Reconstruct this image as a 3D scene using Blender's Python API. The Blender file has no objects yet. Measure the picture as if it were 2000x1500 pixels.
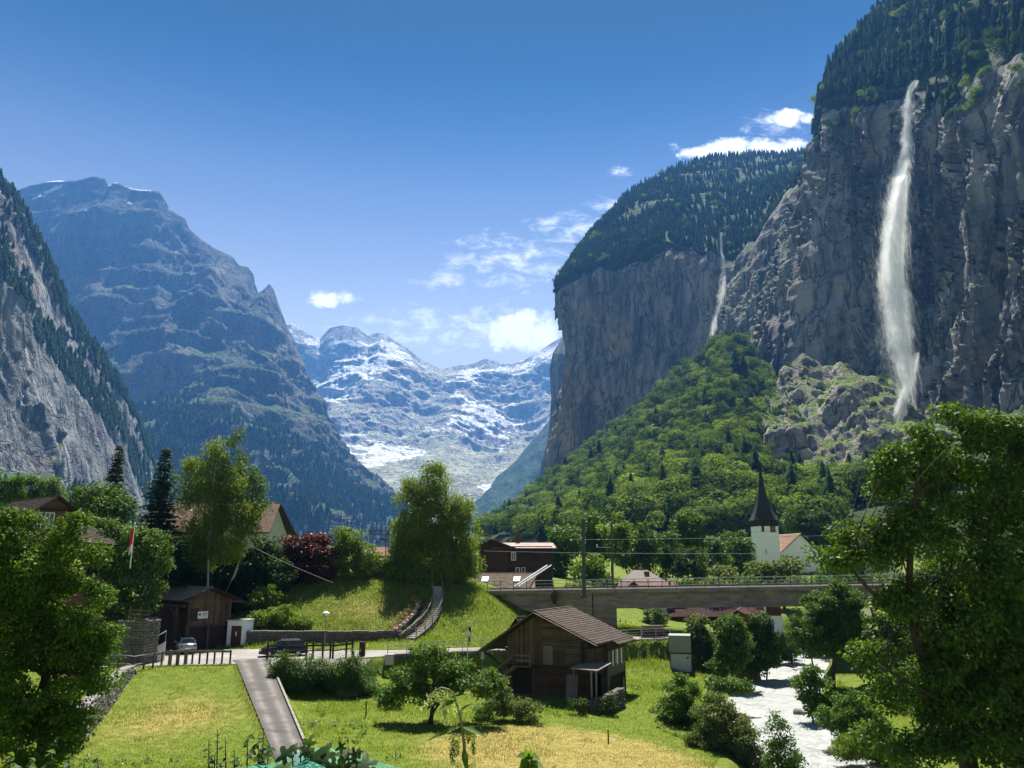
import bpy, math, random
import numpy as np
from mathutils import Vector, Matrix

random.seed(7)
rng = np.random.default_rng(7)
scene = bpy.context.scene
COL = scene.collection
R = math.radians

# ------------------------------------------------------------------ camera, world, sun, exposure
FPX = 1500.0                      # focal length in pixels of the 2000 px wide photograph
PITCH = math.atan(350.0 / FPX)    # the eye level runs through row 1100
cd = bpy.data.cameras.new('camera'); cam = bpy.data.objects.new('camera', cd); COL.objects.link(cam)
cd.sensor_width = 36.0; cd.lens = 36.0 * FPX / 2000.0; cd.clip_start = 0.1; cd.clip_end = 60000
cam.location = (0, 0, 0); cam.rotation_euler = (R(90) + PITCH, 0, 0)
scene.camera = cam
SUN_EL, SUN_AZ = R(61), R(4)     # azimuth measured from +Y (straight ahead) towards +X
sd = bpy.data.lights.new('sun', 'SUN'); sun = bpy.data.objects.new('sun', sd); COL.objects.link(sun)
sd.energy = 5.0; sd.angle = R(0.5); sd.color = (1.0, 0.95, 0.86)
sdir = Vector((math.sin(SUN_AZ) * math.cos(SUN_EL), math.cos(SUN_AZ) * math.cos(SUN_EL), math.sin(SUN_EL)))
sun.rotation_euler = sdir.to_track_quat('Z', 'Y').to_euler()
scene.view_settings.view_transform = 'Standard'; scene.view_settings.look = 'None'
scene.view_settings.gamma = 1.0; scene.view_settings.use_curve_mapping = False
scene.view_settings.exposure = 1.36
cy = scene.cycles
cy.use_denoising = True
try: cy.denoiser = 'OPENIMAGEDENOISE'
except Exception: pass
cy.max_bounces = 6; cy.diffuse_bounces = 3; cy.glossy_bounces = 2; cy.transmission_bounces = 4
cy.transparent_max_bounces = 16; cy.volume_bounces = 0
cy.caustics_reflective = False; cy.caustics_refractive = False
cy.sample_clamp_indirect = 4.0

SP, CP = math.sin(PITCH), math.cos(PITCH)
def ray(px, py):
    """direction through a pixel of the 2000x1500 photograph, scaled to unit depth along Y"""
    dx = (px - 1000.0) / FPX; dy = (750.0 - py) / FPX
    f = CP - dy * SP
    return np.array([dx / f, 1.0, (SP + dy * CP) / f])
def P(px, py, Y):
    return ray(px, py) * Y

class N:
    """small node-tree writer"""
    def __init__(self, nt):
        self.nt = nt; nt.nodes.clear()
    def n(self, t, **kw):
        nd = self.nt.nodes.new(t)
        ins = kw.pop('ins', {})
        for k, v in kw.items(): setattr(nd, k, v)
        for k, v in ins.items(): self.set(nd, k, v)
        return nd
    def set(self, nd, k, v):
        s = nd.inputs[k]
        if isinstance(v, bpy.types.NodeSocket): self.nt.links.new(v, s)
        elif isinstance(v, bpy.types.Node): self.nt.links.new(v.outputs[0], s)
        else:
            if s.type == 'RGBA' and len(v) == 3: v = (*v, 1)
            s.default_value = v
    def math(self, op, a, b=None, c=None, clamp=False):
        nd = self.n('ShaderNodeMath', operation=op); nd.use_clamp = clamp
        for i, v in enumerate((a, b, c)):
            if v is not None: self.set(nd, i, v)
        return nd.outputs[0]
    def vmath(self, op, a, b=None):
        nd = self.n('ShaderNodeVectorMath', operation=op)
        self.set(nd, 0, a)
        if b is not None: self.set(nd, 1, b)
        return nd.outputs[0]
    def mix(self, f, a, b, blend='MIX'):
        nd = self.n('ShaderNodeMix', data_type='RGBA', blend_type=blend)
        self.set(nd, 0, f); self.set(nd, 6, a); self.set(nd, 7, b)
        return nd.outputs[2]
    def noise(self, vec, scale, detail=4, rough=0.55, dist=0.0):
        nd = self.n('ShaderNodeTexNoise')
        if vec is not None: self.set(nd, 'Vector', vec)
        self.set(nd, 'Scale', scale); self.set(nd, 'Detail', detail); self.set(nd, 'Roughness', rough); self.set(nd, 'Distortion', dist)
        return nd.outputs[0]
    def ramp(self, f, stops, interp='LINEAR'):
        nd = self.n('ShaderNodeValToRGB'); self.set(nd, 0, f)
        cr = nd.color_ramp; cr.interpolation = interp
        while len(cr.elements) > 1: cr.elements.remove(cr.elements[0])
        cr.elements[0].position = stops[0][0]; cr.elements[0].color = (*stops[0][1], 1) if len(stops[0][1]) == 3 else stops[0][1]
        for p, c in stops[1:]:
            e = cr.elements.new(p); e.color = (*c, 1) if len(c) == 3 else c
        return nd.outputs[0]
    def step(self, v, a, b):
        nd = self.n('ShaderNodeMapRange', interpolation_type='SMOOTHSTEP')
        self.set(nd, 0, v); self.set(nd, 1, a); self.set(nd, 2, b); self.set(nd, 3, 0.0); self.set(nd, 4, 1.0)
        return nd.outputs[0]
    def scale(self, vec, s):
        nd = self.n('ShaderNodeMapping'); self.set(nd, 0, vec); nd.inputs['Scale'].default_value = s
        return nd.outputs[0]

# sky: Nishita and a few fair-weather clouds, all in world directions
world = bpy.data.worlds.new('World'); scene.world = world; world.use_nodes = True
w = N(world.node_tree)
sky = w.n('ShaderNodeTexSky', sky_type='NISHITA'); sky.sun_disc = False
sky.sun_elevation = SUN_EL; sky.sun_rotation = SUN_AZ
sky.altitude = 1200; sky.air_density = 1.0; sky.dust_density = 0.1; sky.ozone_density = 5.0
tc = w.n('ShaderNodeTexCoord')
sx = w.n('ShaderNodeSeparateXYZ', ins={0: tc.outputs['Generated']})
# deep blue overhead, paler towards the horizon on every side
sat_r = w.ramp(sx.outputs[2], [(0.05, (0.05,) * 3), (0.28, (0.03,) * 3), (0.46, (0.40,) * 3), (0.62, (0.78,) * 3), (1.0, (0.80,) * 3)])
val_r = w.ramp(sx.outputs[2], [(0.05, (0.35,) * 3), (0.29, (0.43,) * 3), (0.46, (0.27,) * 3), (0.62, (0.03,) * 3), (1.0, (0.05,) * 3)])
hs = w.n('ShaderNodeHueSaturation', ins={'Hue': 0.505, 'Saturation': w.math('MULTIPLY', sat_r, 2.0), 'Value': w.math('MULTIPLY', val_r, 2.0), 'Color': sky.outputs[0]})
bg = w.n('ShaderNodeBackground', ins={'Color': hs.outputs[0], 'Strength': 0.055})
ysafe = w.math('MAXIMUM', sx.outputs[1], 0.05)
U = w.math('DIVIDE', sx.outputs[0], ysafe); V = w.math('DIVIDE', sx.outputs[2], ysafe)
uv = w.n('ShaderNodeCombineXYZ', ins={0: U, 1: V}).outputs[0]
n1 = w.noise(uv, 24.0, 9, 0.66, 0.3); n2 = w.noise(w.scale(uv, (1.0, 2.0, 1)), 30.0, 8, 0.68, 0.4)
def blob(px, py, rx, ry):
    d = ray(px, py); k = 1.0 / FPX
    a = w.math('DIVIDE', w.math('SUBTRACT', U, float(d[0])), rx * k)
    b = w.math('DIVIDE', w.math('SUBTRACT', V, float(d[2])), ry * k)
    return w.math('SUBTRACT', 1.0, w.math('ADD', w.math('MULTIPLY', a, a), w.math('MULTIPLY', b, b)))
thick = None
for b in ((652, 583, 62, 22), (1060, 648, 135, 48), (980, 630, 50, 22), (1470, 292, 150, 36), (1380, 300, 60, 22), (1545, 230, 60, 24)):
    m = blob(*b); m = w.math('MAXIMUM', m, -1.0)
    thick = m if thick is None else w.math('MAXIMUM', thick, m)
thin = None
for b in ((1010, 510, 190, 75), (870, 545, 80, 36), (1120, 440, 120, 40), (1190, 400, 80, 25), (1210, 335, 40, 18), (900, 640, 300, 60), (1500, 240, 90, 34)):
    m = blob(*b); m = w.math('MAXIMUM', m, -1.0)
    thin = m if thin is None else w.math('MAXIMUM', thin, m)
ck = w.step(w.math('ADD', thick, w.math('MULTIPLY', w.math('SUBTRACT', n1, 0.5), 4.2)), 0.0, 0.9)
cn = w.math('MULTIPLY', w.step(w.math('ADD', w.math('MULTIPLY', thin, 0.55), w.math('MULTIPLY', w.math('SUBTRACT', n2, 0.5), 3.2)), 0.15, 1.3), 0.8)
front = w.math('GREATER_THAN', sx.outputs[1], 0.1)
cl = w.math('MULTIPLY', w.math('MAXIMUM', ck, cn), front)
bgc = w.n('ShaderNodeBackground', ins={'Color': (1.0, 0.985, 0.97), 'Strength': 0.58})
mx = w.n('ShaderNodeMixShader', ins={0: cl, 1: bg, 2: bgc})
w.n('ShaderNodeOutputWorld', ins={0: mx})

# ------------------------------------------------------------------ numeric helpers
def _hash(ix, iy, iz, seed):
    h = (ix.astype(np.int64) * 374761393 + iy.astype(np.int64) * 668265263 + iz.astype(np.int64) * 2147483647 + seed * 974634777) & 0xFFFFFFFF
    h = ((h ^ (h >> 13)) * 1274126177) & 0xFFFFFFFF
    h = h ^ (h >> 16)
    return (h & 0xFFFFFF) / float(0xFFFFFF)
def vnoise(p, seed=0):
    """value noise in 0..1 for an (n,3) array"""
    f = np.floor(p); t = p - f; t = t * t * t * (t * (t * 6 - 15) + 10)
    i = f.astype(np.int64); out = np.zeros(len(p))
    for dx in (0, 1):
        wx = t[:, 0] if dx else 1 - t[:, 0]
        for dy in (0, 1):
            wy = t[:, 1] if dy else 1 - t[:, 1]
            for dz in (0, 1):
                wz = t[:, 2] if dz else 1 - t[:, 2]
                out += wx * wy * wz * _hash(i[:, 0] + dx, i[:, 1] + dy, i[:, 2] + dz, seed)
    return out
def fbm(p, octaves=5, seed=0, gain=0.5, ridged=False):
    a, s, out = 1.0, 0.0, np.zeros(len(p))
    q = np.array(p, dtype=float)
    for o in range(octaves):
        v = vnoise(q, seed + o * 17)
        if ridged: v = 1.0 - np.abs(2 * v - 1)
        out += a * (v - 0.5) * 2; s += a; a *= gain; q = q * 2.03 + 11.7
    return out / s
def sstep(x, a, b):
    t = np.clip((x - a) / (b - a), 0, 1); return t * t * (3 - 2 * t)

# ------------------------------------------------------------------ mesh helpers
def fast_mesh(name, V, F):
    """V (n,3), F (m,3) or (m,4) integer array"""
    me = bpy.data.meshes.new(name)
    V = np.ascontiguousarray(V, dtype=np.float32); F = np.ascontiguousarray(F, dtype=np.int32)
    k = F.shape[1]
    me.vertices.add(len(V)); me.vertices.foreach_set('co', V.ravel())
    me.loops.add(F.size); me.loops.foreach_set('vertex_index', F.ravel())
    me.polygons.add(len(F)); me.polygons.foreach_set('loop_start', np.arange(0, F.size, k, dtype=np.int32))
    me.polygons.foreach_set('loop_total', np.full(len(F), k, dtype=np.int32))
    me.update(calc_edges=True)
    return me
def smooth(me):
    me.polygons.foreach_set('use_smooth', np.ones(len(me.polygons), dtype=bool)); me.update()
def link(name, me, mat=None, parent=None):
    o = bpy.data.objects.new(name, me); COL.objects.link(o)
    if mat is not None and me is not None and len(me.materials) == 0: me.materials.append(mat)
    if parent is not None: o.parent = parent
    return o
def tag(o, label=None, cat=None, group=None, kind=None):
    if label: o['label'] = label
    if cat: o['category'] = cat
    if group: o['group'] = group
    if kind: o['kind'] = kind
    return o
def thing(name, label, cat, loc=(0, 0, 0), rz=0.0, group=None):
    o = bpy.data.objects.new(name, None); COL.objects.link(o)
    o.empty_display_size = 0.2
    o.location = [float(c) for c in loc]; o.rotation_euler = (0, 0, rz)
    return tag(o, label, cat, group)
class MB:
    """collects shapes; build() links them as one mesh object"""
    def __init__(self): self.v = []; self.f = []
    def add(self, vs, fs):
        b = len(self.v); self.v += [tuple(float(c) for c in v) for v in vs]
        self.f += [tuple(b + i for i in f) for f in fs]; return self
    def box(self, c, s, M=None):
        x, y, z = s[0] / 2, s[1] / 2, s[2] / 2
        vs = [Vector((sx * x, sy * y, sz * z)) for sz in (-1, 1) for sy in (-1, 1) for sx in (-1, 1)]
        if M is not None: vs = [M @ v for v in vs]
        c = Vector([float(k) for k in c]); vs = [v + c for v in vs]
        return self.add(vs, [(0, 2, 3, 1), (4, 5, 7, 6), (0, 1, 5, 4), (2, 6, 7, 3), (0, 4, 6, 2), (1, 3, 7, 5)])
    def bar(self, a, b, wd, ht, up=(0, 0, 1)):
        a = Vector([float(k) for k in a]); b = Vector([float(k) for k in b]); d = b - a; L = d.length
        if L < 1e-6: return self
        x = d / L; u = Vector(up)
        if abs(x.dot(u)) > 0.98: u = Vector((0, 1, 0))
        y = u.cross(x).normalized(); z = x.cross(y)
        M = Matrix((x, y, z)).transposed()
        return self.box((a + b) / 2, (L, wd, ht), M)
    def tube(self, pts, rad, n=8, cap=True):
        pts = [Vector([float(k) for k in p]) for p in pts]
        if not hasattr(rad, '__len__'): rad = [rad] * len(pts)
        vs = []; fs = []
        for i, p in enumerate(pts):
            d = (pts[min(i + 1, len(pts) - 1)] - pts[max(i - 1, 0)])
            d = d.normalized() if d.length > 1e-9 else Vector((0, 0, 1))
            u = Vector((0, 0, 1)) if abs(d.z) < 0.9 else Vector((1, 0, 0))
            a = d.cross(u).normalized(); b = d.cross(a)
            for k in range(n):
                t = 2 * math.pi * k / n
                vs.append(p + (a * math.cos(t) + b * math.sin(t)) * rad[i])
        for i in range(len(pts) - 1):
            for k in range(n):
                fs.append((i * n + k, i * n + (k + 1) % n, (i + 1) * n + (k + 1) % n, (i + 1) * n + k))
        if cap:
            fs.append(tuple(range(n - 1, -1, -1))); fs.append(tuple((len(pts) - 1) * n + k for k in range(n)))
        return self.add(vs, fs)
    def lathe(self, prof, n=12, c=(0, 0, 0), phase=0.0):
        """prof: list of (r, z)"""
        vs = []; fs = []
        for r, z in prof:
            for k in range(n):
                t = 2 * math.pi * k / n + phase
                vs.append((c[0] + r * math.cos(t), c[1] + r * math.sin(t), c[2] + z))
        for i in range(len(prof) - 1):
            for k in range(n):
                fs.append((i * n + k, i * n + (k + 1) % n, (i + 1) * n + (k + 1) % n, (i + 1) * n + k))
        fs.append(tuple(range(n - 1, -1, -1))); fs.append(tuple((len(prof) - 1) * n + k for k in range(n)))
        return self.add(vs, fs)
    def prism(self, poly, off):
        """poly: 3-D outline, extruded by the vector off"""
        n = len(poly); o = Vector(off); a = [Vector([float(k) for k in p]) for p in poly]
        fs = [tuple(range(n)), tuple(range(2 * n - 1, n - 1, -1))]
        fs += [(i, n + i, n + (i + 1) % n, (i + 1) % n) for i in range(n)]
        return self.add(a + [p + o for p in a], fs)
    def build(self, name, mat, parent=None, sm=False):
        me = bpy.data.meshes.new(name); me.from_pydata(self.v, [], self.f); me.update()
        if sm: smooth(me)
        return link(name, me, mat, parent)

# ------------------------------------------------------------------ materials
MATS = {}
def material(name):
    m = bpy.data.materials.new(name); m.use_nodes = True; MATS[name] = m
    return m, N(m.node_tree)
def finish(g, col, rough=0.85, bump=None, bstr=0.3, bdist=0.05, spec=0.3, metal=0.0, alpha=None):
    bs = g.n('ShaderNodeBsdfPrincipled', ins={'Base Color': col, 'Roughness': rough, 'Specular IOR Level': spec, 'Metallic': metal})
    if bump is not None:
        bn = g.n('ShaderNodeBump', ins={'Height': bump, 'Strength': bstr, 'Distance': bdist}); g.set(bs, 'Normal', bn)
    if alpha is not None: g.set(bs, 'Alpha', alpha)
    g.n('ShaderNodeOutputMaterial', ins={0: bs})
    return bs
def plain(name, c, rough=0.7, var=0.25, scale=2.0, stretch=(1, 1, 1), bstr=0.15, spec=0.3, metal=0.0, bdist=0.02):
    m, g = material(name)
    tcn = g.n('ShaderNodeTexCoord')
    v = g.scale(tcn.outputs['Object'], stretch)
    n1 = g.noise(v, scale, 5, 0.6); n2 = g.noise(v, scale * 6, 4, 0.6)
    f = g.math('ADD', g.math('MULTIPLY', n1, 0.6), g.math('MULTIPLY', n2, 0.4))
    lo = tuple(x * (1 - var) for x in c); hi = tuple(min(1, x * (1 + var)) for x in c)
    col = g.ramp(f, [(0.3, lo), (0.7, hi)])
    finish(g, col, rough, n2, bstr, bdist, spec, metal)
    return m
def wood(name, dark, light, axis=2, scale=3.0, rough=0.85):
    """weathered boards: grain along one local axis, tint per piece"""
    m, g = material(name)
    tcn = g.n('ShaderNodeTexCoord')
    st = [9.0, 9.0, 9.0]; st[axis] = 0.6
    oi = g.n('ShaderNodeObjectInfo')
    sh = g.vmath('ADD', tcn.outputs['Object'], g.vmath('MULTIPLY', g.n('ShaderNodeCombineXYZ', ins={0: oi.outputs['Random'], 1: oi.outputs['Random'], 2: oi.outputs['Random']}).outputs[0], (37.0, 23.0, 51.0)))
    n1 = g.noise(g.scale(sh, tuple(st)), scale, 5, 0.65); n2 = g.noise(tcn.outputs['Object'], 0.7, 3, 0.6)
    f = g.math('ADD', g.math('MULTIPLY', n1, 0.6), g.math('MULTIPLY', n2, 0.35))
    f = g.math('ADD', f, g.math('MULTIPLY', g.math('SUBTRACT', oi.outputs['Random'], 0.5), 0.25))
    col = g.ramp(f, [(0.28, dark), (0.72, light)])
    finish(g, col, rough, n1, 0.4, 0.02, 0.25)
    return m
def leafmat(name, c1, c2, trans=0.45, gloss=0.35, tcol=None, rough=0.5, nscale=0.45):
    """leaf: a tint per leaf, light passing through, a waxy sheen"""
    m, g = material(name)
    ge = g.n('ShaderNodeNewGeometry')
    oi = g.n('ShaderNodeObjectInfo')
    nb = g.noise(ge.outputs['Position'], nscale, 2, 0.5)
    kk = 0.6 if nscale > 0.2 else 0.2
    f = g.math('ADD', g.math('MULTIPLY', ge.outputs['Random Per Island'], kk), g.math('MULTIPLY', nb, 1 - kk))
    col = g.ramp(f, [(0.15, c1), (0.8, c2)] if nscale > 0.2 else [(0.3, c1), (0.65, c2)])
    if nscale > 0.2: col = g.mix(g.math('MULTIPLY', oi.outputs['Random'], 0.25), col, tuple(k * 0.6 for k in c1))
    else:
        tn = g.math('FRACT', g.math('ADD', g.n('ShaderNodeAttribute', attribute_name='tint').outputs['Fac'], oi.outputs['Random']))
        col = g.mix(1.0, col, g.ramp(tn, [(0.0, (0.35, 0.42, 0.45)), (0.5, (0.8, 0.85, 0.7)), (1.0, (1.35, 1.25, 0.9))]), 'MULTIPLY')
    bs = g.n('ShaderNodeBsdfPrincipled', ins={'Base Color': col, 'Roughness': rough, 'Specular IOR Level': gloss})
    t2 = g.mix(1.0, col, tcol or (1.38, 1.5, 0.45), 'MULTIPLY')
    tr = g.n('ShaderNodeBsdfTranslucent', ins={'Color': t2})
    ms = g.n('ShaderNodeMixShader', ins={0: trans, 1: bs, 2: tr})
    g.n('ShaderNodeOutputMaterial', ins={0: ms})
    return m

# ------------------------------------------------------------------ the lie of the land
RIV = np.array([(-6, -60), (2, 0), (8, 20), (13, 35), (17, 45), (21.4, 58), (23.4, 74), (29, 90), (33, 98), (41, 115), (52, 132), (66, 150), (84, 180), (110, 230), (130, 300)], float)
RIVZ = -13.5
def riv_dist(x, y):
    d = np.full(np.shape(x), 1e9)
    for a, b in zip(RIV[:-1], RIV[1:]):
        ab = b - a; t = np.clip(((x - a[0]) * ab[0] + (y - a[1]) * ab[1]) / (ab @ ab), 0, 1)
        d = np.minimum(d, np.hypot(x - a[0] - t * ab[0], y - a[1] - t * ab[1]))
    return d
CPX = [  # (px, py, depth): points of the ground read off the photograph
    (560, 1485, 48.3), (720, 1480, 48), (1000, 1490, 47), (1250, 1495, 47), (650, 1390, 62), (840, 1415, 58), (1000, 1400, 60.5),
    (1000, 1370, 65.5), (1080, 1350, 70), (1150, 1352, 70), (1250, 1350, 72), (1240, 1300, 88), (1300, 1430, 60), (1400, 1480, 54.5), (1290, 1292, 91),
    (1210, 1292, 91), (1100, 1300, 88), (760, 1360, 68), (700, 1330, 76), (800, 1312, 82), (900, 1312, 82), (960, 1310, 84),
    (1640, 1342, 88), (1700, 1330, 88), (1400, 1330, 86), (1340, 1310, 91),
    (215, 1310, 69), (330, 1302, 71.5), (450, 1297, 73.3), (515, 1293, 74.5), (300, 1278, 82), (460, 1269, 86.5), (590, 1274, 84), (520, 1282, 80), (690, 1276, 83), (380, 1266, 88), (250, 1270, 87),
    (620, 1372, 66.5), (560, 1372, 66.5), (680, 1372, 66.5), (540, 1290, 75.5), (600, 1288, 76), (660, 1286, 77),
    (330, 1400, 58.5), (250, 1400, 59), (400, 1345, 66), (300, 1350, 65), (300, 1490, 47.5), (180, 1490, 47.5), (450, 1440, 53), (470, 1380, 60.5), (200, 1440, 54),
    (720, 1279, 81.5), (800, 1276, 82.8), (880, 1270, 85), (960, 1262, 88.5),
    (480, 1242, 90), (560, 1243, 90), (640, 1243, 90), (720, 1243, 90), (780, 1243, 89.5),
    (500, 1185, 95.5), (600, 1180, 96), (700, 1190, 95), (760, 1200, 94), (560, 1150, 99), (650, 1140, 100), (730, 1135, 101), (800, 1140, 101), (850, 1145, 101), (880, 1150, 100), (930, 1155, 101),
    (880, 1245, 90), (920, 1225, 93), (950, 1230, 94), (900, 1190, 96), (850, 1200, 94), (820, 1235, 90),
]
CPW = [  # (X, Y, z)
    (0, 0, -1.75), (-6, 0, -1.75), (6, 0, -1.9), (0, 4.5, -2.3), (-5, 5, -2.4), (5, 5, -2.6), (0, 12, -5.0), (0, 25, -9.2), (-12, 25, -9.0), (-25, 25, -7.5), (-25, 45, -10), (-35, 45, -9.6), (-12, 12, -4.5), (12, 12, -6.5),
    (0, 36, -10.8), (-14, 38, -10.8), (28, 30, -11.5), (40, 40, -11.5), (40, 60, -11.8), (50, 80, -11.5), (36, 70, -12.2), (60, 50, -9), (60, 100, -10), (45, 20, -9),
    (-40, 60, -9.3), (-46, 66, -8.6), (-60, 60, -5), (-60, 90, -3), (-45, 95, -4.5), (-30, 98, -3.5), (-50, 110, -2.0), (-60, 120, -1.0), (-30, 115, -1.5), (-10, 115, -2.0), (-4, 118, -2.4), (0, 130, -2.0),
    (-90, 60, 0), (-90, 120, 3), (-40, 150, 1), (0, 160, -1), (-20, 0, -1), (-60, 0, 3), (30, 0, -6), (60, 0, -3), (-20, -40, 4), (20, -40, 2),
    (12, 93, -8.6), (16, 96, -8.6), (20, 97, -8.6), (26, 97, -8.8), (8, 95, -8.6), (4, 96, -8.4), (10, 104, -8.3), (20, 105, -8.5), (14, 112, -6.8), (18, 113, -8.0), (10, 116, -5.2), (24, 116, -8.6), (30, 118, -8.8), (36, 125, -8.8), (15, 130, -4.0), (0, 108, -3.4),
    (5, 102, -8.0), (3, 99, -8.2), (25, 140, -6), (45, 150, -7), (70, 120, -8), (80, 160, -5), (30, 170, -3), (60, 190, -3.5), (0, 200, 0), (40, 220, -1), (-60, 180, 3), (100, 200, 0), (100, 120, -4), (100, 60, -4),
]
_cp = np.array([list(P(*c)) for c in CPX] + [list(c) for c in CPW], float)
_d = np.hypot(_cp[:, None, 0] - _cp[None, :, 0], _cp[:, None, 1] - _cp[None, :, 1])
_n = len(_cp)
_A = np.zeros((_n + 3, _n + 3)); _A[:_n, :_n] = _d + np.eye(_n) * -0.02
_A[:_n, _n] = 1; _A[:_n, _n + 1:] = _cp[:, :2]; _A[_n, :_n] = 1; _A[_n + 1:, :_n] = _cp[:, :2].T
_w = np.linalg.solve(_A, np.concatenate([_cp[:, 2], np.zeros(3)]))
# roads: (X, Y, z, half width); the ground is levelled along them
CARPARK = np.array([(-70, 75, -8.9, 6), (-52, 77, -8.9, 7), (-36, 78.2, -8.9, 7), (-24, 79.5, -8.9, 6.2), (-17, 80.8, -8.9, 4.0), (-12, 82, -8.9, 2.4), (-2, 85, -8.85, 2.2), (6, 89, -8.75, 2.2), (12, 93.5, -8.65, 2.2), (22, 97, -8.65, 2.2), (27.5, 98.2, -8.7, 1.6)], float)
RAMP = np.array([(-24.6, 76.5, -8.9, 1.7), (-23.4, 73.4, -8.92, 1.4), (-12.8, 48.3, -11.0, 0.92), (-7.6, 36.0, -12.0, 0.9)], float)
def level(x, y, z, line, soft):
    best = np.full(len(x), 1e9); zz = np.zeros(len(x))
    for a, b in zip(line[:-1], line[1:]):
        ab = b - a; t = np.clip(((x - a[0]) * ab[0] + (y - a[1]) * ab[1]) / (ab[:2] @ ab[:2]), 0, 1)
        d = np.hypot(x - a[0] - t * ab[0], y - a[1] - t * ab[1]) - (a[3] + t * ab[3])
        m = d < best; best = np.where(m, d, best); zz = np.where(m, a[2] + t * ab[2], zz)
    k = 1 - sstep(best, 0.15, soft)
    return z * (1 - k) + zz * k
def ground_z(x, y):
    x = np.atleast_1d(np.asarray(x, float)); y = np.atleast_1d(np.asarray(y, float)); sh = x.shape; x = x.ravel(); y = y.ravel()
    z = np.zeros(len(x))
    for s in range(0, len(x), 40000):
        xs, ys = x[s:s + 40000], y[s:s + 40000]
        d = np.hypot(xs[:, None] - _cp[None, :, 0], ys[:, None] - _cp[None, :, 1])
        z[s:s + 40000] = d @ _w[:_n] + _w[_n] + _w[_n + 1] * xs + _w[_n + 2] * ys
    far = -4 + 0.022 * np.clip(y, 0, None) + 0.00001 * x * x * (np.abs(x) < 3000)
    k = np.maximum(sstep(np.abs(x), 75, 140), np.maximum(sstep(y, 165, 260), sstep(-y, 25, 70)))
    z = z * (1 - k) + np.clip(far, -10, 260) * k
    rd = riv_dist(x, y); rk = 1 - sstep(rd, 2.6, 6.2)
    z = z * (1 - rk) + (-14.8) * rk
    q = np.stack([x, y, np.zeros(len(x))], 1)
    z += 0.10 * fbm(q * 0.35, 3, 5) * (1 - k) + fbm(q * 0.02, 3, 9) * 2.0 * k
    z = level(x, y, z, CARPARK, 1.0); z = level(x, y, z, RAMP, 0.8)
    return z.reshape(sh)
def gz(x, y): return float(ground_z([x], [y])[0])
def G(px, py, y0=6.0, y1=420.0):
    """first ground point seen through a pixel"""
    r = ray(px, py); Y = np.linspace(y0, y1, 2600)
    h = ground_z(r[0] * Y, Y); below = r[2] * Y < h
    i = int(np.argmax(below)) if below.any() else len(Y) - 1
    return np.array([r[0] * Y[i], Y[i], h[i]])

def spaced(segs):
    out = []
    for a, b, n in segs: out += list(np.linspace(a, b, n, endpoint=False))
    return np.array(out + [segs[-1][1]])
gxs = spaced([(-7900, -600, 12), (-600, -80, 26), (-80, 70, 240), (70, 300, 40), (300, 7900, 22)])
gys = spaced([(-1300, -60, 10), (-60, 30, 36), (30, 150, 215), (150, 400, 50), (400, 7900, 40)])
def grid_faces(ny, nx):
    i = np.arange(ny * nx).reshape(ny, nx)
    return np.stack([i[:-1, :-1], i[:-1, 1:], i[1:, 1:], i[1:, :-1]], -1).reshape(-1, 4)
GX, GY = np.meshgrid(gxs, gys)
GZ = ground_z(GX, GY)

# grass / earth of the ground
m, g = material('ground')
ge = g.n('ShaderNodeNewGeometry'); pos = ge.outputs['Position']
na = g.noise(pos, 0.12, 5, 0.6); nb = g.noise(pos, 1.3, 5, 0.65); nc = g.noise(pos, 7.0, 4, 0.7)
green = g.ramp(g.math('ADD', g.math('MULTIPLY', nb, 0.5), g.math('MULTIPLY', nc, 0.5)), [(0.3, (0.058, 0.088, 0.012)), (0.5, (0.12, 0.162, 0.022)), (0.72, (0.235, 0.262, 0.045))])
dry = g.ramp(g.math('ADD', g.math('MULTIPLY', nb, 0.5), g.math('MULTIPLY', nc, 0.5)), [(0.32, (0.13, 0.125, 0.03)), (0.52, (0.28, 0.235, 0.07)), (0.7, (0.43, 0.34, 0.13))])
vcol = g.n('ShaderNodeVertexColor', layer_name='dry')
dm = g.step(g.math('ADD', g.n('ShaderNodeSeparateColor', ins={0: vcol.outputs[0]}).outputs[0], g.math('MULTIPLY', g.math('SUBTRACT', g.math('ADD', g.math('MULTIPLY', na, 0.5), g.math('MULTIPLY', nb, 0.5)), 0.5), 1.5)), 0.25, 0.85)
colr = g.mix(dm, green, dry)
bedm = g.n('ShaderNodeSeparateColor', ins={0: vcol.outputs[0]}).outputs[1]
colr = g.mix(bedm, colr, g.ramp(nc, [(0.3, (0.10, 0.09, 0.075)), (0.7, (0.30, 0.28, 0.25))]))
finish(g, colr, 0.95, nc, 0.7, 0.12, 0.1)
gm = fast_mesh('ground', np.stack([GX, GY, GZ], -1).reshape(-1, 3), grid_faces(*GX.shape)); smooth(gm)
# mown, sun-dried patches (red) and the river's gravel (green) as masks with shapes of their own
def dryness(x, y):
    c = P(1000, 1445, 52); d1 = 1 - np.hypot((x - c[0] - 3) / 11.5, (y - c[1] + 1) / 9.0)
    c2 = P(330, 1390, 58); d2 = 0.75 - np.hypot((x - c2[0]) / 14, (y - c2[1]) / 17)
    c3 = P(1030, 1345, 70); d3 = 0.9 - np.hypot((x - c3[0]) / 6, (y - c3[1]) / 3.0)
    c4 = P(720, 1190, 95); d4 = 0.62 - np.hypot((x - c4[0]) / 18, (y - c4[1]) / 9)
    return np.clip(np.maximum.reduce([d1 * 2.4, d2 * 1.1, d3 * 1.2, d4 * 1.0]), 0, 1)
ca = gm.color_attributes.new('dry', 'FLOAT_COLOR', 'POINT')
X_, Y_ = GX.ravel(), GY.ravel(); cols = np.zeros((len(X_), 4), np.float32); cols[:, 3] = 1
cols[:, 0] = dryness(X_, Y_); cols[:, 1] = 1 - sstep(riv_dist(X_, Y_), 2.4, 3.6)
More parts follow.
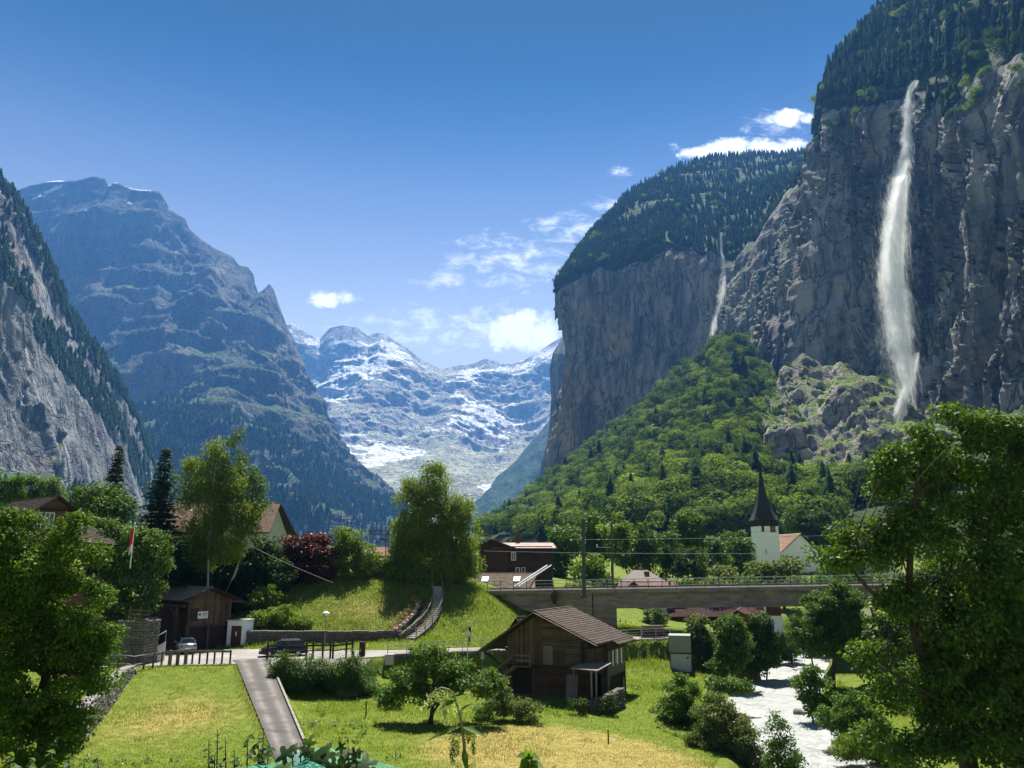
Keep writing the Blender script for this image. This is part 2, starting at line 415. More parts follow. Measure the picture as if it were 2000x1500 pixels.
ca.data.foreach_set('color', cols.ravel())
tag(link('ground', gm, MATS['ground']), 'green and sun-dried grass of the valley floor and banks', kind='structure')

# ------------------------------------------------------------------ river
m, g = material('water')
pos = g.n('ShaderNodeNewGeometry').outputs['Position']
n1 = g.noise(pos, 0.55, 6, 0.7, 1.2); n2 = g.noise(pos, 2.6, 5, 0.7, 0.8)
f = g.math('ADD', g.math('MULTIPLY', n1, 0.6), g.math('MULTIPLY', n2, 0.4))
col = g.ramp(f, [(0.36, (0.24, 0.255, 0.245)), (0.5, (0.38, 0.395, 0.38)), (0.66, (0.62, 0.63, 0.61))])
finish(g, col, 0.35, f, 1.0, 0.5, 0.4)
def ribbon(name, line, half, z, mat, nseg=200, nw=10, rough=0.0, seed=0):
    line = np.array(line, float); s = np.concatenate([[0], np.cumsum(np.hypot(*np.diff(line, axis=0).T))])
    t = np.linspace(0, s[-1], nseg); c = np.stack([np.interp(t, s, line[:, 0]), np.interp(t, s, line[:, 1])], 1)
    for _ in range(6): c[1:-1] = (c[:-2] + 2 * c[1:-1] + c[2:]) / 4
    d = np.gradient(c, axis=0); d /= np.linalg.norm(d, axis=1)[:, None]; nrm = np.stack([-d[:, 1], d[:, 0]], 1)
    u = np.linspace(-1, 1, nw)
    q = c[:, None, :] + nrm[:, None, :] * u[None, :, None] * half
    zz = np.full(q.shape[:2], z) if not callable(z) else z(q[..., 0], q[..., 1])
    V = np.concatenate([q, zz[..., None]], -1).reshape(-1, 3)
    if rough: V[:, 2] += rough * fbm(V * np.array([0.8, 0.8, 0]), 4, seed)
    return V, grid_faces(nseg, nw)
V, F = ribbon('river', RIV, 5.6, RIVZ, None, 320, 26, 0.30, 3)
me = fast_mesh('river', V, F); smooth(me)
tag(link('river', me, MATS['water']), 'pale milky glacier river running between wooded banks', kind='structure')

# ------------------------------------------------------------------ rock, forest and snow of the mountains
def rockmat(name, base, stain, lite, green, streak=(0.02, 0.02, 0.0035), fscale=0.06, green_lo=0.45, green_hi=0.62, snow=None, gtree=None, bump=6.0):
    m, g = material(name)
    ge = g.n('ShaderNodeNewGeometry'); pos = ge.outputs['Position']
    nz = g.n('ShaderNodeSeparateXYZ', ins={0: ge.outputs['Normal']}).outputs[2]
    wv = g.vmath('ADD', pos, g.vmath('SCALE', g.n('ShaderNodeTexNoise', ins={'Vector': pos, 'Scale': fscale * 0.25, 'Detail': 3.0}).outputs[1]))
    s1 = g.noise(g.scale(pos, streak), 1.0, 6, 0.62, 0.6)
    s2 = g.noise(g.scale(pos, tuple(k * 4.3 for k in streak)), 1.0, 5, 0.65, 0.3)
    b1 = g.noise(pos, fscale * 0.16, 5, 0.6); b2 = g.noise(pos, fscale, 6, 0.7)
    c = g.ramp(g.math('ADD', g.math('MULTIPLY', s1, 0.6), g.math('MULTIPLY', s2, 0.4)), [(0.40, stain), (0.49, base), (0.59, lite)])
    c = g.mix(g.step(b1, 0.5, 0.72), c, tuple(a * k for a, k in zip(lite, (1.12, 0.92, 0.72))))
    c = g.mix(g.math('MULTIPLY', g.step(b2, 0.55, 0.75), 0.55), c, stain)
    ck1 = g.math('ABSOLUTE', g.math('SUBTRACT', g.noise(g.scale(pos, (streak[0] * 1.6, streak[1] * 1.6, streak[2] * 2.2)), 1.0, 4, 0.6, 1.2), 0.5)); ck2 = g.math('ABSOLUTE', g.math('SUBTRACT', g.noise(g.scale(pos, (streak[0] * 0.35, streak[1] * 0.35, streak[2] * 9.0)), 1.0, 4, 0.6, 1.0), 0.5))
    crk = g.math('MAXIMUM', g.math('SUBTRACT', 1.0, g.step(ck1, 0.0, 0.035)), g.math('MULTIPLY', g.math('SUBTRACT', 1.0, g.step(ck2, 0.0, 0.022)), 0.4))
    c = g.mix(g.math('MULTIPLY', crk, 0.75), c, tuple(k * 0.55 for k in stain))
    gmask = g.step(g.math('ADD', nz, g.math('MULTIPLY', g.math('SUBTRACT', b2, 0.5), 0.7)), green_lo, green_hi)
    gt = g.ramp(b2, [(0.3, tuple(k * 0.55 for k in green)), (0.7, tuple(k * 1.5 for k in green))])
    c = g.mix(gmask, c, gt)
    if snow:
        zz = g.n('ShaderNodeSeparateXYZ', ins={0: pos}).outputs[2]
        sn = g.noise(g.scale(pos, snow['stretch']), snow['scale'], 4, 0.55, 0.6)
        sm = g.math('ADD', g.math('ADD', g.math('MULTIPLY', nz, snow['slope']), g.math('MULTIPLY', g.math('SUBTRACT', sn, 0.5), snow['amp'])),
                    g.math('MULTIPLY', g.math('SUBTRACT', zz, snow['z']), snow['grad']))
        c = g.mix(g.step(sm, snow['lo'], snow['lo'] + 0.07), c, (0.86, 0.88, 0.9))
    h = g.math('SUBTRACT', g.math('ADD', g.math('MULTIPLY', s2, 0.6), b2), g.math('MULTIPLY', crk, 0.4))
    finish(g, c, 0.95, h, 1.0, bump * 1.5, 0.1)
    return m
def resample(row, n):
    a = np.array(row, float); s = np.concatenate([[0], np.cumsum(np.hypot(np.diff(a[:, 0]), np.diff(a[:, 1])) + 1e-6)])
    t = np.linspace(0, s[-1], n); return np.stack([np.interp(t, s, a[:, k]) for k in range(3)], 1)
def loft(rows, vs, nu, nv, px=True):
    """surface through several outlines; each row a list of (px, py, depth) or world points"""
    rr = []
    for r in rows:
        q = resample(r, nu)
        rr.append(np.stack([P(*p) for p in q]) if px else q)
    rr = np.array(rr); t = np.linspace(vs[0], vs[-1], nv); out = np.zeros((nv, nu, 3))
    for i in range(nu):
        for k in range(3): out[:, i, k] = np.interp(t, vs, rr[:, i, k])
    return out, t
def normals(S):
    du = np.gradient(S, axis=1); dv = np.gradient(S, axis=0); n = np.cross(du, dv)
    L = np.linalg.norm(n, axis=-1, keepdims=True); return n / np.maximum(L, 1e-9)
def strata(S, amp, f, seed, amask=None):
    n = normals(S); n = np.where((n @ np.array([0, -1, 0.1]))[..., None] < 0, -n, n); p = S.reshape(-1, 3) * np.array([0.12, 0.12, 1.0]) * f
    d = (vnoise(p, seed) + 0.5 * vnoise(p * 2.3, seed + 3) - 0.75).reshape(S.shape[:2])
    return S + n * (d * amp * (1 if amask is None else amask))[..., None]
def relief(S, amp, freq, seed, stretch=(1, 1, 0.35), amask=None, octaves=6, ridged=True, toward=(0, -1, 0.1)):
    n = normals(S); tw = np.array(toward, float)
    n = np.where((n @ tw)[..., None] < 0, -n, n)
    p = S.reshape(-1, 3) * np.array(stretch)
    d = (0.65 * fbm(p * freq, octaves, seed, 0.55, ridged) + 0.35 * fbm(p * freq * 0.37, 4, seed + 50)).reshape(S.shape[:2])
    if amask is not None: d = d * amask
    return S + n * (d * amp)[..., None]
def surf(name, S, mat, label):
    me = fast_mesh(name, S.reshape(-1, 3), grid_faces(S.shape[0], S.shape[1])); smooth(me)
    return tag(link(name, me, mat), label, kind='structure')

# distant snow peaks at the valley head; rock colour lightened to stand for sunlit haze
rockmat('snow_rock', (0.38, 0.37, 0.36), (0.24, 0.24, 0.24), (0.50, 0.48, 0.46), (0.36, 0.37, 0.26), (0.0055, 0.0055, 0.0022), 0.0085, 0.70, 0.80,
        snow=dict(stretch=(1.0, 1.0, 1.3), scale=0.0013, slope=0.9, amp=2.4, z=1040, grad=0.00040, lo=0.84), bump=32.0)
ridge = [(480, 640), (540, 641), (570, 632), (600, 650), (625, 661), (645, 640), (670, 633), (700, 638), (718, 655), (745, 649), (770, 666), (800, 684), (826, 706), (860, 723), (890, 716), (920, 713), (948, 702), (975, 709), (1000, 712), (1025, 704), (1050, 690), (1075, 672), (1110, 648), (1180, 640)]
K_ = 0.715
def near_(rows): return [[(x, y, d * K_) for x, y, d in r_] for r_ in rows]
S, t = loft(near_([[(x, y + 45, 9900) for x, y in ridge], [(x, y, 9100) for x, y in ridge],
             [(480, 760, 8300), (620, 770, 8300), (740, 780, 8000), (860, 790, 8400), (980, 800, 8500), (1180, 770, 8500)],
             [(480, 900, 7300), (700, 880, 7200), (860, 880, 7300), (960, 890, 7400), (1180, 880, 7300)],
             [(480, 1010, 5200), (700, 1010, 5200), (1180, 1010, 5200)], [(480, 1120, 4600), (700, 1120, 4600), (1180, 1120, 4600)]]), [0, 0.12, 0.42, 0.72, 0.97, 1.0], 420, 230)
am = sstep(np.linspace(0, 1, 230), 0.125, 0.3)[:, None] * 0.9 + 0.10
S = relief(S, 230, 0.0013, 21, (1, 1, 0.6), am * (1 - 0.72 * sstep(np.linspace(0, 1, 230), 0.6, 0.95))[:, None], 7)
surf('snow_mountains', S, MATS['snow_rock'], 'far snow-streaked peaks closing the valley head')

# wooded spur low in the valley gap and the slim far cliff beside the nose
rockmat('far_forest', (0.055, 0.075, 0.05), (0.03, 0.045, 0.03), (0.10, 0.11, 0.08), (0.05, 0.085, 0.025), (0.01, 0.01, 0.006), 0.02, 0.30, 0.45, bump=18.0)
sp = [(905, 1000), (940, 965), (970, 935), (1000, 905), (1030, 872), (1055, 845), (1075, 822), (1140, 800)]
S, t = loft([[(x + 25, y + 20, 4900) for x, y in sp], [(x, y, 4300) for x, y in sp], [(905, 1030, 3300), (1000, 1025, 3300), (1140, 1010, 3300)], [(895, 1130, 3000), (1000, 1130, 3000), (1140, 1130, 3000)]], [0, 0.3, 0.92, 1], 120, 80)
S = relief(S, 60, 0.006, 31, (1, 1, 0.6), np.minimum(1, 0.3 + np.abs(np.linspace(0, 1, 80) - 0.3) * 3)[:, None])
surf('far_spur', S, MATS['far_forest'], 'hazy wooded spur low in the valley gap')
rockmat('cliff_rock', (0.165, 0.167, 0.17), (0.055, 0.058, 0.066), (0.34, 0.315, 0.285), (0.05, 0.085, 0.02), (0.022, 0.022, 0.0032), 0.045, 0.50, 0.68, bump=2.2)
sl = [(1135, 640), (1110, 645), (1095, 665), (1080, 690), (1072, 722), (1076, 780), (1070, 850), (1056, 900), (1046, 960), (1040, 1000)]
S, t = loft([[(x + 70, y - 6, 2500) for x, y in sl], [(x, y, 2150) for x, y in sl], [(x + 45, y + 4, 2000) for x, y in sl], [(x + 140, y + 10, 1990) for x, y in sl]], [0, 0.3, 0.62, 1], 150, 90)
S = relief(S, 20, 0.012, 41, (1, 1, 0.3), np.minimum(1, 0.15 + np.abs(np.linspace(0, 1, 90) - 0.3) * 3)[:, None])
surf('far_cliff', S, MATS['cliff_rock'], 'slim hazy cliff standing behind the overhanging nose')

# great mountain on the far left
rockmat('mountain_rock', (0.085, 0.085, 0.085), (0.035, 0.04, 0.04), (0.17, 0.155, 0.135), (0.05, 0.085, 0.025), (0.006, 0.006, 0.0016), 0.010, 0.66, 0.82,
        snow=dict(stretch=(1.0, 1.0, 2.4), scale=0.004, slope=0.45, amp=2.4, z=1800, grad=0.0009, lo=0.70), bump=14.0)
mr = [(-260, 460), (-100, 425), (30, 376), (60, 364), (95, 357), (150, 355), (175, 348), (188, 346), (205, 350), (215, 363), (226, 357), (260, 371), (313, 378), (322, 390), (330, 411), (362, 427), (372, 448), (398, 471), (420, 487), (455, 505), (468, 520), (484, 522), (494, 532), (497, 548), (505, 572), (520, 562), (526, 554), (533, 560), (545, 595), (556, 630), (575, 665), (590, 705), (603, 750), (618, 800), (632, 846), (660, 873), (700, 925), (740, 975), (775, 1018)]
def dep(x, a=4300, b=3500): return a + (b - a) * (x + 260) / 1035
S, t = loft([[(x - 40, y + 60, dep(x) + 700) for x, y in mr], [(x, y, dep(x)) for x, y in mr],
             [(-260, 620, 3800), (100, 540, 3700), (300, 560, 3500), (420, 640, 3350), (520, 720, 3250), (600, 830, 3300), (700, 950, 3350), (772, 1022, 3400)],
             [(-260, 830, 3250), (200, 800, 3050), (420, 830, 2850), (560, 880, 2850), (680, 960, 3000), (770, 1026, 3200)],
             [(-260, 1045, 2000), (200, 1045, 1900), (450, 1045, 2000), (620, 1045, 2200), (790, 1045, 2700)], [(-260, 1130, 1700), (200, 1130, 1700), (450, 1130, 1800), (620, 1130, 2000), (800, 1130, 2500)]], [0, 0.14, 0.36, 0.6, 0.96, 1], 380, 260)
vv = np.linspace(0, 1, 260)[:, None]
mk = 0.10 + 0.9 * sstep(np.abs(vv - 0.14), 0.0, 0.14)
S = relief(S, 190, 0.0030, 51, (1, 1, 0.22), mk, 7); S = strata(S, 38, 0.011, 57, mk)
surf('left_mountain', S, MATS['mountain_rock'], 'great blue-hazed mountain with broken ridge above the village')
MTN = S

# near cliff at the left edge
lc = [(-420, 100, 1000), (-150, 250, 1120), (0, 345, 1210), (22, 372, 1230), (42, 402, 1250), (62, 440, 1270), (85, 482, 1290), (110, 535, 1320), (126, 572, 1350), (133, 600, 1370), (160, 640, 1410), (200, 690, 1470), (232, 745, 1530), (262, 800, 1590), (283, 850, 1640), (300, 905, 1690), (322, 975, 1740), (335, 1030, 1760)]
S, t = loft([[(x - 60, y + 40, d + 420) for x, y, d in lc], lc,
             [(-420, 330, 900), (-150, 420, 1010), (0, 490, 1080), (60, 570, 1140), (130, 655, 1260), (200, 745, 1380), (260, 840, 1510), (312, 990, 1660), (330, 1032, 1700)],
             [(-420, 430, 860), (-150, 480, 960), (0, 540, 1020), (60, 610, 1090), (130, 700, 1210), (200, 785, 1340), (255, 870, 1470), (300, 1000, 1600), (325, 1034, 1650)],
             [(-420, 900, 800), (-150, 905, 900), (0, 915, 960), (100, 930, 1040), (200, 955, 1240), (280, 1000, 1420), (320, 1036, 1560)],
             [(-420, 1060, 560), (-150, 1060, 620), (0, 1060, 680), (150, 1060, 800), (340, 1060, 1200)], [(-420, 1160, 500), (-150, 1160, 560), (0, 1160, 620), (150, 1160, 740), (345, 1160, 1100)]], [0, 0.12, 0.3, 0.38, 0.82, 0.97, 1], 260, 260)
vv = np.linspace(0, 1, 260)[:, None]
S = relief(S, 30, 0.011, 61, (1, 1, 0.10), 0.10 + 0.9 * sstep(np.abs(vv - 0.12), 0, 0.08), 6)
rockmat('left_cliff_rock', (0.165, 0.175, 0.19), (0.08, 0.085, 0.095), (0.28, 0.285, 0.285), (0.05, 0.085, 0.022), (0.02, 0.02, 0.0022), 0.03, 0.62, 0.78, bump=4.0)
surf('left_cliff', S, MATS['left_cliff_rock'], 'near grey cliff with wooded ledge at the left edge')
LCL = S

def SQ(rows):
    """the wall turns towards the eye on the right: its true distance there is less"""
    return [(x, y, d * float(np.interp(x, [1600, 1640, 1700, 1775, 1900, 2000], [1, 0.985, 0.965, 0.94, 0.87, 0.83]))) for x, y, d in rows]
# right-hand wall: overhanging nose and the wall with the waterfall are one rock face
topE = [(2500, -60, 430), (2200, 50, 500), (2000, 118, 565), (1900, 160, 600), (1775, 182, 650), (1700, 192, 685), (1640, 200, 715), (1608, 210, 735), (1590, 270, 775), (1572, 335, 815), (1535, 400, 880), (1480, 478, 955), (1420, 502, 1030), (1350, 492, 1080), (1300, 476, 1120), (1210, 512, 1170), (1130, 545, 1215), (1100, 560, 1240), (1083, 580, 1265), (1090, 588, 1330), (1130, 600, 1480), (1200, 610, 1700)]
mid1 = [(2500, 170, 425), (2200, 230, 497), (2000, 270, 560), (1900, 300, 592), (1775, 330, 648), (1700, 340, 680), (1640, 350, 705), (1580, 360, 740), (1560, 400, 780), (1540, 450, 820), (1500, 510, 880), (1450, 560, 950), (1400, 580, 1030), (1350, 570, 1075), (1300, 560, 1110), (1210, 570, 1165), (1140, 585, 1205), (1105, 600, 1235), (1088, 608, 1262), (1095, 615, 1330), (1140, 630, 1480), (1210, 640, 1700)]
mid2 = [(2500, 480, 420), (2200, 500, 492), (2000, 510, 552), (1900, 520, 588), (1775, 540, 642), (1700, 550, 672), (1640, 550, 690), (1570, 560, 725), (1530, 580, 780), (1500, 610, 820), (1450, 640, 890), (1420, 650, 960), (1390, 670, 1030), (1340, 670, 1070), (1290, 670, 1110), (1210, 680, 1160), (1150, 690, 1195), (1122, 692, 1225), (1111, 694, 1250), (1118, 700, 1330), (1160, 710, 1480), (1230, 720, 1700)]
foot = [(2500, 860, 400), (2200, 860, 470), (2000, 860, 525), (1900, 870, 560), (1775, 880, 615), (1700, 880, 640), (1640, 860, 650), (1560, 860, 690), (1500, 860, 760), (1450, 860, 810), (1420, 870, 880), (1400, 880, 960), (1370, 890, 1030), (1320, 900, 1070), (1270, 900, 1100), (1190, 920, 1140), (1130, 930, 1180), (1095, 905, 1215), (1081, 900, 1240), (1080, 930, 1330), (1120, 940, 1480), (1200, 950, 1700)]
bas = [(x, min(y + 110, 1040), d - 15) for x, y, d in foot]
def arc_rows(rows, n):
    """resample all rows at the same fractions (by list index), so that columns stay aligned"""
    out = []
    for r in rows:
        a = np.array(r, float); i = np.linspace(0, len(a) - 1, n); k = np.arange(len(a))
        out.append(np.stack([np.interp(i, k, a[:, c]) for c in range(3)], 1))
    return out
topE, mid1, mid2, foot = SQ(topE), SQ(mid1), SQ(mid2), SQ(foot)
bas = [(x, min(y + 110, 1040), d - 15) for x, y, d in foot]
topE = [(x, y + (14 * math.sin(i * 2.3) if 0 < i < 16 else 0), d) for i, (x, y, d) in enumerate(topE)]
rw = None
rw = arc_rows([topE, mid1, mid2, foot, bas], 420)
ii = np.arange(420.0); rw[0][:, 1] += 26 * fbm(np.stack([ii * 0.09, 0 * ii, 0 * ii], 1), 4, 44) * ((ii > 30) & (ii < 318))
S, t = loft(rw, [0, 0.18, 0.5, 0.88, 1], 420, 280)
vv = np.linspace(0, 1, 280)[:, None]
S = relief(S, 24, 0.019, 71, (1, 1, 0.085), 0.16 + 0.84 * sstep(vv, 0.0, 0.06), 6); S = strata(S, 5, 0.05, 77, sstep(vv, 0.0, 0.1))
S = relief(S, 15, 0.006, 75, (1, 1, 0.4), 0.1 + 0.9 * sstep(vv, 0.0, 0.1), 4, False)
surf('right_cliff', S, MATS['cliff_rock'], 'tall streaked rock wall carrying the waterfall on the right')
RCL = S
# wooded slopes above the wall
edge1 = [(2500, -75, 430), (2200, 40, 500), (2000, 112, 566), (1900, 154, 602), (1775, 176, 652), (1700, 186, 687), (1640, 194, 717), (1600, 204, 742), (1588, 262, 778)]
back1 = [(2500, -700, 560), (2200, -520, 660), (2000, -380, 760), (1900, -260, 800), (1800, -110, 840), (1735, 8, 830), (1660, 92, 800), (1618, 165, 775), (1592, 240, 790)]
edge1, back1 = SQ(edge1), SQ(back1)
S1, t = loft(arc_rows([[(x, y + 60, d + 30) for x, y, d in edge1], edge1, back1, [(x + 60, y + 60, d + 350) for x, y, d in back1]], 160), [-0.12, 0, 0.8, 1], 160, 124)
S1 = relief(S1, 16, 0.012, 81, (1, 1, 1), 0.1 + 0.9 * sstep(t, 0, 0.2)[:, None] * (t < 0.72)[:, None]); S1full = S1; S1 = S1[14:]
rockmat('forest_floor', (0.035, 0.05, 0.022), (0.02, 0.03, 0.015), (0.06, 0.075, 0.035), (0.045, 0.075, 0.02), (0.02, 0.02, 0.01), 0.03, 0.2, 0.4, bump=2.0)
surf('upper_slope', S1full, MATS['forest_floor'], 'steep dark wooded slope above the waterfall')
edge2 = [(1640, 260, 800), (1590, 300, 805), (1568, 345, 822), (1530, 405, 890), (1480, 474, 962), (1420, 498, 1036), (1350, 488, 1086), (1300, 472, 1126), (1210, 508, 1176), (1130, 541, 1220), (1100, 556, 1245), (1084, 576, 1268)]
sk2 = [(1800, 290, 1900), (1700, 296, 1880), (1600, 298, 1850), (1500, 302, 1800), (1440, 304, 1760), (1390, 308, 1700), (1330, 326, 1640), (1262, 360, 1570), (1218, 388, 1500), (1188, 428, 1430), (1152, 462, 1370), (1108, 525, 1300)]
S2, t = loft(arc_rows([[(x, y + 50, d + 45) for x, y, d in edge2], edge2, sk2, [(x + 120, y + 50, d + 900) for x, y, d in sk2]], 180), [-0.12, 0, 0.8, 1], 180, 146)
S2 = relief(S2, 26, 0.007, 91, (1, 1, 1), 0.06 + 0.9 * (sstep(t, 0, 0.2) * (1 - sstep(t, 0.6, 0.8)))[:, None]); S2full = S2; S2 = S2[16:]
surf('wooded_dome', S2full, MATS['forest_floor'], 'dark wooded dome above the overhanging nose')

# wooded debris cone below the wall
crest = [(930, 1040, 980), (985, 1012, 930), (1050, 966, 915), (1110, 915, 900), (1200, 846, 880), (1300, 766, 850), (1380, 700, 820), (1432, 650, 800), (1480, 720, 760), (1520, 780, 720), (1600, 850, 660), (1700, 900, 630), (1850, 850, 590), (2200, 850, 500)]
half_ = [(925, 1046, 800), (980, 1036, 700), (1060, 1018, 620), (1140, 990, 580), (1230, 950, 560), (1320, 900, 560), (1400, 860, 560), (1450, 860, 560), (1490, 900, 550), (1530, 930, 530), (1610, 960, 500), (1700, 975, 470), (1850, 940, 450), (2200, 940, 400)]
low = [(920, 1058, 600), (975, 1058, 520), (1060, 1062, 420), (1150, 1066, 360), (1240, 1066, 330), (1330, 1066, 320), (1400, 1066, 310), (1450, 1066, 305), (1500, 1062, 300), (1550, 1058, 300), (1620, 1045, 300), (1700, 1010, 300), (1850, 1000, 280), (2200, 1000, 260)]
und = [(x, 1190, d - 60) for x, y, d in low]
bk = [(x + 10, y + 60, d + 220) for x, y, d in crest]
crest = SQ(crest); bk = [(x + 10, y + 60, d + 220) for x, y, d in crest]
S, t = loft(arc_rows([bk, crest, half_, low, und], 200), [0, 0.15, 0.55, 0.92, 1], 200, 140)
S = relief(S, 9, 0.02, 95, (1, 1, 1), 0.2 + 0.8 * sstep(np.abs(np.linspace(0, 1, 140) - 0.15), 0, 0.15)[:, None])
rockmat('slope_grass', (0.035, 0.05, 0.018), (0.02, 0.03, 0.012), (0.06, 0.075, 0.03), (0.035, 0.055, 0.014), (0.02, 0.02, 0.01), 0.03, 0.1, 0.2, bump=1.0)
surf('debris_cone', S, MATS['slope_grass'], 'green debris cone spread below the rock wall')
TAL = S
# rocky outcrop at the foot of the waterfall
ot = [(1478, 850, 655), (1505, 770, 660), (1530, 715, 668), (1570, 690, 672), (1605, 720, 668), (1640, 705, 655), (1690, 740, 640), (1745, 775, 630), (1800, 830, 610), (1880, 850, 590)]
om = [(1484, 890, 560), (1510, 840, 560), (1545, 800, 560), (1585, 795, 556), (1620, 800, 552), (1655, 800, 548), (1705, 800, 545), (1750, 815, 540), (1805, 860, 530), (1885, 880, 520)]
ob = [(1492, 985, 470), (1520, 990, 462), (1555, 992, 455), (1595, 993, 450), (1630, 995, 446), (1665, 998, 440), (1712, 1000, 430), (1756, 1000, 420), (1810, 995, 415), (1890, 990, 410)]
ot, om, ob = SQ(ot), SQ(om), SQ(ob)
S, t = loft(arc_rows([ot, om, ob], 170), [0, 0.45, 1], 170, 140)
S = relief(S, 40, 0.02, 101, (1, 1, 0.5), 0.25 + 0.75 * sstep(np.linspace(0, 1, 140), 0, 0.15)[:, None], 7, False); S = relief(S, 9, 0.07, 103, (1, 1, 0.6), None, 5, False)
rockmat('outcrop_rock', (0.27, 0.25, 0.225), (0.11, 0.105, 0.10), (0.46, 0.40, 0.33), (0.10, 0.155, 0.03), (0.04, 0.04, 0.02), 0.05, 0.56, 0.80, bump=1.6)
surf('rocky_outcrop', S, MATS['outcrop_rock'], 'pale broken outcrop with grassy ledges under the waterfall')
OUT = S

# ------------------------------------------------------------------ waterfall
m, g = material('falling_water')
at = g.n('ShaderNodeVertexColor', layer_name='veil')
sv = g.n('ShaderNodeSeparateColor', ins={0: at.outputs[0]})
pos = g.n('ShaderNodeNewGeometry').outputs['Position']
st1 = g.noise(g.scale(pos, (0.55, 0.55, 0.045)), 1.0, 6, 0.65, 0.5); st2 = g.noise(g.scale(pos, (0.12, 0.12, 0.035)), 1.0, 5, 0.6, 0.8)
dn = g.math('ADD', g.math('MULTIPLY', st1, 0.5), g.math('MULTIPLY', st2, 0.5))
al = g.math('MULTIPLY', g.step(g.math('ADD', sv.outputs[0], g.math('MULTIPLY', g.math('SUBTRACT', dn, 0.5), 2.0)), 0.12, 1.0), 0.95)
df = g.n('ShaderNodeBsdfDiffuse', ins={'Color': (0.97, 0.97, 0.97, 1)}); tr = g.n('ShaderNodeBsdfTranslucent', ins={'Color': (0.97, 0.97, 0.97, 1)})
wsh = g.n('ShaderNodeMixShader', ins={0: 0.5, 1: df, 2: tr}); tp = g.n('ShaderNodeBsdfTransparent')
g.n('ShaderNodeOutputMaterial', ins={0: g.n('ShaderNodeMixShader', ins={0: al, 1: tp, 2: wsh})})
def veil(name, cl, mat, label, layers=3, nu=26, nv=150, depth_off=22.0, soft=1.0):
    """cl: list of (px_left, px_right, py, depth, density) down the fall; curved sheets one behind another"""
    a = np.array(cl, float); a[:, 3] -= (62 * np.clip((a[:, 2] - 182) / 150, 0, 1) if a[0, 2] == 160 else 0); a[:, 3] *= np.interp(a[:, 0], [1600, 1700, 1775], [1, 0.965, 0.94]); tt = np.linspace(0, 1, len(a)); ti = np.linspace(0, 1, nv)
    b = np.stack([np.interp(ti, tt, a[:, k]) for k in range(5)], 1)
    Vs, Fs, Cs, base = [], [], [], 0
    for L in range(layers):
        shr, dk, off = ((0.7, 1.8, 8.0), (1.0, 1.2, 4.0), (1.5, 0.5, 0.0), (1.25, 0.65, 11.0))[L]
        u = np.linspace(-1, 1, nu); pts = np.zeros((nv, nu, 3)); cc = np.zeros((nv, nu, 4), np.float32); cc[..., 3] = 1
        for i in range(nv):
            c0 = (b[i, 0] + b[i, 1]) / 2; h = (b[i, 1] - b[i, 0]) / 2 * shr
            for j in range(nu):
                p = P(c0 + h * u[j], b[i, 2], b[i, 3] - off)
                p[1] -= 5.0 * (1 - u[j] ** 2) * min(1, h / 20)
                pts[i, j] = p
        e = (1 - np.abs(u)) ** 1.15 * dk
        cc[..., 0] = np.clip(e[None, :] * b[:, 4][:, None] * soft, 0, 1)
        q = pts.reshape(-1, 3); q = q + 2.5 * np.stack([fbm(q * 0.03 + 9 * L, 3, 7), fbm(q * 0.03 + 5 * L, 3, 8), np.zeros(len(q))], 1)
        Vs.append(q); Fs.append(grid_faces(nv, nu) + base); base += nv * nu; Cs.append(cc.reshape(-1, 4))
    me = fast_mesh(name, np.concatenate(Vs), np.concatenate(Fs)); smooth(me)
    c = me.color_attributes.new('veil', 'FLOAT_COLOR', 'POINT'); c.data.foreach_set('color', np.concatenate(Cs).ravel())
    return tag(link(name, me, mat), label, kind='structure')
veil('waterfall', [(1779, 1796, 160, 640, 0.9), (1768, 1783, 182, 628, 1.2), (1762, 1781, 215, 622, 1.1), (1756, 1783, 260, 618, 0.85), (1742, 1786, 310, 614, 0.62), (1726, 1784, 350, 612, 0.8), (1718, 1782, 390, 610, 1.0), (1708, 1778, 440, 606, 1.15), (1698, 1776, 500, 602, 1.2), (1696, 1780, 560, 598, 1.2),
                   (1706, 1786, 610, 594, 1.1), (1712, 1792, 660, 590, 0.95), (1720, 1800, 710, 586, 0.7), (1722, 1804, 755, 584, 0.45), (1720, 1810, 800, 582, 0.1)], MATS['falling_water'], 'tall white waterfall plunging free of the rock wall', 4)
veil('waterfall', [(1775, 1800, 690, 584, 0.5), (1760, 1795, 730, 576, 0.75), (1748, 1782, 770, 560, 0.9), (1734, 1768, 810, 545, 0.9), (1726, 1750, 850, 535, 0.8)], MATS['falling_water'], 'white cascade sliding over rock below the tall waterfall', 2)
veil('waterfall', [(1402, 1416, 455, 1010, 0.5), (1402, 1416, 500, 985, 0.5), (1398, 1432, 540, 965, 0.36), (1390, 1420, 590, 960, 0.36), (1380, 1406, 640, 955, 0.34), (1374, 1394, 690, 950, 0.3)], MATS['falling_water'], 'thin broken waterfall trickling down the darker wall', 2)

# ------------------------------------------------------------------ the air of the valley
hz = MB().box((0, 3300, 1170), (16000, 9400, 2480)).build('haze', None)
m, g = material('haze_air')
pv = g.n('ShaderNodeVolumePrincipled', ins={'Color': (0.13, 0.40, 1.0), 'Density': 0.000073, 'Anisotropy': 0.3})
g.n('ShaderNodeOutputMaterial', ins={1: pv.outputs[0]})
hz.data.materials.append(m); tag(hz, 'thin blue summer haze filling the valley', kind='stuff')

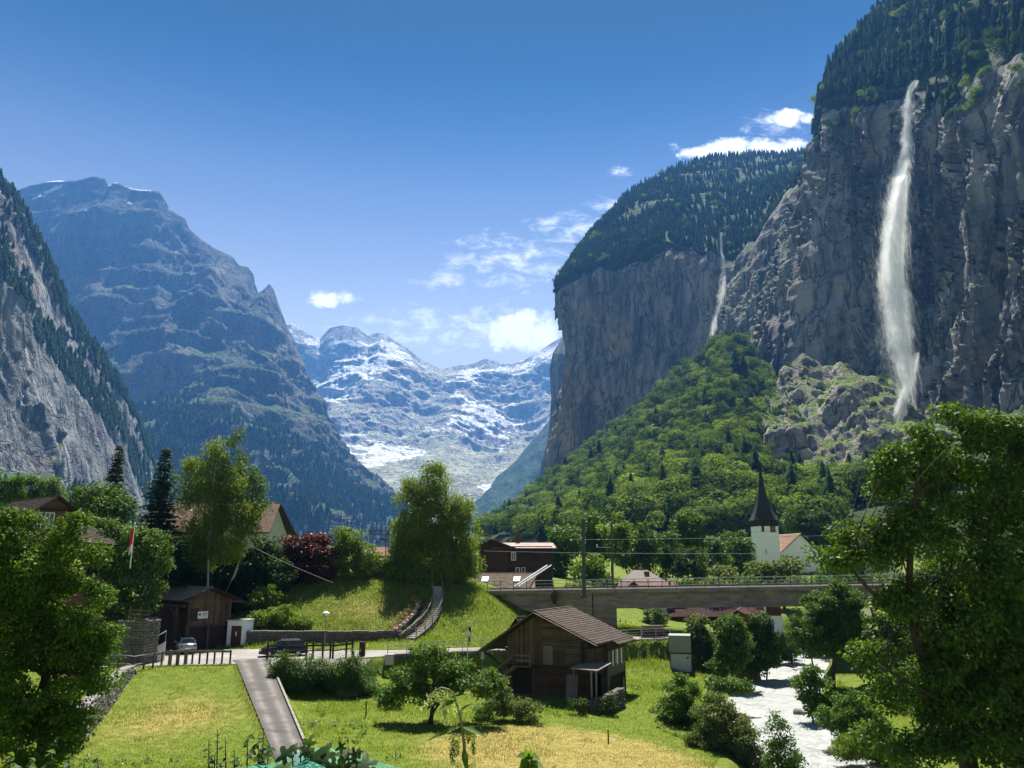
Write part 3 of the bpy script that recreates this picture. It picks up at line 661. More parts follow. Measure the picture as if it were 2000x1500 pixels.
# ------------------------------------------------------------------ vegetation
leafmat('leaf_bright', (0.066, 0.125, 0.010), (0.19, 0.255, 0.021), 0.33, 0.2, None, 0.6)
leafmat('leaf_birch', (0.085, 0.14, 0.012), (0.24, 0.295, 0.026), 0.42, 0.2, None, 0.6)
leafmat('leaf_mid', (0.04, 0.09, 0.012), (0.115, 0.195, 0.026), 0.3, 0.2, None, 0.6)
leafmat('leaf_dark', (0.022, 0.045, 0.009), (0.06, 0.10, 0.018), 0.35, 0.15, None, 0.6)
leafmat('leaf_grey', (0.07, 0.10, 0.035), (0.17, 0.21, 0.075), 0.35, 0.15, None, 0.6)
leafmat('leaf_copper', (0.045, 0.014, 0.014), (0.15, 0.05, 0.035), 0.35, 0.35, (1.5, 0.8, 0.7))
leafmat('leaf_far', (0.045, 0.085, 0.025), (0.21, 0.28, 0.075), 0.32, 0.0, None, 0.9, 0.05)
leafmat('needle', (0.018, 0.042, 0.014), (0.055, 0.10, 0.026), 0.2, 0.1, None, 0.7)
leafmat('needle_far', (0.012, 0.028, 0.014), (0.032, 0.055, 0.022), 0.1, 0.0, None, 0.9)
leafmat('grass_blade', (0.09, 0.155, 0.016), (0.26, 0.325, 0.046), 0.45, 0.0, None, 0.8)
leafmat('grass_dry', (0.19, 0.165, 0.045), (0.42, 0.345, 0.13), 0.4, 0.0, (1.2, 1.1, 0.7), 0.8)
plain('bark', (0.06, 0.045, 0.033), 0.9, 0.5, 3.0, (4, 4, 0.6), 0.6)
plain('bark_pale', (0.36, 0.34, 0.30), 0.85, 0.6, 2.0, (3, 3, 5), 0.4)

def unit(a): return a / np.maximum(np.linalg.norm(a, axis=-1, keepdims=True), 1e-9)
def leaf_quads(C, D, Nn, L, W):
    S = unit(np.cross(D, Nn)); L = np.asarray(L)[..., None] if np.ndim(L) else L; W = np.asarray(W)[..., None] if np.ndim(W) else W
    a = C; b = C + D * L * 0.5 + S * W * 0.5 + Nn * W * 0.12; c = C + D * L; d = C + D * L * 0.5 - S * W * 0.5 + Nn * W * 0.12
    V = np.stack([a, b, c, d], 1).reshape(-1, 3)
    return V, np.arange(len(V)).reshape(-1, 4)
def rand_unit(r, n): return unit(r.normal(size=(n, 3)))
def crown_leaves(r, clumps, per, size, droop=0.0, outward=0.55):
    """clumps (n,4): centre and radius; leaves spread through each clump, thicker towards its skin"""
    n = len(clumps); idx = np.repeat(np.arange(n), per); m = len(idx)
    d = rand_unit(r, m); rad = clumps[idx, 3] * r.random(m) ** 0.42
    sq = np.array([1.15, 1.15, 0.72])
    C = clumps[idx, :3] + d * rad[:, None] * sq
    if droop:
        hang = r.random(m) ** 1.3 * droop * clumps[idx, 3]
        C[:, 2] -= hang
    D = unit(d * 0.5 + rand_unit(r, m) * 0.9 + np.array([0, 0, -0.35 - droop * 0.4]))
    Nn = unit(d * outward + np.array([0, 0, 0.55]) + rand_unit(r, m) * 0.65)
    Nn = unit(Nn - (Nn * D).sum(1)[:, None] * D)
    L = size * (0.6 + 0.8 * r.random(m)); return leaf_quads(C, D, Nn, L, L * (0.62 if not droop else 0.42))
def fill(r, ells, dens, rc):
    """clump centres inside ellipsoids (x,y,z,rx,ry,rz), kept towards the skin"""
    out = []
    for e in ells:
        n = max(3, int(dens * (e[3] * e[5] + e[3] * e[4] + e[4] * e[5]) / (rc * rc)))
        d = rand_unit(r, n); k = 0.35 + 0.65 * r.random(n) ** 0.6
        out.append(np.concatenate([np.array(e[:3]) + d * k[:, None] * np.array(e[3:6]) * 0.9, (rc * (0.7 + 0.6 * r.random(n)))[:, None]], 1))
    return np.concatenate(out)
def limb_pts(a, b, r, sag=0.12, n=6):
    a = np.array(a, float); b = np.array(b, float); L = np.linalg.norm(b - a); t = np.linspace(0, 1, n)[:, None]
    p = a + (b - a) * t; w = r.normal(size=3) * L * 0.07
    p += np.sin(t * math.pi) * w + np.sin(t * math.pi) * np.array([0, 0, sag * L * 0.6])
    return p
def make_tree(name, label, base, top, ells, cat='tree', rc=0.8, dens=0.9, per=40, leaf=0.16, mat='leaf_mid', tr=0.2, droop=0.0, bark='bark', seed=1, nlimb=14, group=None, stems=None, mat2=None, outward=0.55):
    """ells in world coordinates; top: where the leader ends. thing > trunk (> branch), crown"""
    far_ = base[1] > 70; per = int(per * (2.3 if far_ else 2.0)); leaf *= 1.3 if far_ else 1.15
    r = np.random.default_rng(seed); base = np.array(base, float); top = np.array(top, float)
    root = thing(name, label, cat, base, 0, group)
    o = base
    cl = fill(r, ells, dens, rc)
    mb = MB(); axis = []
    for st in (stems or [(base, top, tr)]):
        a, b, rr = np.array(st[0], float), np.array(st[1], float), st[2]
        pts = limb_pts(a, b, r, 0.0, 9); axis.append((pts, rr))
        mb.tube([p - o for p in pts], [rr * (1.25 if i == 0 else 1 - 0.82 * i / 8) for i in range(9)], 9)
    tk = mb.build('trunk', MATS[bark], root, True)
    far = cl[r.permutation(len(cl))[:nlimb]]
    for c in far:
        pts, rr = axis[r.integers(len(axis))]
        h = c[2] - np.linalg.norm(c[:2] - pts[0, :2]) * 0.45
        zs = pts[:, 2]; k = int(np.clip(np.searchsorted(zs, h), 1, 7)); s = pts[k]
        rb = max(0.02, rr * (1 - 0.82 * k / 8) * 0.55)
        q = limb_pts(s, c[:3], r, 0.15, 7)
        MB().tube([p - o for p in q], [rb * (1 - 0.85 * i / 6) for i in range(7)], 6).build('branch', MATS[bark], tk, True)
    V, F = crown_leaves(r, cl, per, leaf, droop, outward)
    link('crown', fast_mesh('crown', V - o, F), MATS[mat], root)
    if mat2:
        V, F = crown_leaves(r, cl[::3], max(4, per // 3), leaf, droop, outward)
        link('crown', fast_mesh('crown', V - o, F), MATS[mat2], root)
    return root
def pxell(Y, specs, dz=1.0, r=None):
    """ellipsoids given in photograph pixels at one depth"""
    out = []
    for s in specs:
        px, py, rx, ry = s[:4]; yy = Y + (s[4] if len(s) > 4 else 0)
        c = P(px, py, yy); k = yy / FPX / (CP - (750 - py) / FPX * SP)
        out.append((c[0], c[1], c[2], rx * k, rx * k * dz, ry * k))
    return out
def tree_px(name, label, foot, Y, specs, top=None, base_z=None, **kw):
    b = P(foot[0], foot[1], Y); z = base_z if base_z is not None else gz(b[0], Y)
    b = np.array([b[0], Y, z - 0.1])
    if top is None:
        s = min(specs, key=lambda e: e[1] - e[3]); top = (s[0], s[1])
    return make_tree(name, label, b, P(top[0], top[1], Y), pxell(Y, specs, kw.pop('dz', 1.0)), **kw)

def spruce(name, label, base, h, half, seed=1, per=1.0, mat='needle', group=None):
    """thing > trunk, crown: drooping whorls of needled boughs"""
    r = np.random.default_rng(seed); root = thing(name, label, 'spruce', base, 0, group)
    MB().tube([(0, 0, -0.3), (0, 0, h * 0.5), (0, 0, h)], [h * 0.016, h * 0.010, 0.02], 8).build('trunk', MATS['bark'], root, True)
    Cs, Ds, Ns, Ls = [], [], [], []
    z = h * 0.06
    while z < h * 0.985:
        f = 1 - z / h; L = half * (f ** 0.85) * (0.65 + 0.5 * r.random()) + 0.12
        nb = int(6 + 8 * f); ph = r.random() * 6.28
        for k in range(nb):
            a = ph + 6.283 * k / nb + r.normal() * 0.2; l = L * (0.7 + 0.45 * r.random())
            n = max(7, int(l / 0.10 * per)); t = (np.arange(n) + r.random(n)) / n
            dr = 0.28 * f + 0.10
            x = np.cos(a) * l * t; y = np.sin(a) * l * t; zz = z - dr * l * t + 0.22 * l * t * t
            side = r.normal(size=n)
            c = np.stack([x - np.sin(a) * side * 0.10 * l * (1.1 - t), y + np.cos(a) * side * 0.10 * l * (1.1 - t), zz + r.normal(size=n) * 0.05], 1)
            d = np.stack([np.cos(a) - np.sin(a) * side * 0.8, np.sin(a) + np.cos(a) * side * 0.8, -0.35 - 0.3 * r.random(n)], 1)
            Cs.append(c); Ds.append(d); Ns.append(np.stack([r.normal(size=n) * 0.35, r.normal(size=n) * 0.35, np.ones(n)], 1)); Ls.append(np.full(n, 0.34 + 0.10 * f) * (0.7 + 0.6 * r.random(n)))
        z += (h * 0.014 + 0.03) * (0.5 + r.random())
    C = np.concatenate(Cs); D = unit(np.concatenate(Ds)); Nn = unit(np.concatenate(Ns)); Nn = unit(Nn - (Nn * D).sum(1)[:, None] * D); L = np.concatenate(Ls)
    V, F = leaf_quads(C, D, Nn, L * 1.35, L * 0.62)
    link('crown', fast_mesh('crown', V, F), MATS[mat], root)
    return root

# --- simplified trees for the mountainsides (unit height)
def far_spruce_mesh(seed):
    r = np.random.default_rng(seed); V, F = [], []
    tiers = 7
    for i in range(tiers):
        z0 = 0.06 + 0.94 * i / tiers; top = min(1.0, z0 + 0.30); rad = 0.17 * (1 - i / tiers) ** 0.85 + 0.012
        n = 11; b = len(V); V.append((r.normal() * 0.004, r.normal() * 0.004, top))
        for k in range(n):
            a = 6.283 * k / n + r.random() * 0.35; q = rad * (1.15 if k % 2 else 0.62) * (0.75 + 0.5 * r.random())
            V.append((q * math.cos(a), q * math.sin(a), z0 - (0.035 if k % 2 else 0.0) + r.normal() * 0.012))
        for k in range(n): F.append((b, b + 1 + k, b + 1 + (k + 1) % n))
    return np.array(V), np.array(F)
def far_broad_mesh(seed, nl=620, size=0.082):
    r = np.random.default_rng(seed)
    ells = [(r.normal() * 0.10, r.normal() * 0.10, 0.62 + r.normal() * 0.08, 0.30, 0.30, 0.32)] + [(r.normal() * 0.17, r.normal() * 0.17, 0.42 + 0.38 * r.random(), 0.20, 0.20, 0.19) for _ in range(6)]
    e = np.array(ells); i = r.integers(len(e), size=nl); d = rand_unit(r, nl)
    C = e[i, :3] + d * e[i, 3:6] * (0.80 + 0.25 * r.random(nl))[:, None]
    Nn = unit(d + np.array([0, 0, 0.25]) + rand_unit(r, nl) * 0.3); D = unit(np.cross(Nn, rand_unit(r, nl)))
    L = size * (0.6 + 0.8 * r.random(nl)); V, F = leaf_quads(C - D * L[:, None] * 0.5, D, Nn, L, L * 0.8)
    return V, F
FS = [far_spruce_mesh(s) for s in range(5)]
FB = [far_broad_mesh(s, 1700, 0.052) for s in range(7)]
def scatter_on(S, n, r, u=(0, 1), v=(0, 1), mask=None):
    """random points on a lofted sheet, uniform in its grid"""
    ny, nx = S.shape[:2]; a = (u[0] + (u[1] - u[0]) * r.random(n)) * (nx - 1.001); b = (v[0] + (v[1] - v[0]) * r.random(n)) * (ny - 1.001)
    i, j = a.astype(int), b.astype(int); fa, fb = (a - i)[:, None], (b - j)[:, None]
    p = (S[j, i] * (1 - fa) + S[j, i + 1] * fa) * (1 - fb) + (S[j + 1, i] * (1 - fa) + S[j + 1, i + 1] * fa) * fb
    if mask is not None: k = mask(p); p = p[k]
    return p
def joined(protos, pts, hs, r, wide=1.0):
    Vs, Fs, b = [], [], 0
    for p, h in zip(pts, hs):
        V, F = protos[r.integers(len(protos))]; a = r.random() * 6.283; c, s = math.cos(a), math.sin(a)
        q = V * h; q = np.stack([(q[:, 0] * c - q[:, 1] * s) * wide, (q[:, 0] * s + q[:, 1] * c) * wide, q[:, 2]], 1) + p
        Vs.append(q); Fs.append(F + b); b += len(q)
    joined.tint = np.concatenate([np.full(len(q), r.random(), np.float32) for q in Vs])
    return np.concatenate(Vs), np.concatenate(Fs)
def tinted(me):
    a = me.attributes.new('tint', 'FLOAT', 'POINT'); a.data.foreach_set('value', joined.tint); return me
def instanced(name, label, parts_):
    """one stuff object: points that carry tree meshes as geometry-node instances. parts_: list of (meshes, material, points, heights, width)"""
    P_, H_, W_, I_ = [], [], [], []; col = bpy.data.collections.new(name + '_kinds'); k = 0; rr = np.random.default_rng(3)
    for meshes, mat, pts, hs, wide in parts_:
        for i, (V, F) in enumerate(meshes):
            me = fast_mesh(name, V, F); me.materials.append(MATS[mat]); col.objects.link(bpy.data.objects.new('%s_%03d' % (name, k + i), me))
        P_.append(np.asarray(pts)); H_.append(np.asarray(hs)); W_.append(wide * (0.8 + 0.45 * rr.random(len(hs)))); I_.append(k + rr.integers(len(meshes), size=len(hs))); k += len(meshes)
    pts = np.concatenate(P_); me = bpy.data.meshes.new(name); me.vertices.add(len(pts)); me.vertices.foreach_set('co', pts.astype(np.float32).ravel())
    for nm, v, ty in (('height', np.concatenate(H_), 'FLOAT'), ('wide', np.concatenate(W_), 'FLOAT'), ('turn', rr.random(len(pts)) * 6.283, 'FLOAT'), ('which', np.concatenate(I_), 'INT')):
        a = me.attributes.new(nm, ty, 'POINT'); a.data.foreach_set('value', np.ascontiguousarray(v, dtype=np.float32 if ty == 'FLOAT' else np.int32))
    o = link(name, me); ng = bpy.data.node_groups.new(name, 'GeometryNodeTree')
    ng.interface.new_socket('Geometry', in_out='INPUT', socket_type='NodeSocketGeometry'); ng.interface.new_socket('Geometry', in_out='OUTPUT', socket_type='NodeSocketGeometry')
    n = ng.nodes.new; L = ng.links.new
    gi, go = n('NodeGroupInput'), n('NodeGroupOutput'); ci = n('GeometryNodeCollectionInfo'); ci.inputs[0].default_value = col; ci.inputs['Separate Children'].default_value = True; ci.inputs['Reset Children'].default_value = True
    ip = n('GeometryNodeInstanceOnPoints'); ip.inputs['Pick Instance'].default_value = True
    def at(nm, ty):
        q = n('GeometryNodeInputNamedAttribute'); q.data_type = ty; q.inputs['Name'].default_value = nm; return q.outputs['Attribute']
    mu = n('ShaderNodeMath'); mu.operation = 'MULTIPLY'; L(at('height', 'FLOAT'), mu.inputs[0]); L(at('wide', 'FLOAT'), mu.inputs[1])
    sc = n('ShaderNodeCombineXYZ'); L(mu.outputs[0], sc.inputs[0]); L(mu.outputs[0], sc.inputs[1]); L(at('height', 'FLOAT'), sc.inputs[2])
    rt = n('ShaderNodeCombineXYZ'); L(at('turn', 'FLOAT'), rt.inputs[2]); er = n('FunctionNodeEulerToRotation'); L(rt.outputs[0], er.inputs[0])
    L(gi.outputs[0], ip.inputs['Points']); L(ci.outputs[0], ip.inputs['Instance']); L(at('which', 'INT'), ip.inputs['Instance Index']); L(er.outputs[0], ip.inputs['Rotation']); L(sc.outputs[0], ip.inputs['Scale']); L(ip.outputs[0], go.inputs[0])
    md = o.modifiers.new('trees', 'NODES'); md.node_group = ng
    return tag(o, label, kind='stuff')
def project(p):
    f = p[:, 1] * CP + p[:, 2] * SP; up = -p[:, 1] * SP + p[:, 2] * CP
    return 1000 + FPX * p[:, 0] / f, 750 - FPX * up / f
def individuals(name, label, cat, group, meshes, mat, pts, hs, r, wide=1.0):
    ms = []; label_of = label if callable(label) else (lambda x, y: label); PX, PY = project(np.asarray(pts))
    for V, F in meshes:
        me = fast_mesh(name, V, F); me.materials.append(MATS[mat]); ms.append(me)
    for p, h, qx, qy in zip(pts, hs, PX, PY):
        o = bpy.data.objects.new(name, ms[r.integers(len(ms))]); COL.objects.link(o)
        o.location = [float(k) for k in p]; o.rotation_euler = (0, 0, r.random() * 6.283); wd_ = wide * (0.8 + 0.45 * r.random()); o.scale = (h * wd_, h * wd_, h)
        tag(o, label_of(qx, qy), cat, group)
def split_largest(pts, hs, n):
    """the n that show largest in the picture, and the rest"""
    px, py = project(pts); vis = (px > -10) & (px < 2010) & (py > -10) & (py < 1510)
    ang = hs / np.linalg.norm(pts, axis=1) * vis; o = np.argsort(-ang)
    return o[:n], o[n:]
r = np.random.default_rng(11)
# spruces above the wall, on the dome and along the ledges
sp1 = scatter_on(S1, 1700, r, (0.15, 1), (0.0, 0.8)); sp2 = scatter_on(S2, 5200, r, (0, 1), (0.0, 0.8))
sky2 = scatter_on(S2, 160, r, (0.0, 1), (0.77, 0.80)); sky1 = scatter_on(S1, 90, r, (0.5, 1), (0.74, 0.80)); rim2 = scatter_on(S2, 120, r, (0.2, 1), (0.0, 0.03))
clr = fbm(sp2 * 0.012, 3, 3) < 0.42; sp2 = sp2[clr]
rim3 = scatter_on(RCL, 180, r, (0.05, 0.55), (0.0, 0.075)); rim3 = rim3[fbm(rim3 * 0.013, 3, 33) > -0.05]; rim2 = np.concatenate([rim2, rim3])
pts = np.concatenate([sp1, sky1, sp2, sky2, rim2]); hs = 11 + 10 * r.random(len(pts)); hs[:len(sp1) + len(sky1)] = 13 + 13 * r.random(len(sp1) + len(sky1))
# light broadleaved trees among the spruces stay apart
isb = r.random(len(pts)) < 0.06; isb[len(sp1) + len(sky1):] &= r.random(len(pts) - len(sp1) - len(sky1)) < 0.5
bp = pts[isb]; sp_, hs_ = pts[~isb], hs[~isb]
big, rest = split_largest(sp_, hs_, 300)
def spruce_label(x, y):
    if x < 1300: return 'dark spruce on the rim of the overhanging nose'
    if x < 1560: return 'dark spruce on the wooded dome above the thin waterfall'
    if y > 110 and x < 1770: return 'dark spruce close above the rock wall beside the lip of the tall waterfall'
    if y > 110: return 'dark spruce on the cliff top past the lip of the tall waterfall'
    return 'dark spruce high on the steep slope over the tall waterfall'
def broad_label(x, y):
    if x > 1480: return 'leafy tree at the foot of the pale rocky outcrop behind the church'
    if y > 1015: return 'leafy tree at the lower edge of the wood on the debris cone'
    if y < 846 + (1200 - x) * 0.77 + 22: return 'leafy tree on the crest of the debris cone against the grey wall'
    return 'leafy tree in the middle of the wood on the debris cone'
individuals('spruce_tree', spruce_label, 'spruce', 'spruces above the rock wall', FS, 'needle_far', sp_[big], hs_[big], r)
instanced('spruce_forest', 'dense dark spruce forest covering the dome and slope above the wall', [(FS, 'needle_far', sp_[rest], hs_[rest], 1.0)])
lp1 = scatter_on(LCL, 900, r, (0.25, 1), (0.10, 0.17)); lp2 = scatter_on(LCL, 1000, r, (0.2, 1), (0.30, 0.40)); lp3 = scatter_on(LCL, 900, r, (0.3, 1), (0.88, 0.99)); lp4 = scatter_on(LCL, 400, r, (0.25, 1), (0.17, 0.30)); lp4 = lp4[fbm(lp4 * 0.012, 3, 4) > 0.05]
mp = scatter_on(MTN, 9000, r, (0.25, 1), (0.64, 0.99)); mp = mp[fbm(mp * 0.004, 4, 6) > -0.25]
fp = np.concatenate([lp1, lp2, lp3, lp4]); instanced('ledge_forest', 'far conifer woods on the ledges and lower slopes at left', [(FS, 'needle_far', fp, 13 + 10 * r.random(len(fp)), 1.25), (FS, 'needle_far', mp, 18 + 14 * r.random(len(mp)), 1.1)])
# broadleaved wood on the debris cone
t1 = scatter_on(TAL, 1700, r, (0.02, 0.56), (0.155, 0.93)); t2 = scatter_on(TAL, 260, r, (0.56, 0.74), (0.35, 0.95)); t3 = scatter_on(TAL, 170, r, (0.04, 0.55), (0.15, 0.19)); t4 = scatter_on(TAL, 45, r, (0.5, 0.62), (0.15, 0.4))
rp = scatter_on(OUT, 130, r, (0, 1), (0.0, 1)); rp = rp[fbm(rp * 0.03, 3, 12) > 0.12]; rc1 = scatter_on(RCL, 60, r, (0.2, 0.55), (0.0, 0.10)); rc2 = scatter_on(RCL, 40, r, (0.40, 0.52), (0.5, 0.8))
tp_ = np.concatenate([t1, t2, t3, t4]); px, py = project(tp_)
keep = ~((px < 1010) & (py > 1005) & (r.random(len(px)) < 0.75)) & ~((px > 1640) & (py > 985)) & ~((px > 1490) & (px < 1740) & (py > 880) & (py < 955))
tp_ = tp_[keep]; th = 8 + 10 * r.random(len(tp_)) + 3 * (tp_[:, 1] < 430)
con = r.random(len(tp_)) < 0.08
big, rest = split_largest(tp_[~con], th[~con], 300)
individuals('broadleaf_tree', broad_label, 'tree', 'wood on the debris cone', FB, 'leaf_far', tp_[~con][big] - [0, 0, 1.5], th[~con][big], r, 1.25)
rest_p = np.concatenate([tp_[~con][rest] - [0, 0, 1.5], bp, rp - [0, 0, 1], rc1, rc2]); rest_h = np.concatenate([th[~con][rest], 9 + 7 * r.random(len(bp)), 3 + 5 * r.random(len(rp)), 6 + 6 * r.random(len(rc1)), 3 + 4 * r.random(len(rc2))])
instanced('broadleaf_wood', 'leafy green wood climbing the debris cone and rock ledges', [(FB, 'leaf_far', rest_p, rest_h, 1.25)])
individuals('dark_spruce', 'dark pointed spruce standing among leafy trees on the debris cone', 'spruce', 'spruces in the leafy wood', FS, 'needle_far', tp_[con], th[con] * 1.3, r, 1.3)

# --- trees of the village
T = tree_px
T('leafy_bush_tree', 'tall dense leafy bush tree at the left beside the grassy mound', (70, 1500), 27, [(60, 1120, 85, 90), (20, 1070, 60, 60), (120, 1190, 85, 90), (95, 1320, 110, 130), (60, 1450, 110, 90), (165, 1260, 45, 80), (0, 1240, 110, 160), (125, 1075, 45, 50), (140, 1400, 45, 70), (-60, 1120, 80, 120), (-60, 1350, 80, 150), (192, 1160, 18, 26), (150, 1030, 20, 26), (62, 1022, 24, 26), (208, 1235, 16, 26), (10, 1010, 26, 24), (195, 1330, 18, 24), (185, 1085, 14, 20)],
  rc=0.45, dens=0.9, per=120, leaf=0.098, mat='leaf_mid', mat2='leaf_bright', tr=0.25, seed=21, nlimb=30, outward=0.25)
T('shrub_tree', 'airy dull-green shrub tree leaning over the timber shed', (262, 1225), 80, [(235, 1075, 62, 70), (270, 1130, 55, 55), (205, 1150, 50, 60), (295, 1085, 40, 50), (230, 1190, 45, 40), (190, 1060, 40, 50), (290, 1180, 30, 25)], rc=0.8, dens=1.0, per=55, leaf=0.22, mat='leaf_mid', mat2='leaf_grey', tr=0.16, seed=22)
T('broadleaf_tree', 'green broadleaved tree behind the brown chalet and below the small spruce', (195, 1100), 92, [(190, 975, 45, 40), (160, 985, 25, 40), (225, 1000, 40, 40), (185, 1030, 55, 45), (240, 1040, 35, 40)], rc=0.9, dens=1.0, per=45, leaf=0.26, mat='leaf_mid', tr=0.2, seed=23)
for i, (x, y, ry) in enumerate(((8, 955, 22), (34, 950, 26), (70, 948, 26), (104, 953, 24))):
    T('small_tree', ('pale small tree at the house end of the row behind the chalet roof', 'yellow-green small tree second in the row behind the chalet roof', 'tallest small tree in the row behind the chalet roof', 'last small tree in the row, nearest the chimney pipe')[i], (x, 1010), 118, [(x, y, 15, ry), (x + 4, y + 18, 18, 16)], rc=0.7, dens=1.1, per=40, leaf=0.25, mat=('leaf_mid', 'leaf_bright', 'leaf_mid', 'leaf_grey')[i], tr=0.12, seed=30 + i, nlimb=6, group='row behind the chalet')
def spruce_px(label, px, py0, py1, Y, half, seed, base_z=None, **kw):
    t = P(px, py0, Y); b = P(px, py1, Y); z = b[2] if base_z is None else base_z
    return spruce('spruce', label, (b[0], Y, z), t[2] - z, half * Y / FPX, seed, **kw)
spruce_px('slim dark spruce rising behind the broadleaved tree by the chalet', 206, 866, 1110, 104, 44, 41)
spruce_px('full dark spruce between the chalet and the tile-roofed house', 298, 872, 1150, 88, 68, 42)
spruce_px('low dark spruce under the birches behind the timber shed', 378, 1045, 1190, 94, 50, 43)
spruce_px('broad dark spruce in the shade below the tile-roofed house', 455, 1030, 1200, 97, 66, 44)
spruce_px('small dark spruce between shed roof and shrub tree', 335, 1060, 1190, 92, 40, 45)
spruce_px('dark spruce beside the copper beech on the bank top', 515, 1055, 1180, 98, 44, 46)
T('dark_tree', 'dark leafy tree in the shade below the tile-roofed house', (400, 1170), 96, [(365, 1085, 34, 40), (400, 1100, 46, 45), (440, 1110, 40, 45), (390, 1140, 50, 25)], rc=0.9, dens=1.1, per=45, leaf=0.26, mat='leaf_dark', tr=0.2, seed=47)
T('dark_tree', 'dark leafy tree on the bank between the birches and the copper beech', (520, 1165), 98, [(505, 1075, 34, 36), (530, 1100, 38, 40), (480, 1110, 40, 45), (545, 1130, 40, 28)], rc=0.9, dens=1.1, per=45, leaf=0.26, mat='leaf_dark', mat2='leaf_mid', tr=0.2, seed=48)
T('birch_tree', 'taller slender birch with twin pale stems before the tile-roofed house', (410, 1165), 92, [(428, 875, 22, 34), (405, 925, 36, 40), (445, 935, 40, 45), (372, 915, 17, 34), (380, 965, 24, 40), (425, 985, 50, 45), (470, 1000, 42, 48), (400, 1030, 44, 38), (440, 1060, 46, 30), (395, 1075, 36, 30)],
  top=(428, 850), rc=0.85, dens=1.25, per=60, leaf=0.22, mat='leaf_birch', mat2='leaf_mid', tr=0.16, bark='bark_pale', droop=1.1, seed=51, nlimb=18)
T('birch_tree', 'thin birch with a tufted top beside the taller birch', (416, 1165), 94, [(463, 855, 17, 24), (470, 895, 9, 26), (485, 925, 24, 32), (505, 960, 20, 40), (450, 960, 26, 40), (490, 990, 30, 36)],
  top=(463, 838), rc=0.8, dens=1.0, per=55, leaf=0.22, mat='leaf_mid', tr=0.14, bark='bark_pale', droop=1.1, seed=52, nlimb=14)
T('copper_beech', 'dark purple copper beech on the bank above the street lamp', (600, 1146), 102, [(580, 1080, 48, 38), (622, 1072, 34, 34), (560, 1108, 36, 26), (605, 1115, 55, 28), (640, 1100, 28, 30)], rc=0.8, dens=1.2, per=60, leaf=0.24, mat='leaf_copper', mat2='leaf_dark', tr=0.2, seed=53)
T('broadleaf_tree', 'fresh green round tree between copper beech and weeping birch', (682, 1146), 103, [(680, 1058, 30, 30), (662, 1092, 34, 32), (705, 1085, 30, 34), (690, 1120, 36, 28)], rc=0.8, dens=1.1, per=50, leaf=0.24, mat='leaf_bright', tr=0.14, seed=54)
T('garden_bush', 'bushy green garden bush beside the weeping birch on the bank top', (738, 1144), 104, [(735, 1108, 26, 28), (755, 1118, 28, 24), (775, 1095, 20, 30), (770, 1128, 28, 20)], cat='bush', rc=0.7, dens=1.1, per=45, leaf=0.22, mat='leaf_bright', tr=0.07, seed=55, nlimb=6)
T('weeping_birch', 'large weeping birch with hanging curtains of leaves above the stairs', (850, 1152), 104, [(848, 930, 32, 36), (802, 960, 34, 32), (838, 985, 50, 44), (888, 990, 40, 44), (908, 1040, 32, 52), (820, 1030, 50, 50), (786, 1030, 24, 48), (865, 1045, 46, 44), (850, 1085, 80, 40), (792, 1095, 30, 40), (912, 1095, 28, 36), (850, 1120, 70, 24)],
  top=(846, 900), rc=0.95, dens=1.15, per=80, leaf=0.23, mat='leaf_birch', mat2='leaf_mid', tr=0.32, droop=1.5, seed=56, nlimb=26)
T('hedge_bush', 'bright low bush under the weeping birch beside the stair head', (800, 1148), 102, [(790, 1122, 30, 22), (812, 1128, 24, 20)], cat='bush', rc=0.6, dens=1.2, per=45, leaf=0.22, mat='leaf_bright', tr=0.06, seed=57, nlimb=4)
for i, (x, y, rx, ry, lb) in enumerate(((520, 1172, 32, 26, 'tall yellow-green bush high on the grassy bank'), (545, 1208, 34, 22, 'round yellow-green bush on the bank above the stone wall'), (500, 1216, 26, 20, 'yellow-green bush on the bank nearest the white hut'), (582, 1222, 26, 17, 'low bush at the lamp-post end of the bank bushes'))):
    b = G(x, y + ry * 0.8, 60)
    T('bank_bush', lb, (x, y + ry), b[1], [(x, y, rx, ry), (x + 8, y - 6, rx * 0.7, ry * 0.8)], cat='bush', rc=0.6, dens=1.1, per=45, leaf=0.2, mat='leaf_bright', tr=0.05, seed=60 + i, nlimb=5, base_z=b[2], group='bushes on the bank')
b = G(840, 1415)
T('fruit_tree', 'spreading fruit tree with bare straight trunk standing in the mown meadow', (840, 1415), b[1], [(830, 1285, 40, 24), (795, 1330, 40, 28), (862, 1310, 36, 28), (925, 1335, 55, 20), (772, 1358, 30, 18), (838, 1352, 55, 18), (965, 1325, 28, 18), (895, 1310, 30, 22)], top=(838, 1285), rc=0.55, dens=1.0, per=52, leaf=0.19, mat='leaf_mid', mat2='leaf_grey', tr=0.17, seed=70, nlimb=22, base_z=b[2])
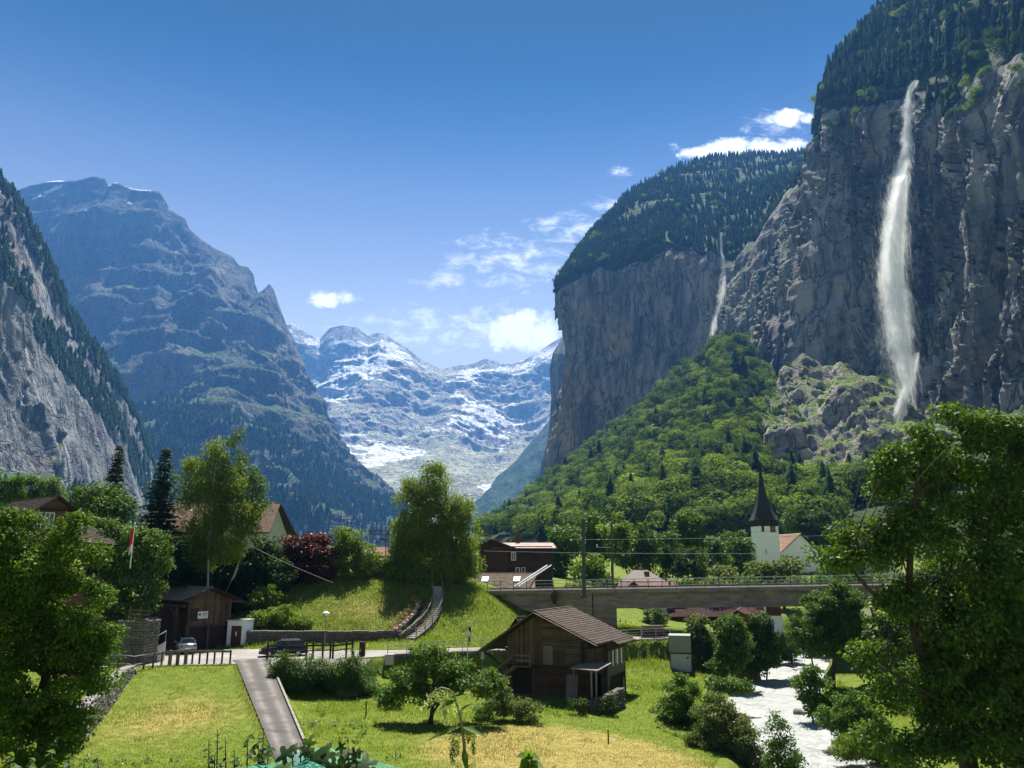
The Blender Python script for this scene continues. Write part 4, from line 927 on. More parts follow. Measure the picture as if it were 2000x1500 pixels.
for i, (x, y, sp_x, lb, mt) in enumerate(((985, 1408, [(985, 1375, 30, 30), (978, 1350, 14, 22)], 'tallest grey-green bush of the clump in front of the old barn', 'leaf_grey'), (948, 1405, [(948, 1385, 28, 20)], 'low bush on the fruit-tree side of the clump before the barn', 'leaf_mid'), (1038, 1412, [(1035, 1388, 30, 22)], 'rounded bush on the river side of the clump before the barn', 'leaf_grey'), (1012, 1410, [(1010, 1388, 24, 22)], 'small bush in the middle of the clump before the barn', 'leaf_grey'),
                                         (715, 1360, [(712, 1340, 26, 18), (735, 1345, 18, 14)], 'straggling bush beside the ivy-covered arch', 'leaf_mid'), (770, 1385, [(770, 1368, 24, 14)], 'low weedy bush under the fruit tree on the wall side', 'leaf_mid'), (1130, 1395, [(1130, 1375, 16, 18)], 'dark bush on the rubble wall below the barn porch', 'leaf_dark'), (1190, 1395, [(1185, 1372, 18, 16)], 'dark bush beside the barn porch posts', 'leaf_dark'))):
    b = G(x, y)
    T('meadow_bush', lb, (x, y), b[1], sp_x, cat='bush', rc=0.42, dens=1.1, per=45, leaf=0.13, mat=mt, tr=0.04, seed=80 + i, nlimb=7, base_z=b[2])
for i, (x, y, Y, sp_x, lb, mt) in enumerate((
        (1365, 1300, 93, [(1362, 1225, 22, 30), (1372, 1265, 32, 36)], 'grey-green poplar-like tree beside the stacked containers', 'leaf_grey'),
        (1432, 1320, 90, [(1428, 1228, 36, 32), (1440, 1265, 46, 40), (1415, 1290, 40, 24)], 'rounded leafy tree in front of the brown riverside house', 'leaf_mid'),
        (1492, 1310, 96, [(1488, 1222, 32, 30), (1500, 1265, 38, 38), (1475, 1295, 30, 20)], 'leafy tree by the white porch on the left river bank', 'leaf_mid'),
        (1330, 1425, 63, [(1332, 1345, 34, 34), (1322, 1388, 40, 34), (1350, 1400, 30, 24)], 'tall dark bush at the barn side of the riverbank thicket', 'leaf_mid'),
        (1400, 1480, 57, [(1395, 1395, 42, 40), (1420, 1435, 60, 44), (1375, 1455, 36, 34)], 'broad leafy bush in the middle of the riverbank thicket', 'leaf_grey'),
        (1455, 1500, 56, [(1455, 1440, 36, 40), (1470, 1480, 40, 26)], 'leafy bush at the water side of the riverbank thicket', 'leaf_grey'),
        (1525, 1540, 53, [(1520, 1440, 22, 44), (1535, 1490, 40, 30)], 'thin feathery bush with the river showing through it', 'leaf_mid'),
        (1405, 1350, 76, [(1400, 1335, 34, 14), (1440, 1340, 26, 12)], 'low bush on the gravelly left river bank below the houses', 'leaf_mid'),
        (1625, 1345, 87, [(1608, 1188, 50, 34), (1645, 1165, 42, 34), (1582, 1230, 44, 36), (1655, 1222, 46, 40), (1615, 1262, 52, 30), (1680, 1260, 40, 34)], 'dark maple on the right bank with a thick forked trunk', 'leaf_mid'),
        (1590, 1400, 72, [(1585, 1340, 36, 36), (1605, 1375, 40, 30)], 'rounded bush at the foot of the right bank maple', 'leaf_mid'),
        (1640, 1455, 62, [(1640, 1405, 46, 40), (1690, 1410, 46, 36), (1665, 1380, 36, 34)], 'dense bush overhanging the right bank of the river', 'leaf_mid'),
        (1690, 1500, 57, [(1655, 1455, 40, 26), (1720, 1460, 50, 34)], 'low leafy branches over the near right river bank', 'leaf_bright'),
        (1275, 1240, 112, [(1280, 1205, 22, 22), (1268, 1222, 18, 16)], 'feathery grey sapling on the slope under the viaduct', 'leaf_grey'))):
    bx = ray(x, y)[0] * Y
    T('river_tree' if i in (0, 1, 2, 8) else ('sapling' if i == 12 else 'river_bush'), lb, (x, y), Y, sp_x, cat='tree' if i in (0, 1, 2, 8, 12) else 'bush', rc=0.6 if Y > 70 else 0.42, dens=1.05, per=60, leaf=0.2 if Y > 70 else 0.14, mat=mt, tr=0.32 if i == 8 else 0.12, seed=100 + i, nlimb=12, base_z=min(gz(bx, Y), P(x, y, Y)[2] + 0.5))
T('maple_tree', 'huge dark maple filling the right side with sunlit outer leaves', (1905, 1560), 38, [(1850, 850, 85, 55), (1955, 845, 80, 60), (1785, 900, 70, 50), (1735, 960, 45, 45), (1890, 955, 105, 80), (2000, 985, 90, 110), (1622, 1082, 55, 32), (1690, 1065, 70, 45), (1790, 1050, 80, 65), (1925, 1110, 110, 95), (1765, 1180, 75, 45), (1850, 1250, 80, 70), (1960, 1270, 95, 110), (1710, 1285, 55, 40), (1785, 1350, 85, 50), (1900, 1400, 110, 85), (1720, 1440, 60, 40), (1810, 1465, 80, 45), (2010, 1440, 90, 90), (1755, 1010, 60, 50), (1990, 1130, 90, 100), (2040, 880, 80, 90), (1840, 1330, 80, 70), (1900, 1200, 90, 80), (2030, 1280, 80, 100)],
  rc=0.7, dens=0.95, per=92, leaf=0.175, mat='leaf_mid', mat2='leaf_bright', outward=0.25, tr=0.55, seed=120, nlimb=60, dz=0.9,
  stems=[(P(1905, 1600, 38), P(1845, 1225, 38), 0.5), (P(1872, 1400, 38), P(1800, 880, 37.5), 0.34), (P(1885, 1450, 38.2), P(1930, 900, 39), 0.36), (P(1850, 1260, 38), P(1640, 1075, 37), 0.2), (P(1870, 1380, 38), P(1700, 1290, 36.5), 0.17)], top=(1880, 850))
for i, (x, y, Y, sp_x, lb, mt) in enumerate((
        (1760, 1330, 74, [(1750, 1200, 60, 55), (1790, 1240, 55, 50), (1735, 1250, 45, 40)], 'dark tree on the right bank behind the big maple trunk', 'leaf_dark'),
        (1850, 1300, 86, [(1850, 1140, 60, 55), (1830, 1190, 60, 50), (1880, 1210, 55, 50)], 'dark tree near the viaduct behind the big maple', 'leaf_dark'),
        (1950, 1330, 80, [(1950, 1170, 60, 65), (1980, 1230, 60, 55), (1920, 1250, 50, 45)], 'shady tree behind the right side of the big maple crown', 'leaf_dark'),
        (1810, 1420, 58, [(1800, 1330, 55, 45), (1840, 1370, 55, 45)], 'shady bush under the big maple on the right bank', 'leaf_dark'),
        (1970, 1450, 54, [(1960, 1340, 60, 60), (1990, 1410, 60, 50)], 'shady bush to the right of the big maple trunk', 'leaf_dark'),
        (1705, 1180, 128, [(1700, 1110, 36, 36), (1680, 1135, 30, 26)], 'green tree beyond the viaduct behind the maple branches', 'leaf_mid'),
        (1640, 1180, 135, [(1640, 1105, 36, 34), (1615, 1130, 30, 24)], 'green tree beyond the viaduct to the right of the church', 'leaf_mid'),
        (1545, 1290, 112, [(1548, 1250, 26, 26), (1530, 1272, 26, 18)], 'bush on the bank where the river bends below the viaduct', 'leaf_mid'),
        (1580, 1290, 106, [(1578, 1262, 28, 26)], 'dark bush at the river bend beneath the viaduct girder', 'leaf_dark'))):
    bx = ray(x, y)[0] * Y
    T('bank_tree' if i not in (3, 4, 7, 8) else 'bank_bush', lb, (x, y), Y, sp_x, cat='tree' if i not in (3, 4, 7, 8) else 'bush', rc=0.8, dens=1.0, per=45, leaf=0.24, mat=mt, tr=0.2, seed=180 + i, nlimb=8, base_z=gz(bx, Y))
# trees beyond the viaduct
row = [(1105, 1160, 150, [(1105, 1055, 36, 40), (1095, 1095, 32, 40)], 'leaf_mid'), (1150, 1165, 142, [(1150, 1112, 38, 26), (1170, 1125, 26, 20)], 'leaf_bright'), (1150, 1160, 165, [(1152, 1035, 40, 34), (1170, 1065, 34, 40)], 'leaf_mid'), (1205, 1160, 155, [(1200, 1030, 32, 28), (1215, 1065, 38, 40)], 'leaf_bright'),
       (1255, 1160, 150, [(1262, 1055, 28, 40), (1248, 1095, 30, 36)], 'leaf_mid'), (1305, 1160, 160, [(1300, 1070, 36, 36), (1310, 1105, 38, 30)], 'leaf_mid'), (1345, 1160, 170, [(1346, 1015, 28, 34), (1342, 1055, 38, 40)], 'leaf_mid'), (1350, 1160, 148, [(1350, 1100, 36, 36)], 'leaf_dark'),
       (1400, 1160, 158, [(1398, 1090, 34, 44)], 'leaf_mid'), (1440, 1155, 165, [(1435, 1060, 30, 36), (1448, 1100, 32, 36)], 'leaf_mid'), (1410, 1165, 140, [(1410, 1125, 34, 22)], 'leaf_grey'), (1475, 1165, 142, [(1480, 1118, 36, 24)], 'leaf_grey'), (1530, 1165, 140, [(1540, 1115, 40, 26), (1515, 1125, 26, 20)], 'leaf_grey'),
       (1600, 1130, 235, [(1600, 1030, 34, 34), (1630, 1045, 30, 30)], 'leaf_dark'), (1560, 1120, 240, [(1556, 1015, 30, 30)], 'leaf_mid'), (1650, 1120, 225, [(1652, 1040, 30, 30)], 'leaf_dark')]
rl = ['leafy tree beyond the viaduct beside the dark chalet gable', 'bright round bush behind the viaduct railing near the first mast', 'tall leafy tree behind the first railway mast', 'tall pale-green tree between the two railway masts', 'leafy tree just past the second railway mast', 'broad leafy tree above the hipped slate roof', 'tallest pointed leafy tree halfway to the church', 'dark low tree in front of the tallest pointed tree', 'leafy tree between the slate roof and the church', 'leafy tree standing against the church tower', 'grey-green bush behind the viaduct before the church tower', 'grey willow bush right below the church tower', 'grey willow bush below the church gable', 'dark tree behind the church nave', 'green tree beside the spire on the slope', 'dark purple-grey tree on the meadow edge past the church']
low_row = [(1110, 1152, 126, 26), (1165, 1153, 132, 26), (1225, 1150, 146, 28), (1290, 1150, 140, 28), (1345, 1150, 128, 26), (1395, 1148, 124, 28), (1450, 1148, 126, 26), (1500, 1146, 122, 26), (1552, 1146, 124, 28), (1605, 1144, 120, 28), (1660, 1142, 118, 28), (1715, 1140, 118, 30)]
for i, (x, y, Y, rx) in enumerate(low_row):
    T('low_bush', 'low green bush just behind the viaduct railing', (x, y + 18), Y, [(x, y, rx, 15), (x + 16, y - 6, rx * 0.6, 15)], cat='bush', rc=1.0, dens=1.1, per=30, leaf=0.36, mat=('leaf_mid', 'leaf_dark', 'leaf_grey')[i % 3], tr=0.1, seed=220 + i, nlimb=4, base_z=P(x, y + 18, Y)[2] - 1.5, group='low bushes behind the viaduct')
for i, (x, y, Y, sp_x, mt) in enumerate(row):
    T('leafy_tree', rl[i], (x, y), Y, sp_x, rc=1.25, dens=1.1, per=42, leaf=0.44, mat=mt, tr=0.25, seed=140 + i, nlimb=8, base_z=P(x, y, Y)[2] - 2, group='trees beyond the viaduct')

# ------------------------------------------------------------------ materials of the built things
wood('old_wood', (0.035, 0.025, 0.017), (0.19, 0.14, 0.095), 0)
wood('old_wood_v', (0.040, 0.027, 0.017), (0.19, 0.13, 0.082), 2)
wood('red_wood', (0.045, 0.024, 0.014), (0.14, 0.075, 0.043), 0)
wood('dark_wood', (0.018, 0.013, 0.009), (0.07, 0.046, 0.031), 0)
wood('grey_wood', (0.10, 0.085, 0.068), (0.30, 0.26, 0.21), 2)
plain('shingle', (0.12, 0.088, 0.068), 0.85, 0.45, 1.2, (1, 1, 1), 0.3)
plain('tile_red', (0.50, 0.31, 0.21), 0.8, 0.35, 1.4, (1, 1, 1), 0.3)
plain('tile_light', (0.30, 0.22, 0.16), 0.85, 0.45, 1.2); plain('tile_pink', (0.42, 0.25, 0.22), 0.8, 0.35, 1.6, (1, 1, 1), 0.3)
plain('slate', (0.15, 0.125, 0.105), 0.8, 0.3, 2.0)
plain('metal_roof', (0.33, 0.28, 0.235), 0.6, 0.3, 1.5, (6, 0.4, 1))
plain('copper_roof', (0.36, 0.20, 0.15), 0.5, 0.25, 1.5)
plain('concrete', (0.25, 0.215, 0.165), 0.9, 0.65, 0.8, (0.6, 0.6, 2.6), 0.35)
plain('concrete_kerb', (0.24, 0.225, 0.195), 0.9, 0.3, 1.5); plain('concrete_pale', (0.50, 0.47, 0.43), 0.9, 0.2, 1.5)
plain('white_wall', (0.84, 0.87, 0.92), 0.9, 0.06, 0.8)
plain('cream_wall', (0.52, 0.50, 0.46), 0.9, 0.12, 0.8)
plain('brown_wall', (0.14, 0.075, 0.045), 0.85, 0.25, 0.8, (1, 1, 6))
plain('white_paint', (0.80, 0.80, 0.78), 0.5, 0.05, 3.0)
plain('steel', (0.42, 0.44, 0.45), 0.45, 0.15, 4.0, metal=0.7)
plain('dark_steel', (0.07, 0.075, 0.08), 0.55, 0.25, 4.0, metal=0.4)
plain('rust_steel', (0.16, 0.055, 0.045), 0.7, 0.3, 4.0, metal=0.2)
plain('stone', (0.20, 0.185, 0.165), 0.95, 0.5, 2.2, (1, 1, 1), 0.6)
plain('stone_dark', (0.15, 0.135, 0.115), 0.95, 0.5, 2.2, (1, 1, 1), 0.6)
plain('mortar', (0.10, 0.09, 0.08), 0.95, 0.3, 4.0)
plain('red_cloth', (0.62, 0.035, 0.03), 0.8, 0.1); plain('white_cloth', (0.8, 0.8, 0.8), 0.8, 0.05); plain('green_cloth', (0.03, 0.22, 0.10), 0.8, 0.1); plain('blue_cloth', (0.03, 0.10, 0.20), 0.8, 0.1)
plain('orange_cloth', (0.75, 0.33, 0.05), 0.8, 0.1); plain('yellow_print', (0.80, 0.52, 0.03), 0.6, 0.06); plain('black_paint', (0.012, 0.012, 0.013), 0.5, 0.2)
plain('rubber', (0.015, 0.015, 0.015), 0.8, 0.2); plain('car_dark', (0.025, 0.027, 0.03), 0.25, 0.1, 1.0, (1, 1, 1), 0.0, 0.6, 0.3); plain('car_silver', (0.33, 0.345, 0.355), 0.3, 0.05, 1.0, (1, 1, 1), 0.0, 0.6, 0.4)
plain('lamp_red', (0.5, 0.02, 0.02), 0.3, 0.1); plain('lamp_glass', (0.75, 0.75, 0.72), 0.2, 0.05); plain('door_brown', (0.075, 0.028, 0.016), 0.6, 0.2, 2.0, (6, 6, 0.5)); plain('cabin_grey', (0.40, 0.41, 0.40), 0.8, 0.15); plain('green_metal', (0.25, 0.28, 0.235), 0.55, 0.12, 1.2); plain('tile_brown', (0.10, 0.045, 0.035), 0.85, 0.4, 1.4)
m, g = material('glass'); finish(g, (0.03, 0.04, 0.05), 0.06, spec=0.8)
m, g = material('asphalt'); pos = g.n('ShaderNodeNewGeometry').outputs['Position']
na = g.noise(pos, 0.25, 4, 0.6); nb = g.noise(pos, 14.0, 3, 0.7)
finish(g, g.ramp(g.math('ADD', g.math('MULTIPLY', na, 0.6), g.math('MULTIPLY', nb, 0.4)), [(0.3, (0.14, 0.13, 0.12)), (0.5, (0.24, 0.225, 0.205)), (0.72, (0.38, 0.36, 0.33))]), 0.9, nb, 0.3, 0.02, 0.2)
m, g = material('asphalt_ramp'); pos = g.n('ShaderNodeNewGeometry').outputs['Position']
na = g.noise(pos, 0.5, 5, 0.65, 0.5); nb = g.noise(pos, 14.0, 3, 0.7); at = g.n('ShaderNodeVertexColor', layer_name='wear'); wr = g.n('ShaderNodeSeparateColor', ins={0: at.outputs[0]}).outputs[0]
finish(g, g.mix(g.math('MULTIPLY', wr, g.step(na, 0.25, 0.65)), g.ramp(g.math('ADD', g.math('MULTIPLY', na, 0.6), g.math('MULTIPLY', nb, 0.4)), [(0.3, (0.055, 0.05, 0.047)), (0.7, (0.12, 0.11, 0.10))]), (0.22, 0.20, 0.185)), 0.9, nb, 0.3, 0.02, 0.2)

# ------------------------------------------------------------------ roads
def road(name, line, mat, label, off=0.05, nseg=160, nw=9, shift=0.0, half=None, wear=False):
    L = np.array(line, float); s = np.concatenate([[0], np.cumsum(np.hypot(np.diff(L[:, 0]), np.diff(L[:, 1])))]); t = np.linspace(0, s[-1], nseg)
    c = np.stack([np.interp(t, s, L[:, k]) for k in range(4)], 1)
    d = np.gradient(c[:, :2], axis=0); d /= np.linalg.norm(d, axis=1)[:, None]; nr = np.stack([-d[:, 1], d[:, 0]], 1)
    u = np.linspace(-1, 1, nw); h = c[:, 3] if half is None else np.full(nseg, half)
    sh = c[:, 3] * shift
    q = c[:, None, :2] + nr[:, None, :] * (u[None, :] * h[:, None] + sh[:, None])[..., None]
    zz = np.repeat(c[:, 2:3] + off, nw, 1); V = np.concatenate([q, zz[..., None]], -1).reshape(-1, 3)
    me = fast_mesh(name, V, grid_faces(nseg, nw)); smooth(me)
    if wear:
        ca = me.color_attributes.new('wear', 'FLOAT_COLOR', 'POINT'); k = np.exp(-((np.abs(u) - 0.5) / 0.2) ** 2); cc = np.ones((nseg, nw, 4), np.float32); cc[..., 0] = k[None, :]; ca.data.foreach_set('color', cc.ravel())
    return tag(link(name, me, mat), label, kind='structure')
road('road', CARPARK, MATS['asphalt'], 'pale asphalt yard and lane along the foot of the bank')
road('driveway', RAMP[:, :4] + np.array([0, 0, 0, 0.0]), MATS['asphalt_ramp'], 'steep dark asphalt ramp running down between two lawns', 0.09, 120, 13, wear=True)
# concrete kerb on the ramp's right edge (left of travel direction is +1)
a, b = RAMP[1], RAMP[2]; n = 26
dv = (b - a)[:2] / np.linalg.norm((b - a)[:2]); nv = np.array([-dv[1], dv[0]])
kr = tag(bpy.data.objects.new('kerb', None), 'pale concrete kerb along the right edge of the ramp', kind='structure'); COL.objects.link(kr)
for i in range(n):
    p, q = a + (b - a) * (i / n), a + (b - a) * ((i + 0.97) / n)
    MB().bar((p[0] + nv[0] * (p[3] + 0.1), p[1] + nv[1] * (p[3] + 0.1), p[2] + 0.12), (q[0] + nv[0] * (q[3] + 0.1), q[1] + nv[1] * (q[3] + 0.1), q[2] + 0.12), 0.15, 0.26).build('kerb_stone', MATS['concrete_kerb'], kr)

# ------------------------------------------------------------------ building helpers
def tiles(parent, e0, e1, r0, r1, tw, th, mat, seed=0, lift=0.035, name='roof_tile'):
    """courses of overlapping tiles on the quad eave e0-e1, ridge r0-r1"""
    e0, e1, r0, r1 = [np.array(k, float) for k in (e0, e1, r0, r1)]; r = np.random.default_rng(seed)
    nv = max(2, int(round(np.linalg.norm(r0 - e0) / th))); nu = max(2, int(round(np.linalg.norm(e1 - e0) / tw)))
    nrm = unit(np.cross(e1 - e0, r0 - e0)[None])[0]; nrm = nrm if nrm[2] > 0 else -nrm
    def S(u, v): return (e0 * (1 - u)[:, None] + e1 * u[:, None]) * (1 - v)[:, None] + (r0 * (1 - u)[:, None] + r1 * u[:, None]) * v[:, None]
    I, J = np.meshgrid(np.arange(nu), np.arange(nv)); I, J = I.ravel(), J.ravel(); sh = (J % 2) * 0.5
    u0 = np.clip((I + sh - 0.5 + 0.04) / nu, 0, 1); u1 = np.clip((I + sh + 0.5 - 0.04) / nu, 0, 1)
    v0 = J / nv + r.normal(size=len(I)) * 0.05 / nv; v1 = np.minimum((J + 1.18) / nv, 1.0)
    k = u1 - u0 > 0.2 / nu; u0, u1, v0, v1 = u0[k], u1[k], v0[k], v1[k]; j = r.normal(size=len(u0)) * 0.008
    a, b, c, d = S(u0, v0), S(u1, v0), S(u1, v1), S(u0, v1)
    up = (lift + j)[:, None] * nrm; lo = 0.006 * nrm
    V = np.stack([a + lo, b + lo, a + up, b + up, c + lo, d + lo], 1).reshape(-1, 3); n = len(a); o = (np.arange(n) * 6)[:, None]
    F = np.concatenate([o + np.array([[0, 1, 3, 2]]), o + np.array([[2, 3, 4, 5]])]); 
    return tag(link(name, fast_mesh(name, V, F), MATS[mat], parent), kind='stuff')
def slab(parent, e0, e1, r0, r1, t, mat, name='roof'):
    pts = [Vector([float(c) for c in k]) for k in (e0, e1, r1, r0)]
    return MB().prism([p - Vector((0, 0, t)) for p in pts], (0, 0, t)).build(name, MATS[mat], parent)
def gable(name, label, cat, apex, Y, beta, left, right, length, base_z, wall, front=1.0, back=0.6, wallmat='old_wood', roofmat='shingle', tile=(0.28, 0.34), th=0.14, group=None, deck='dark_wood', tmat=None):
    """left/right: (distance out, drop) of the eaves from the apex; wall: (x0, x1). Local y runs along the ridge away from the gable"""
    a = P(apex[0], apex[1], Y); H = a[2] - base_z
    root = thing(name, label, cat, (a[0], Y, base_z), -beta, group)
    lx, ld = left; rx, rd = right
    def roofz(x): return H - th - (0.02) - (ld / lx * -x if x < 0 else rd / rx * x)
    poly = [(wall[0], front, 0), (wall[1], front, 0), (wall[1], front, roofz(wall[1]))] + ([(0, front, roofz(0))] if wall[0] < 0 < wall[1] else []) + [(wall[0], front, roofz(wall[0]))]
    MB().prism(poly, (0, length - front - back, 0)).build('wall', MATS[wallmat], root)
    for sgn, (ox, dr) in ((-1, left), (1, right)):
        e0, e1 = (sgn * ox, 0, H - dr), (sgn * ox, length, H - dr); r0, r1 = (0, 0, H), (0, length, H)
        rf = slab(root, e0, e1, r0, r1, th, deck)
        up = np.array([0, 0, 0.012])
        tiles(rf, np.array(e0) + up, np.array(e1) + up, np.array(r0) + up, np.array(r1) + up, tile[0], tile[1], tmat or roofmat, sum(map(ord, name)) + sgn)
        MB().bar((sgn * ox, -0.04, H - dr - th * 0.5 - 0.02), (0, -0.04, H - th * 0.5 - 0.02), 0.05, th + 0.12, (0, 1, 0)).build('fascia', MATS['grey_wood' if cat == 'barn' else 'dark_wood'], root)
    MB().bar((0, -0.02, H + 0.03), (0, length, H + 0.03), 0.22, 0.07).build('ridge_cap', MATS[tmat or roofmat], root)
    return root, roofz, H
def window(parent, c, wd, ht, nrm='-y', frame='white_paint', mull=True, d=0.06):
    """window part (frame) with panes as sub-part, on a wall facing -y or +-x of its parent"""
    c = np.array(c, float); f = MB(); t = 0.08
    def bx(mb, u, v, su, sv, dd, off):
        if nrm == '-y': mb.box((c[0] + u, c[1] - off, c[2] + v), (su, dd, sv))
        else:
            s = 1 if nrm == '+x' else -1; mb.box((c[0] + s * off, c[1] + u, c[2] + v), (dd, su, sv))
    bx(f, 0, ht / 2, wd, t, d, d / 2); bx(f, 0, -ht / 2, wd, t, d, d / 2); bx(f, -wd / 2 + t / 2, 0, t, ht - t, d, d / 2); bx(f, wd / 2 - t / 2, 0, t, ht - t, d, d / 2)
    if mull: bx(f, 0, 0, t * 0.8, ht - t, d * 0.8, d / 2)
    w_ = f.build('window', MATS[frame], parent)
    p = MB(); bx(p, 0, 0, wd - t * 1.4, ht - t * 0.4, 0.02, 0.015); p.build('pane', MATS['glass'], w_)
    return w_
def part(name, mat, parent, *boxes):
    mb = MB()
    for c, s in boxes: mb.box(c, s)
    return mb.build(name, MATS[mat], parent)
def stone_courses(parent, p0, p1, z0, z1, nrm, size=(0.34, 0.2), mat='stone', seed=0, batter=0.0):
    """irregular stones standing proud of a wall face from p0 to p1 (xy, local); nrm: outward xy"""
    r = np.random.default_rng(seed); p0, p1, nn = np.array(p0, float), np.array(p1, float), np.array(nrm, float); L = np.linalg.norm(p1 - p0); d = (p1 - p0) / L; mb = MB(); z = z0
    f0 = z1 if callable(z1) else (lambda s: z1)
    zmax = max(f0(0), f0(L * 0.5), f0(L))
    while z < zmax:
        h = size[1] * (0.7 + 0.6 * r.random()); s = -0.1 * r.random()
        while s < L:
            w_ = size[0] * (0.55 + 0.9 * r.random())
            if z + h * 0.5 < f0(min(max(s + w_ / 2, 0), L)):
                c = p0 + d * min(s + w_ / 2, L) + nn * (0.02 + 0.05 * r.random() - batter * (z - z0)); q = r.normal(size=(8, 3)) * 0.022
                x, y, zz = (w_ - 0.04) / 2, 0.10, (h - 0.035) / 2; vs = []
                for k in range(8):
                    sx, sy, sz = (1 if k & 1 else -1), (1 if k & 2 else -1), (1 if k & 4 else -1)
                    tap = 0.82 if sy > 0 else 1.0
                    pt = np.array([*(c + d * sx * x * tap + nn * sy * y), z + h / 2 + sz * zz * tap]) + q[k]; vs.append(pt)
                mb.add(vs, [(0, 2, 3, 1), (4, 5, 7, 6), (0, 1, 5, 4), (2, 6, 7, 3), (0, 4, 6, 2), (1, 3, 7, 5)])
            s += w_
        z += h
    return tag(mb.build('stones', MATS[mat], parent), kind='stuff')
def stone_wall(name, label, pts, thick=0.5, mat='stone', seed=0, size=(0.36, 0.22), back=False, copings=True):
    """pts: world (x, y, z_bottom, z_top); the face looks to the right of the walking direction"""
    root = thing(name, label, 'wall', (pts[0][0], pts[0][1], pts[0][2])); o = np.array(pts[0][:3]); core = MB()
    for i in range(len(pts) - 1):
        a, b = np.array(pts[i], float), np.array(pts[i + 1], float); d = unit((b - a)[None, :2])[0]; n = np.array([d[1], -d[0]])
        q = [np.array([a[0], a[1], a[2]]), np.array([b[0], b[1], b[2]]), np.array([b[0], b[1], b[3]]), np.array([a[0], a[1], a[3]])]
        core.prism([k - o for k in q], (-n[0] * thick, -n[1] * thick, 0))
        L = np.linalg.norm((b - a)[:2])
        stone_courses(root, (a - np.append(o, 0))[:2], (b - np.append(o, 0))[:2], min(a[2], b[2]) - o[2], lambda s, a=a, b=b, L=L: a[3] + (b[3] - a[3]) * s / L - o[2], n, size, mat, seed + i)
    core.build('core', MATS['mortar'], root)
    if copings:
        r = random.Random(seed)
        for i in range(len(pts) - 1):
            a, b = np.array(pts[i], float), np.array(pts[i + 1], float); L = np.linalg.norm((b - a)[:2]); k = max(1, int(L / 0.9)); d = unit((b - a)[None, :2])[0]; n = np.array([-d[1], d[0], 0]) * thick * 0.5
            for j in range(k):
                p, q = a + (b - a) * (j / k), a + (b - a) * ((j + 0.96) / k); h = 0.10 + 0.08 * r.random()
                MB().bar(np.array([p[0], p[1], p[3] + h / 2]) + n - o, np.array([q[0], q[1], q[3] + h / 2]) + n - o, thick + 0.12, h).build('coping_stone', MATS[mat], root)
    return root

# ------------------------------------------------------------------ the old barn
bz = gz(1.83, 70) - 0.1
barn, rz_, H = gable('old_barn', 'weathered dark timber barn with brown shingle roof in the meadow', 'barn', (1042, 1194), 68, R(27), (5.4, 3.45), (5.7, 2.45), 8.4, bz, (-3.0, 4.4), 1.0, 0.8, 'dark_wood', 'shingle', (0.26, 0.33))
F0 = 1.0 - 0.001
z = 0.15                                  # log courses of the lower storey and of the right half above
while z < H:
    h = 0.21
    x0, x1 = (0.35, 4.4) if z > 2.35 else (-0.4, 4.4)
    # end the log at the roof line
    while x1 > x0 + 0.5 and rz_(x1) < z + h + 0.05: x1 -= 0.1
    if x1 > x0 + 0.55 and not (1.0 < z < 1.0):
        MB().box(((x0 + x1) / 2, F0 - 0.06, z + h / 2), (x1 - x0, 0.12, h - 0.02)).build('log', MATS['old_wood' if z > 2.35 else 'red_wood'], barn)
    z += h
x = -3.0                                  # upright boards of the left half
while x < 0.3:
    wd = 0.2 + 0.05 * random.random(); top = rz_(x + wd / 2) - 0.08
    MB().box((x + wd / 2, F0 - 0.03 - 0.012 * random.random(), (2.3 + top) / 2), (wd - 0.015, 0.05, top - 2.3)).build('board', MATS['old_wood_v'], barn)
    x += wd
part('floor_beam', 'dark_wood', barn, ((0.7, F0 - 0.12, 2.3), (7.6, 0.24, 0.22)))
hatch = part('hatch', 'grey_wood', barn, ((0.95, F0 - 0.16, 3.3), (0.9, 0.08, 1.5)))
part('hatch', 'old_wood_v', barn, ((2.0, F0 - 0.16, 3.15), (0.9, 0.06, 1.3)))
part('beam_end', 'dark_wood', barn, ((4.1, F0 - 0.2, 3.4), (0.25, 0.4, 2.2)))
door = part('door', 'dark_wood', barn, ((-1.5, F0 - 0.05, 1.05), (2.0, 0.08, 2.1))); part('door_frame', 'old_wood_v', door, ((-2.55, F0 - 0.09, 1.1), (0.16, 0.16, 2.2)), ((-0.47, F0 - 0.09, 1.1), (0.16, 0.16, 2.2)))
for yy in (2.2, 4.6, 7.0): part('tie_beam', 'dark_wood', barn, ((-4.3, yy, rz_(-4.6) - 0.25), (2.4, 0.16, 0.18)))
for yy in (0.6, 4.4, 8.2): MB().bar((-3.0, yy, rz_(-4.8) - 1.6), (-5.1, yy, rz_(-5.1) - 0.12), 0.13, 0.13).build('strut', MATS['dark_wood'], barn)
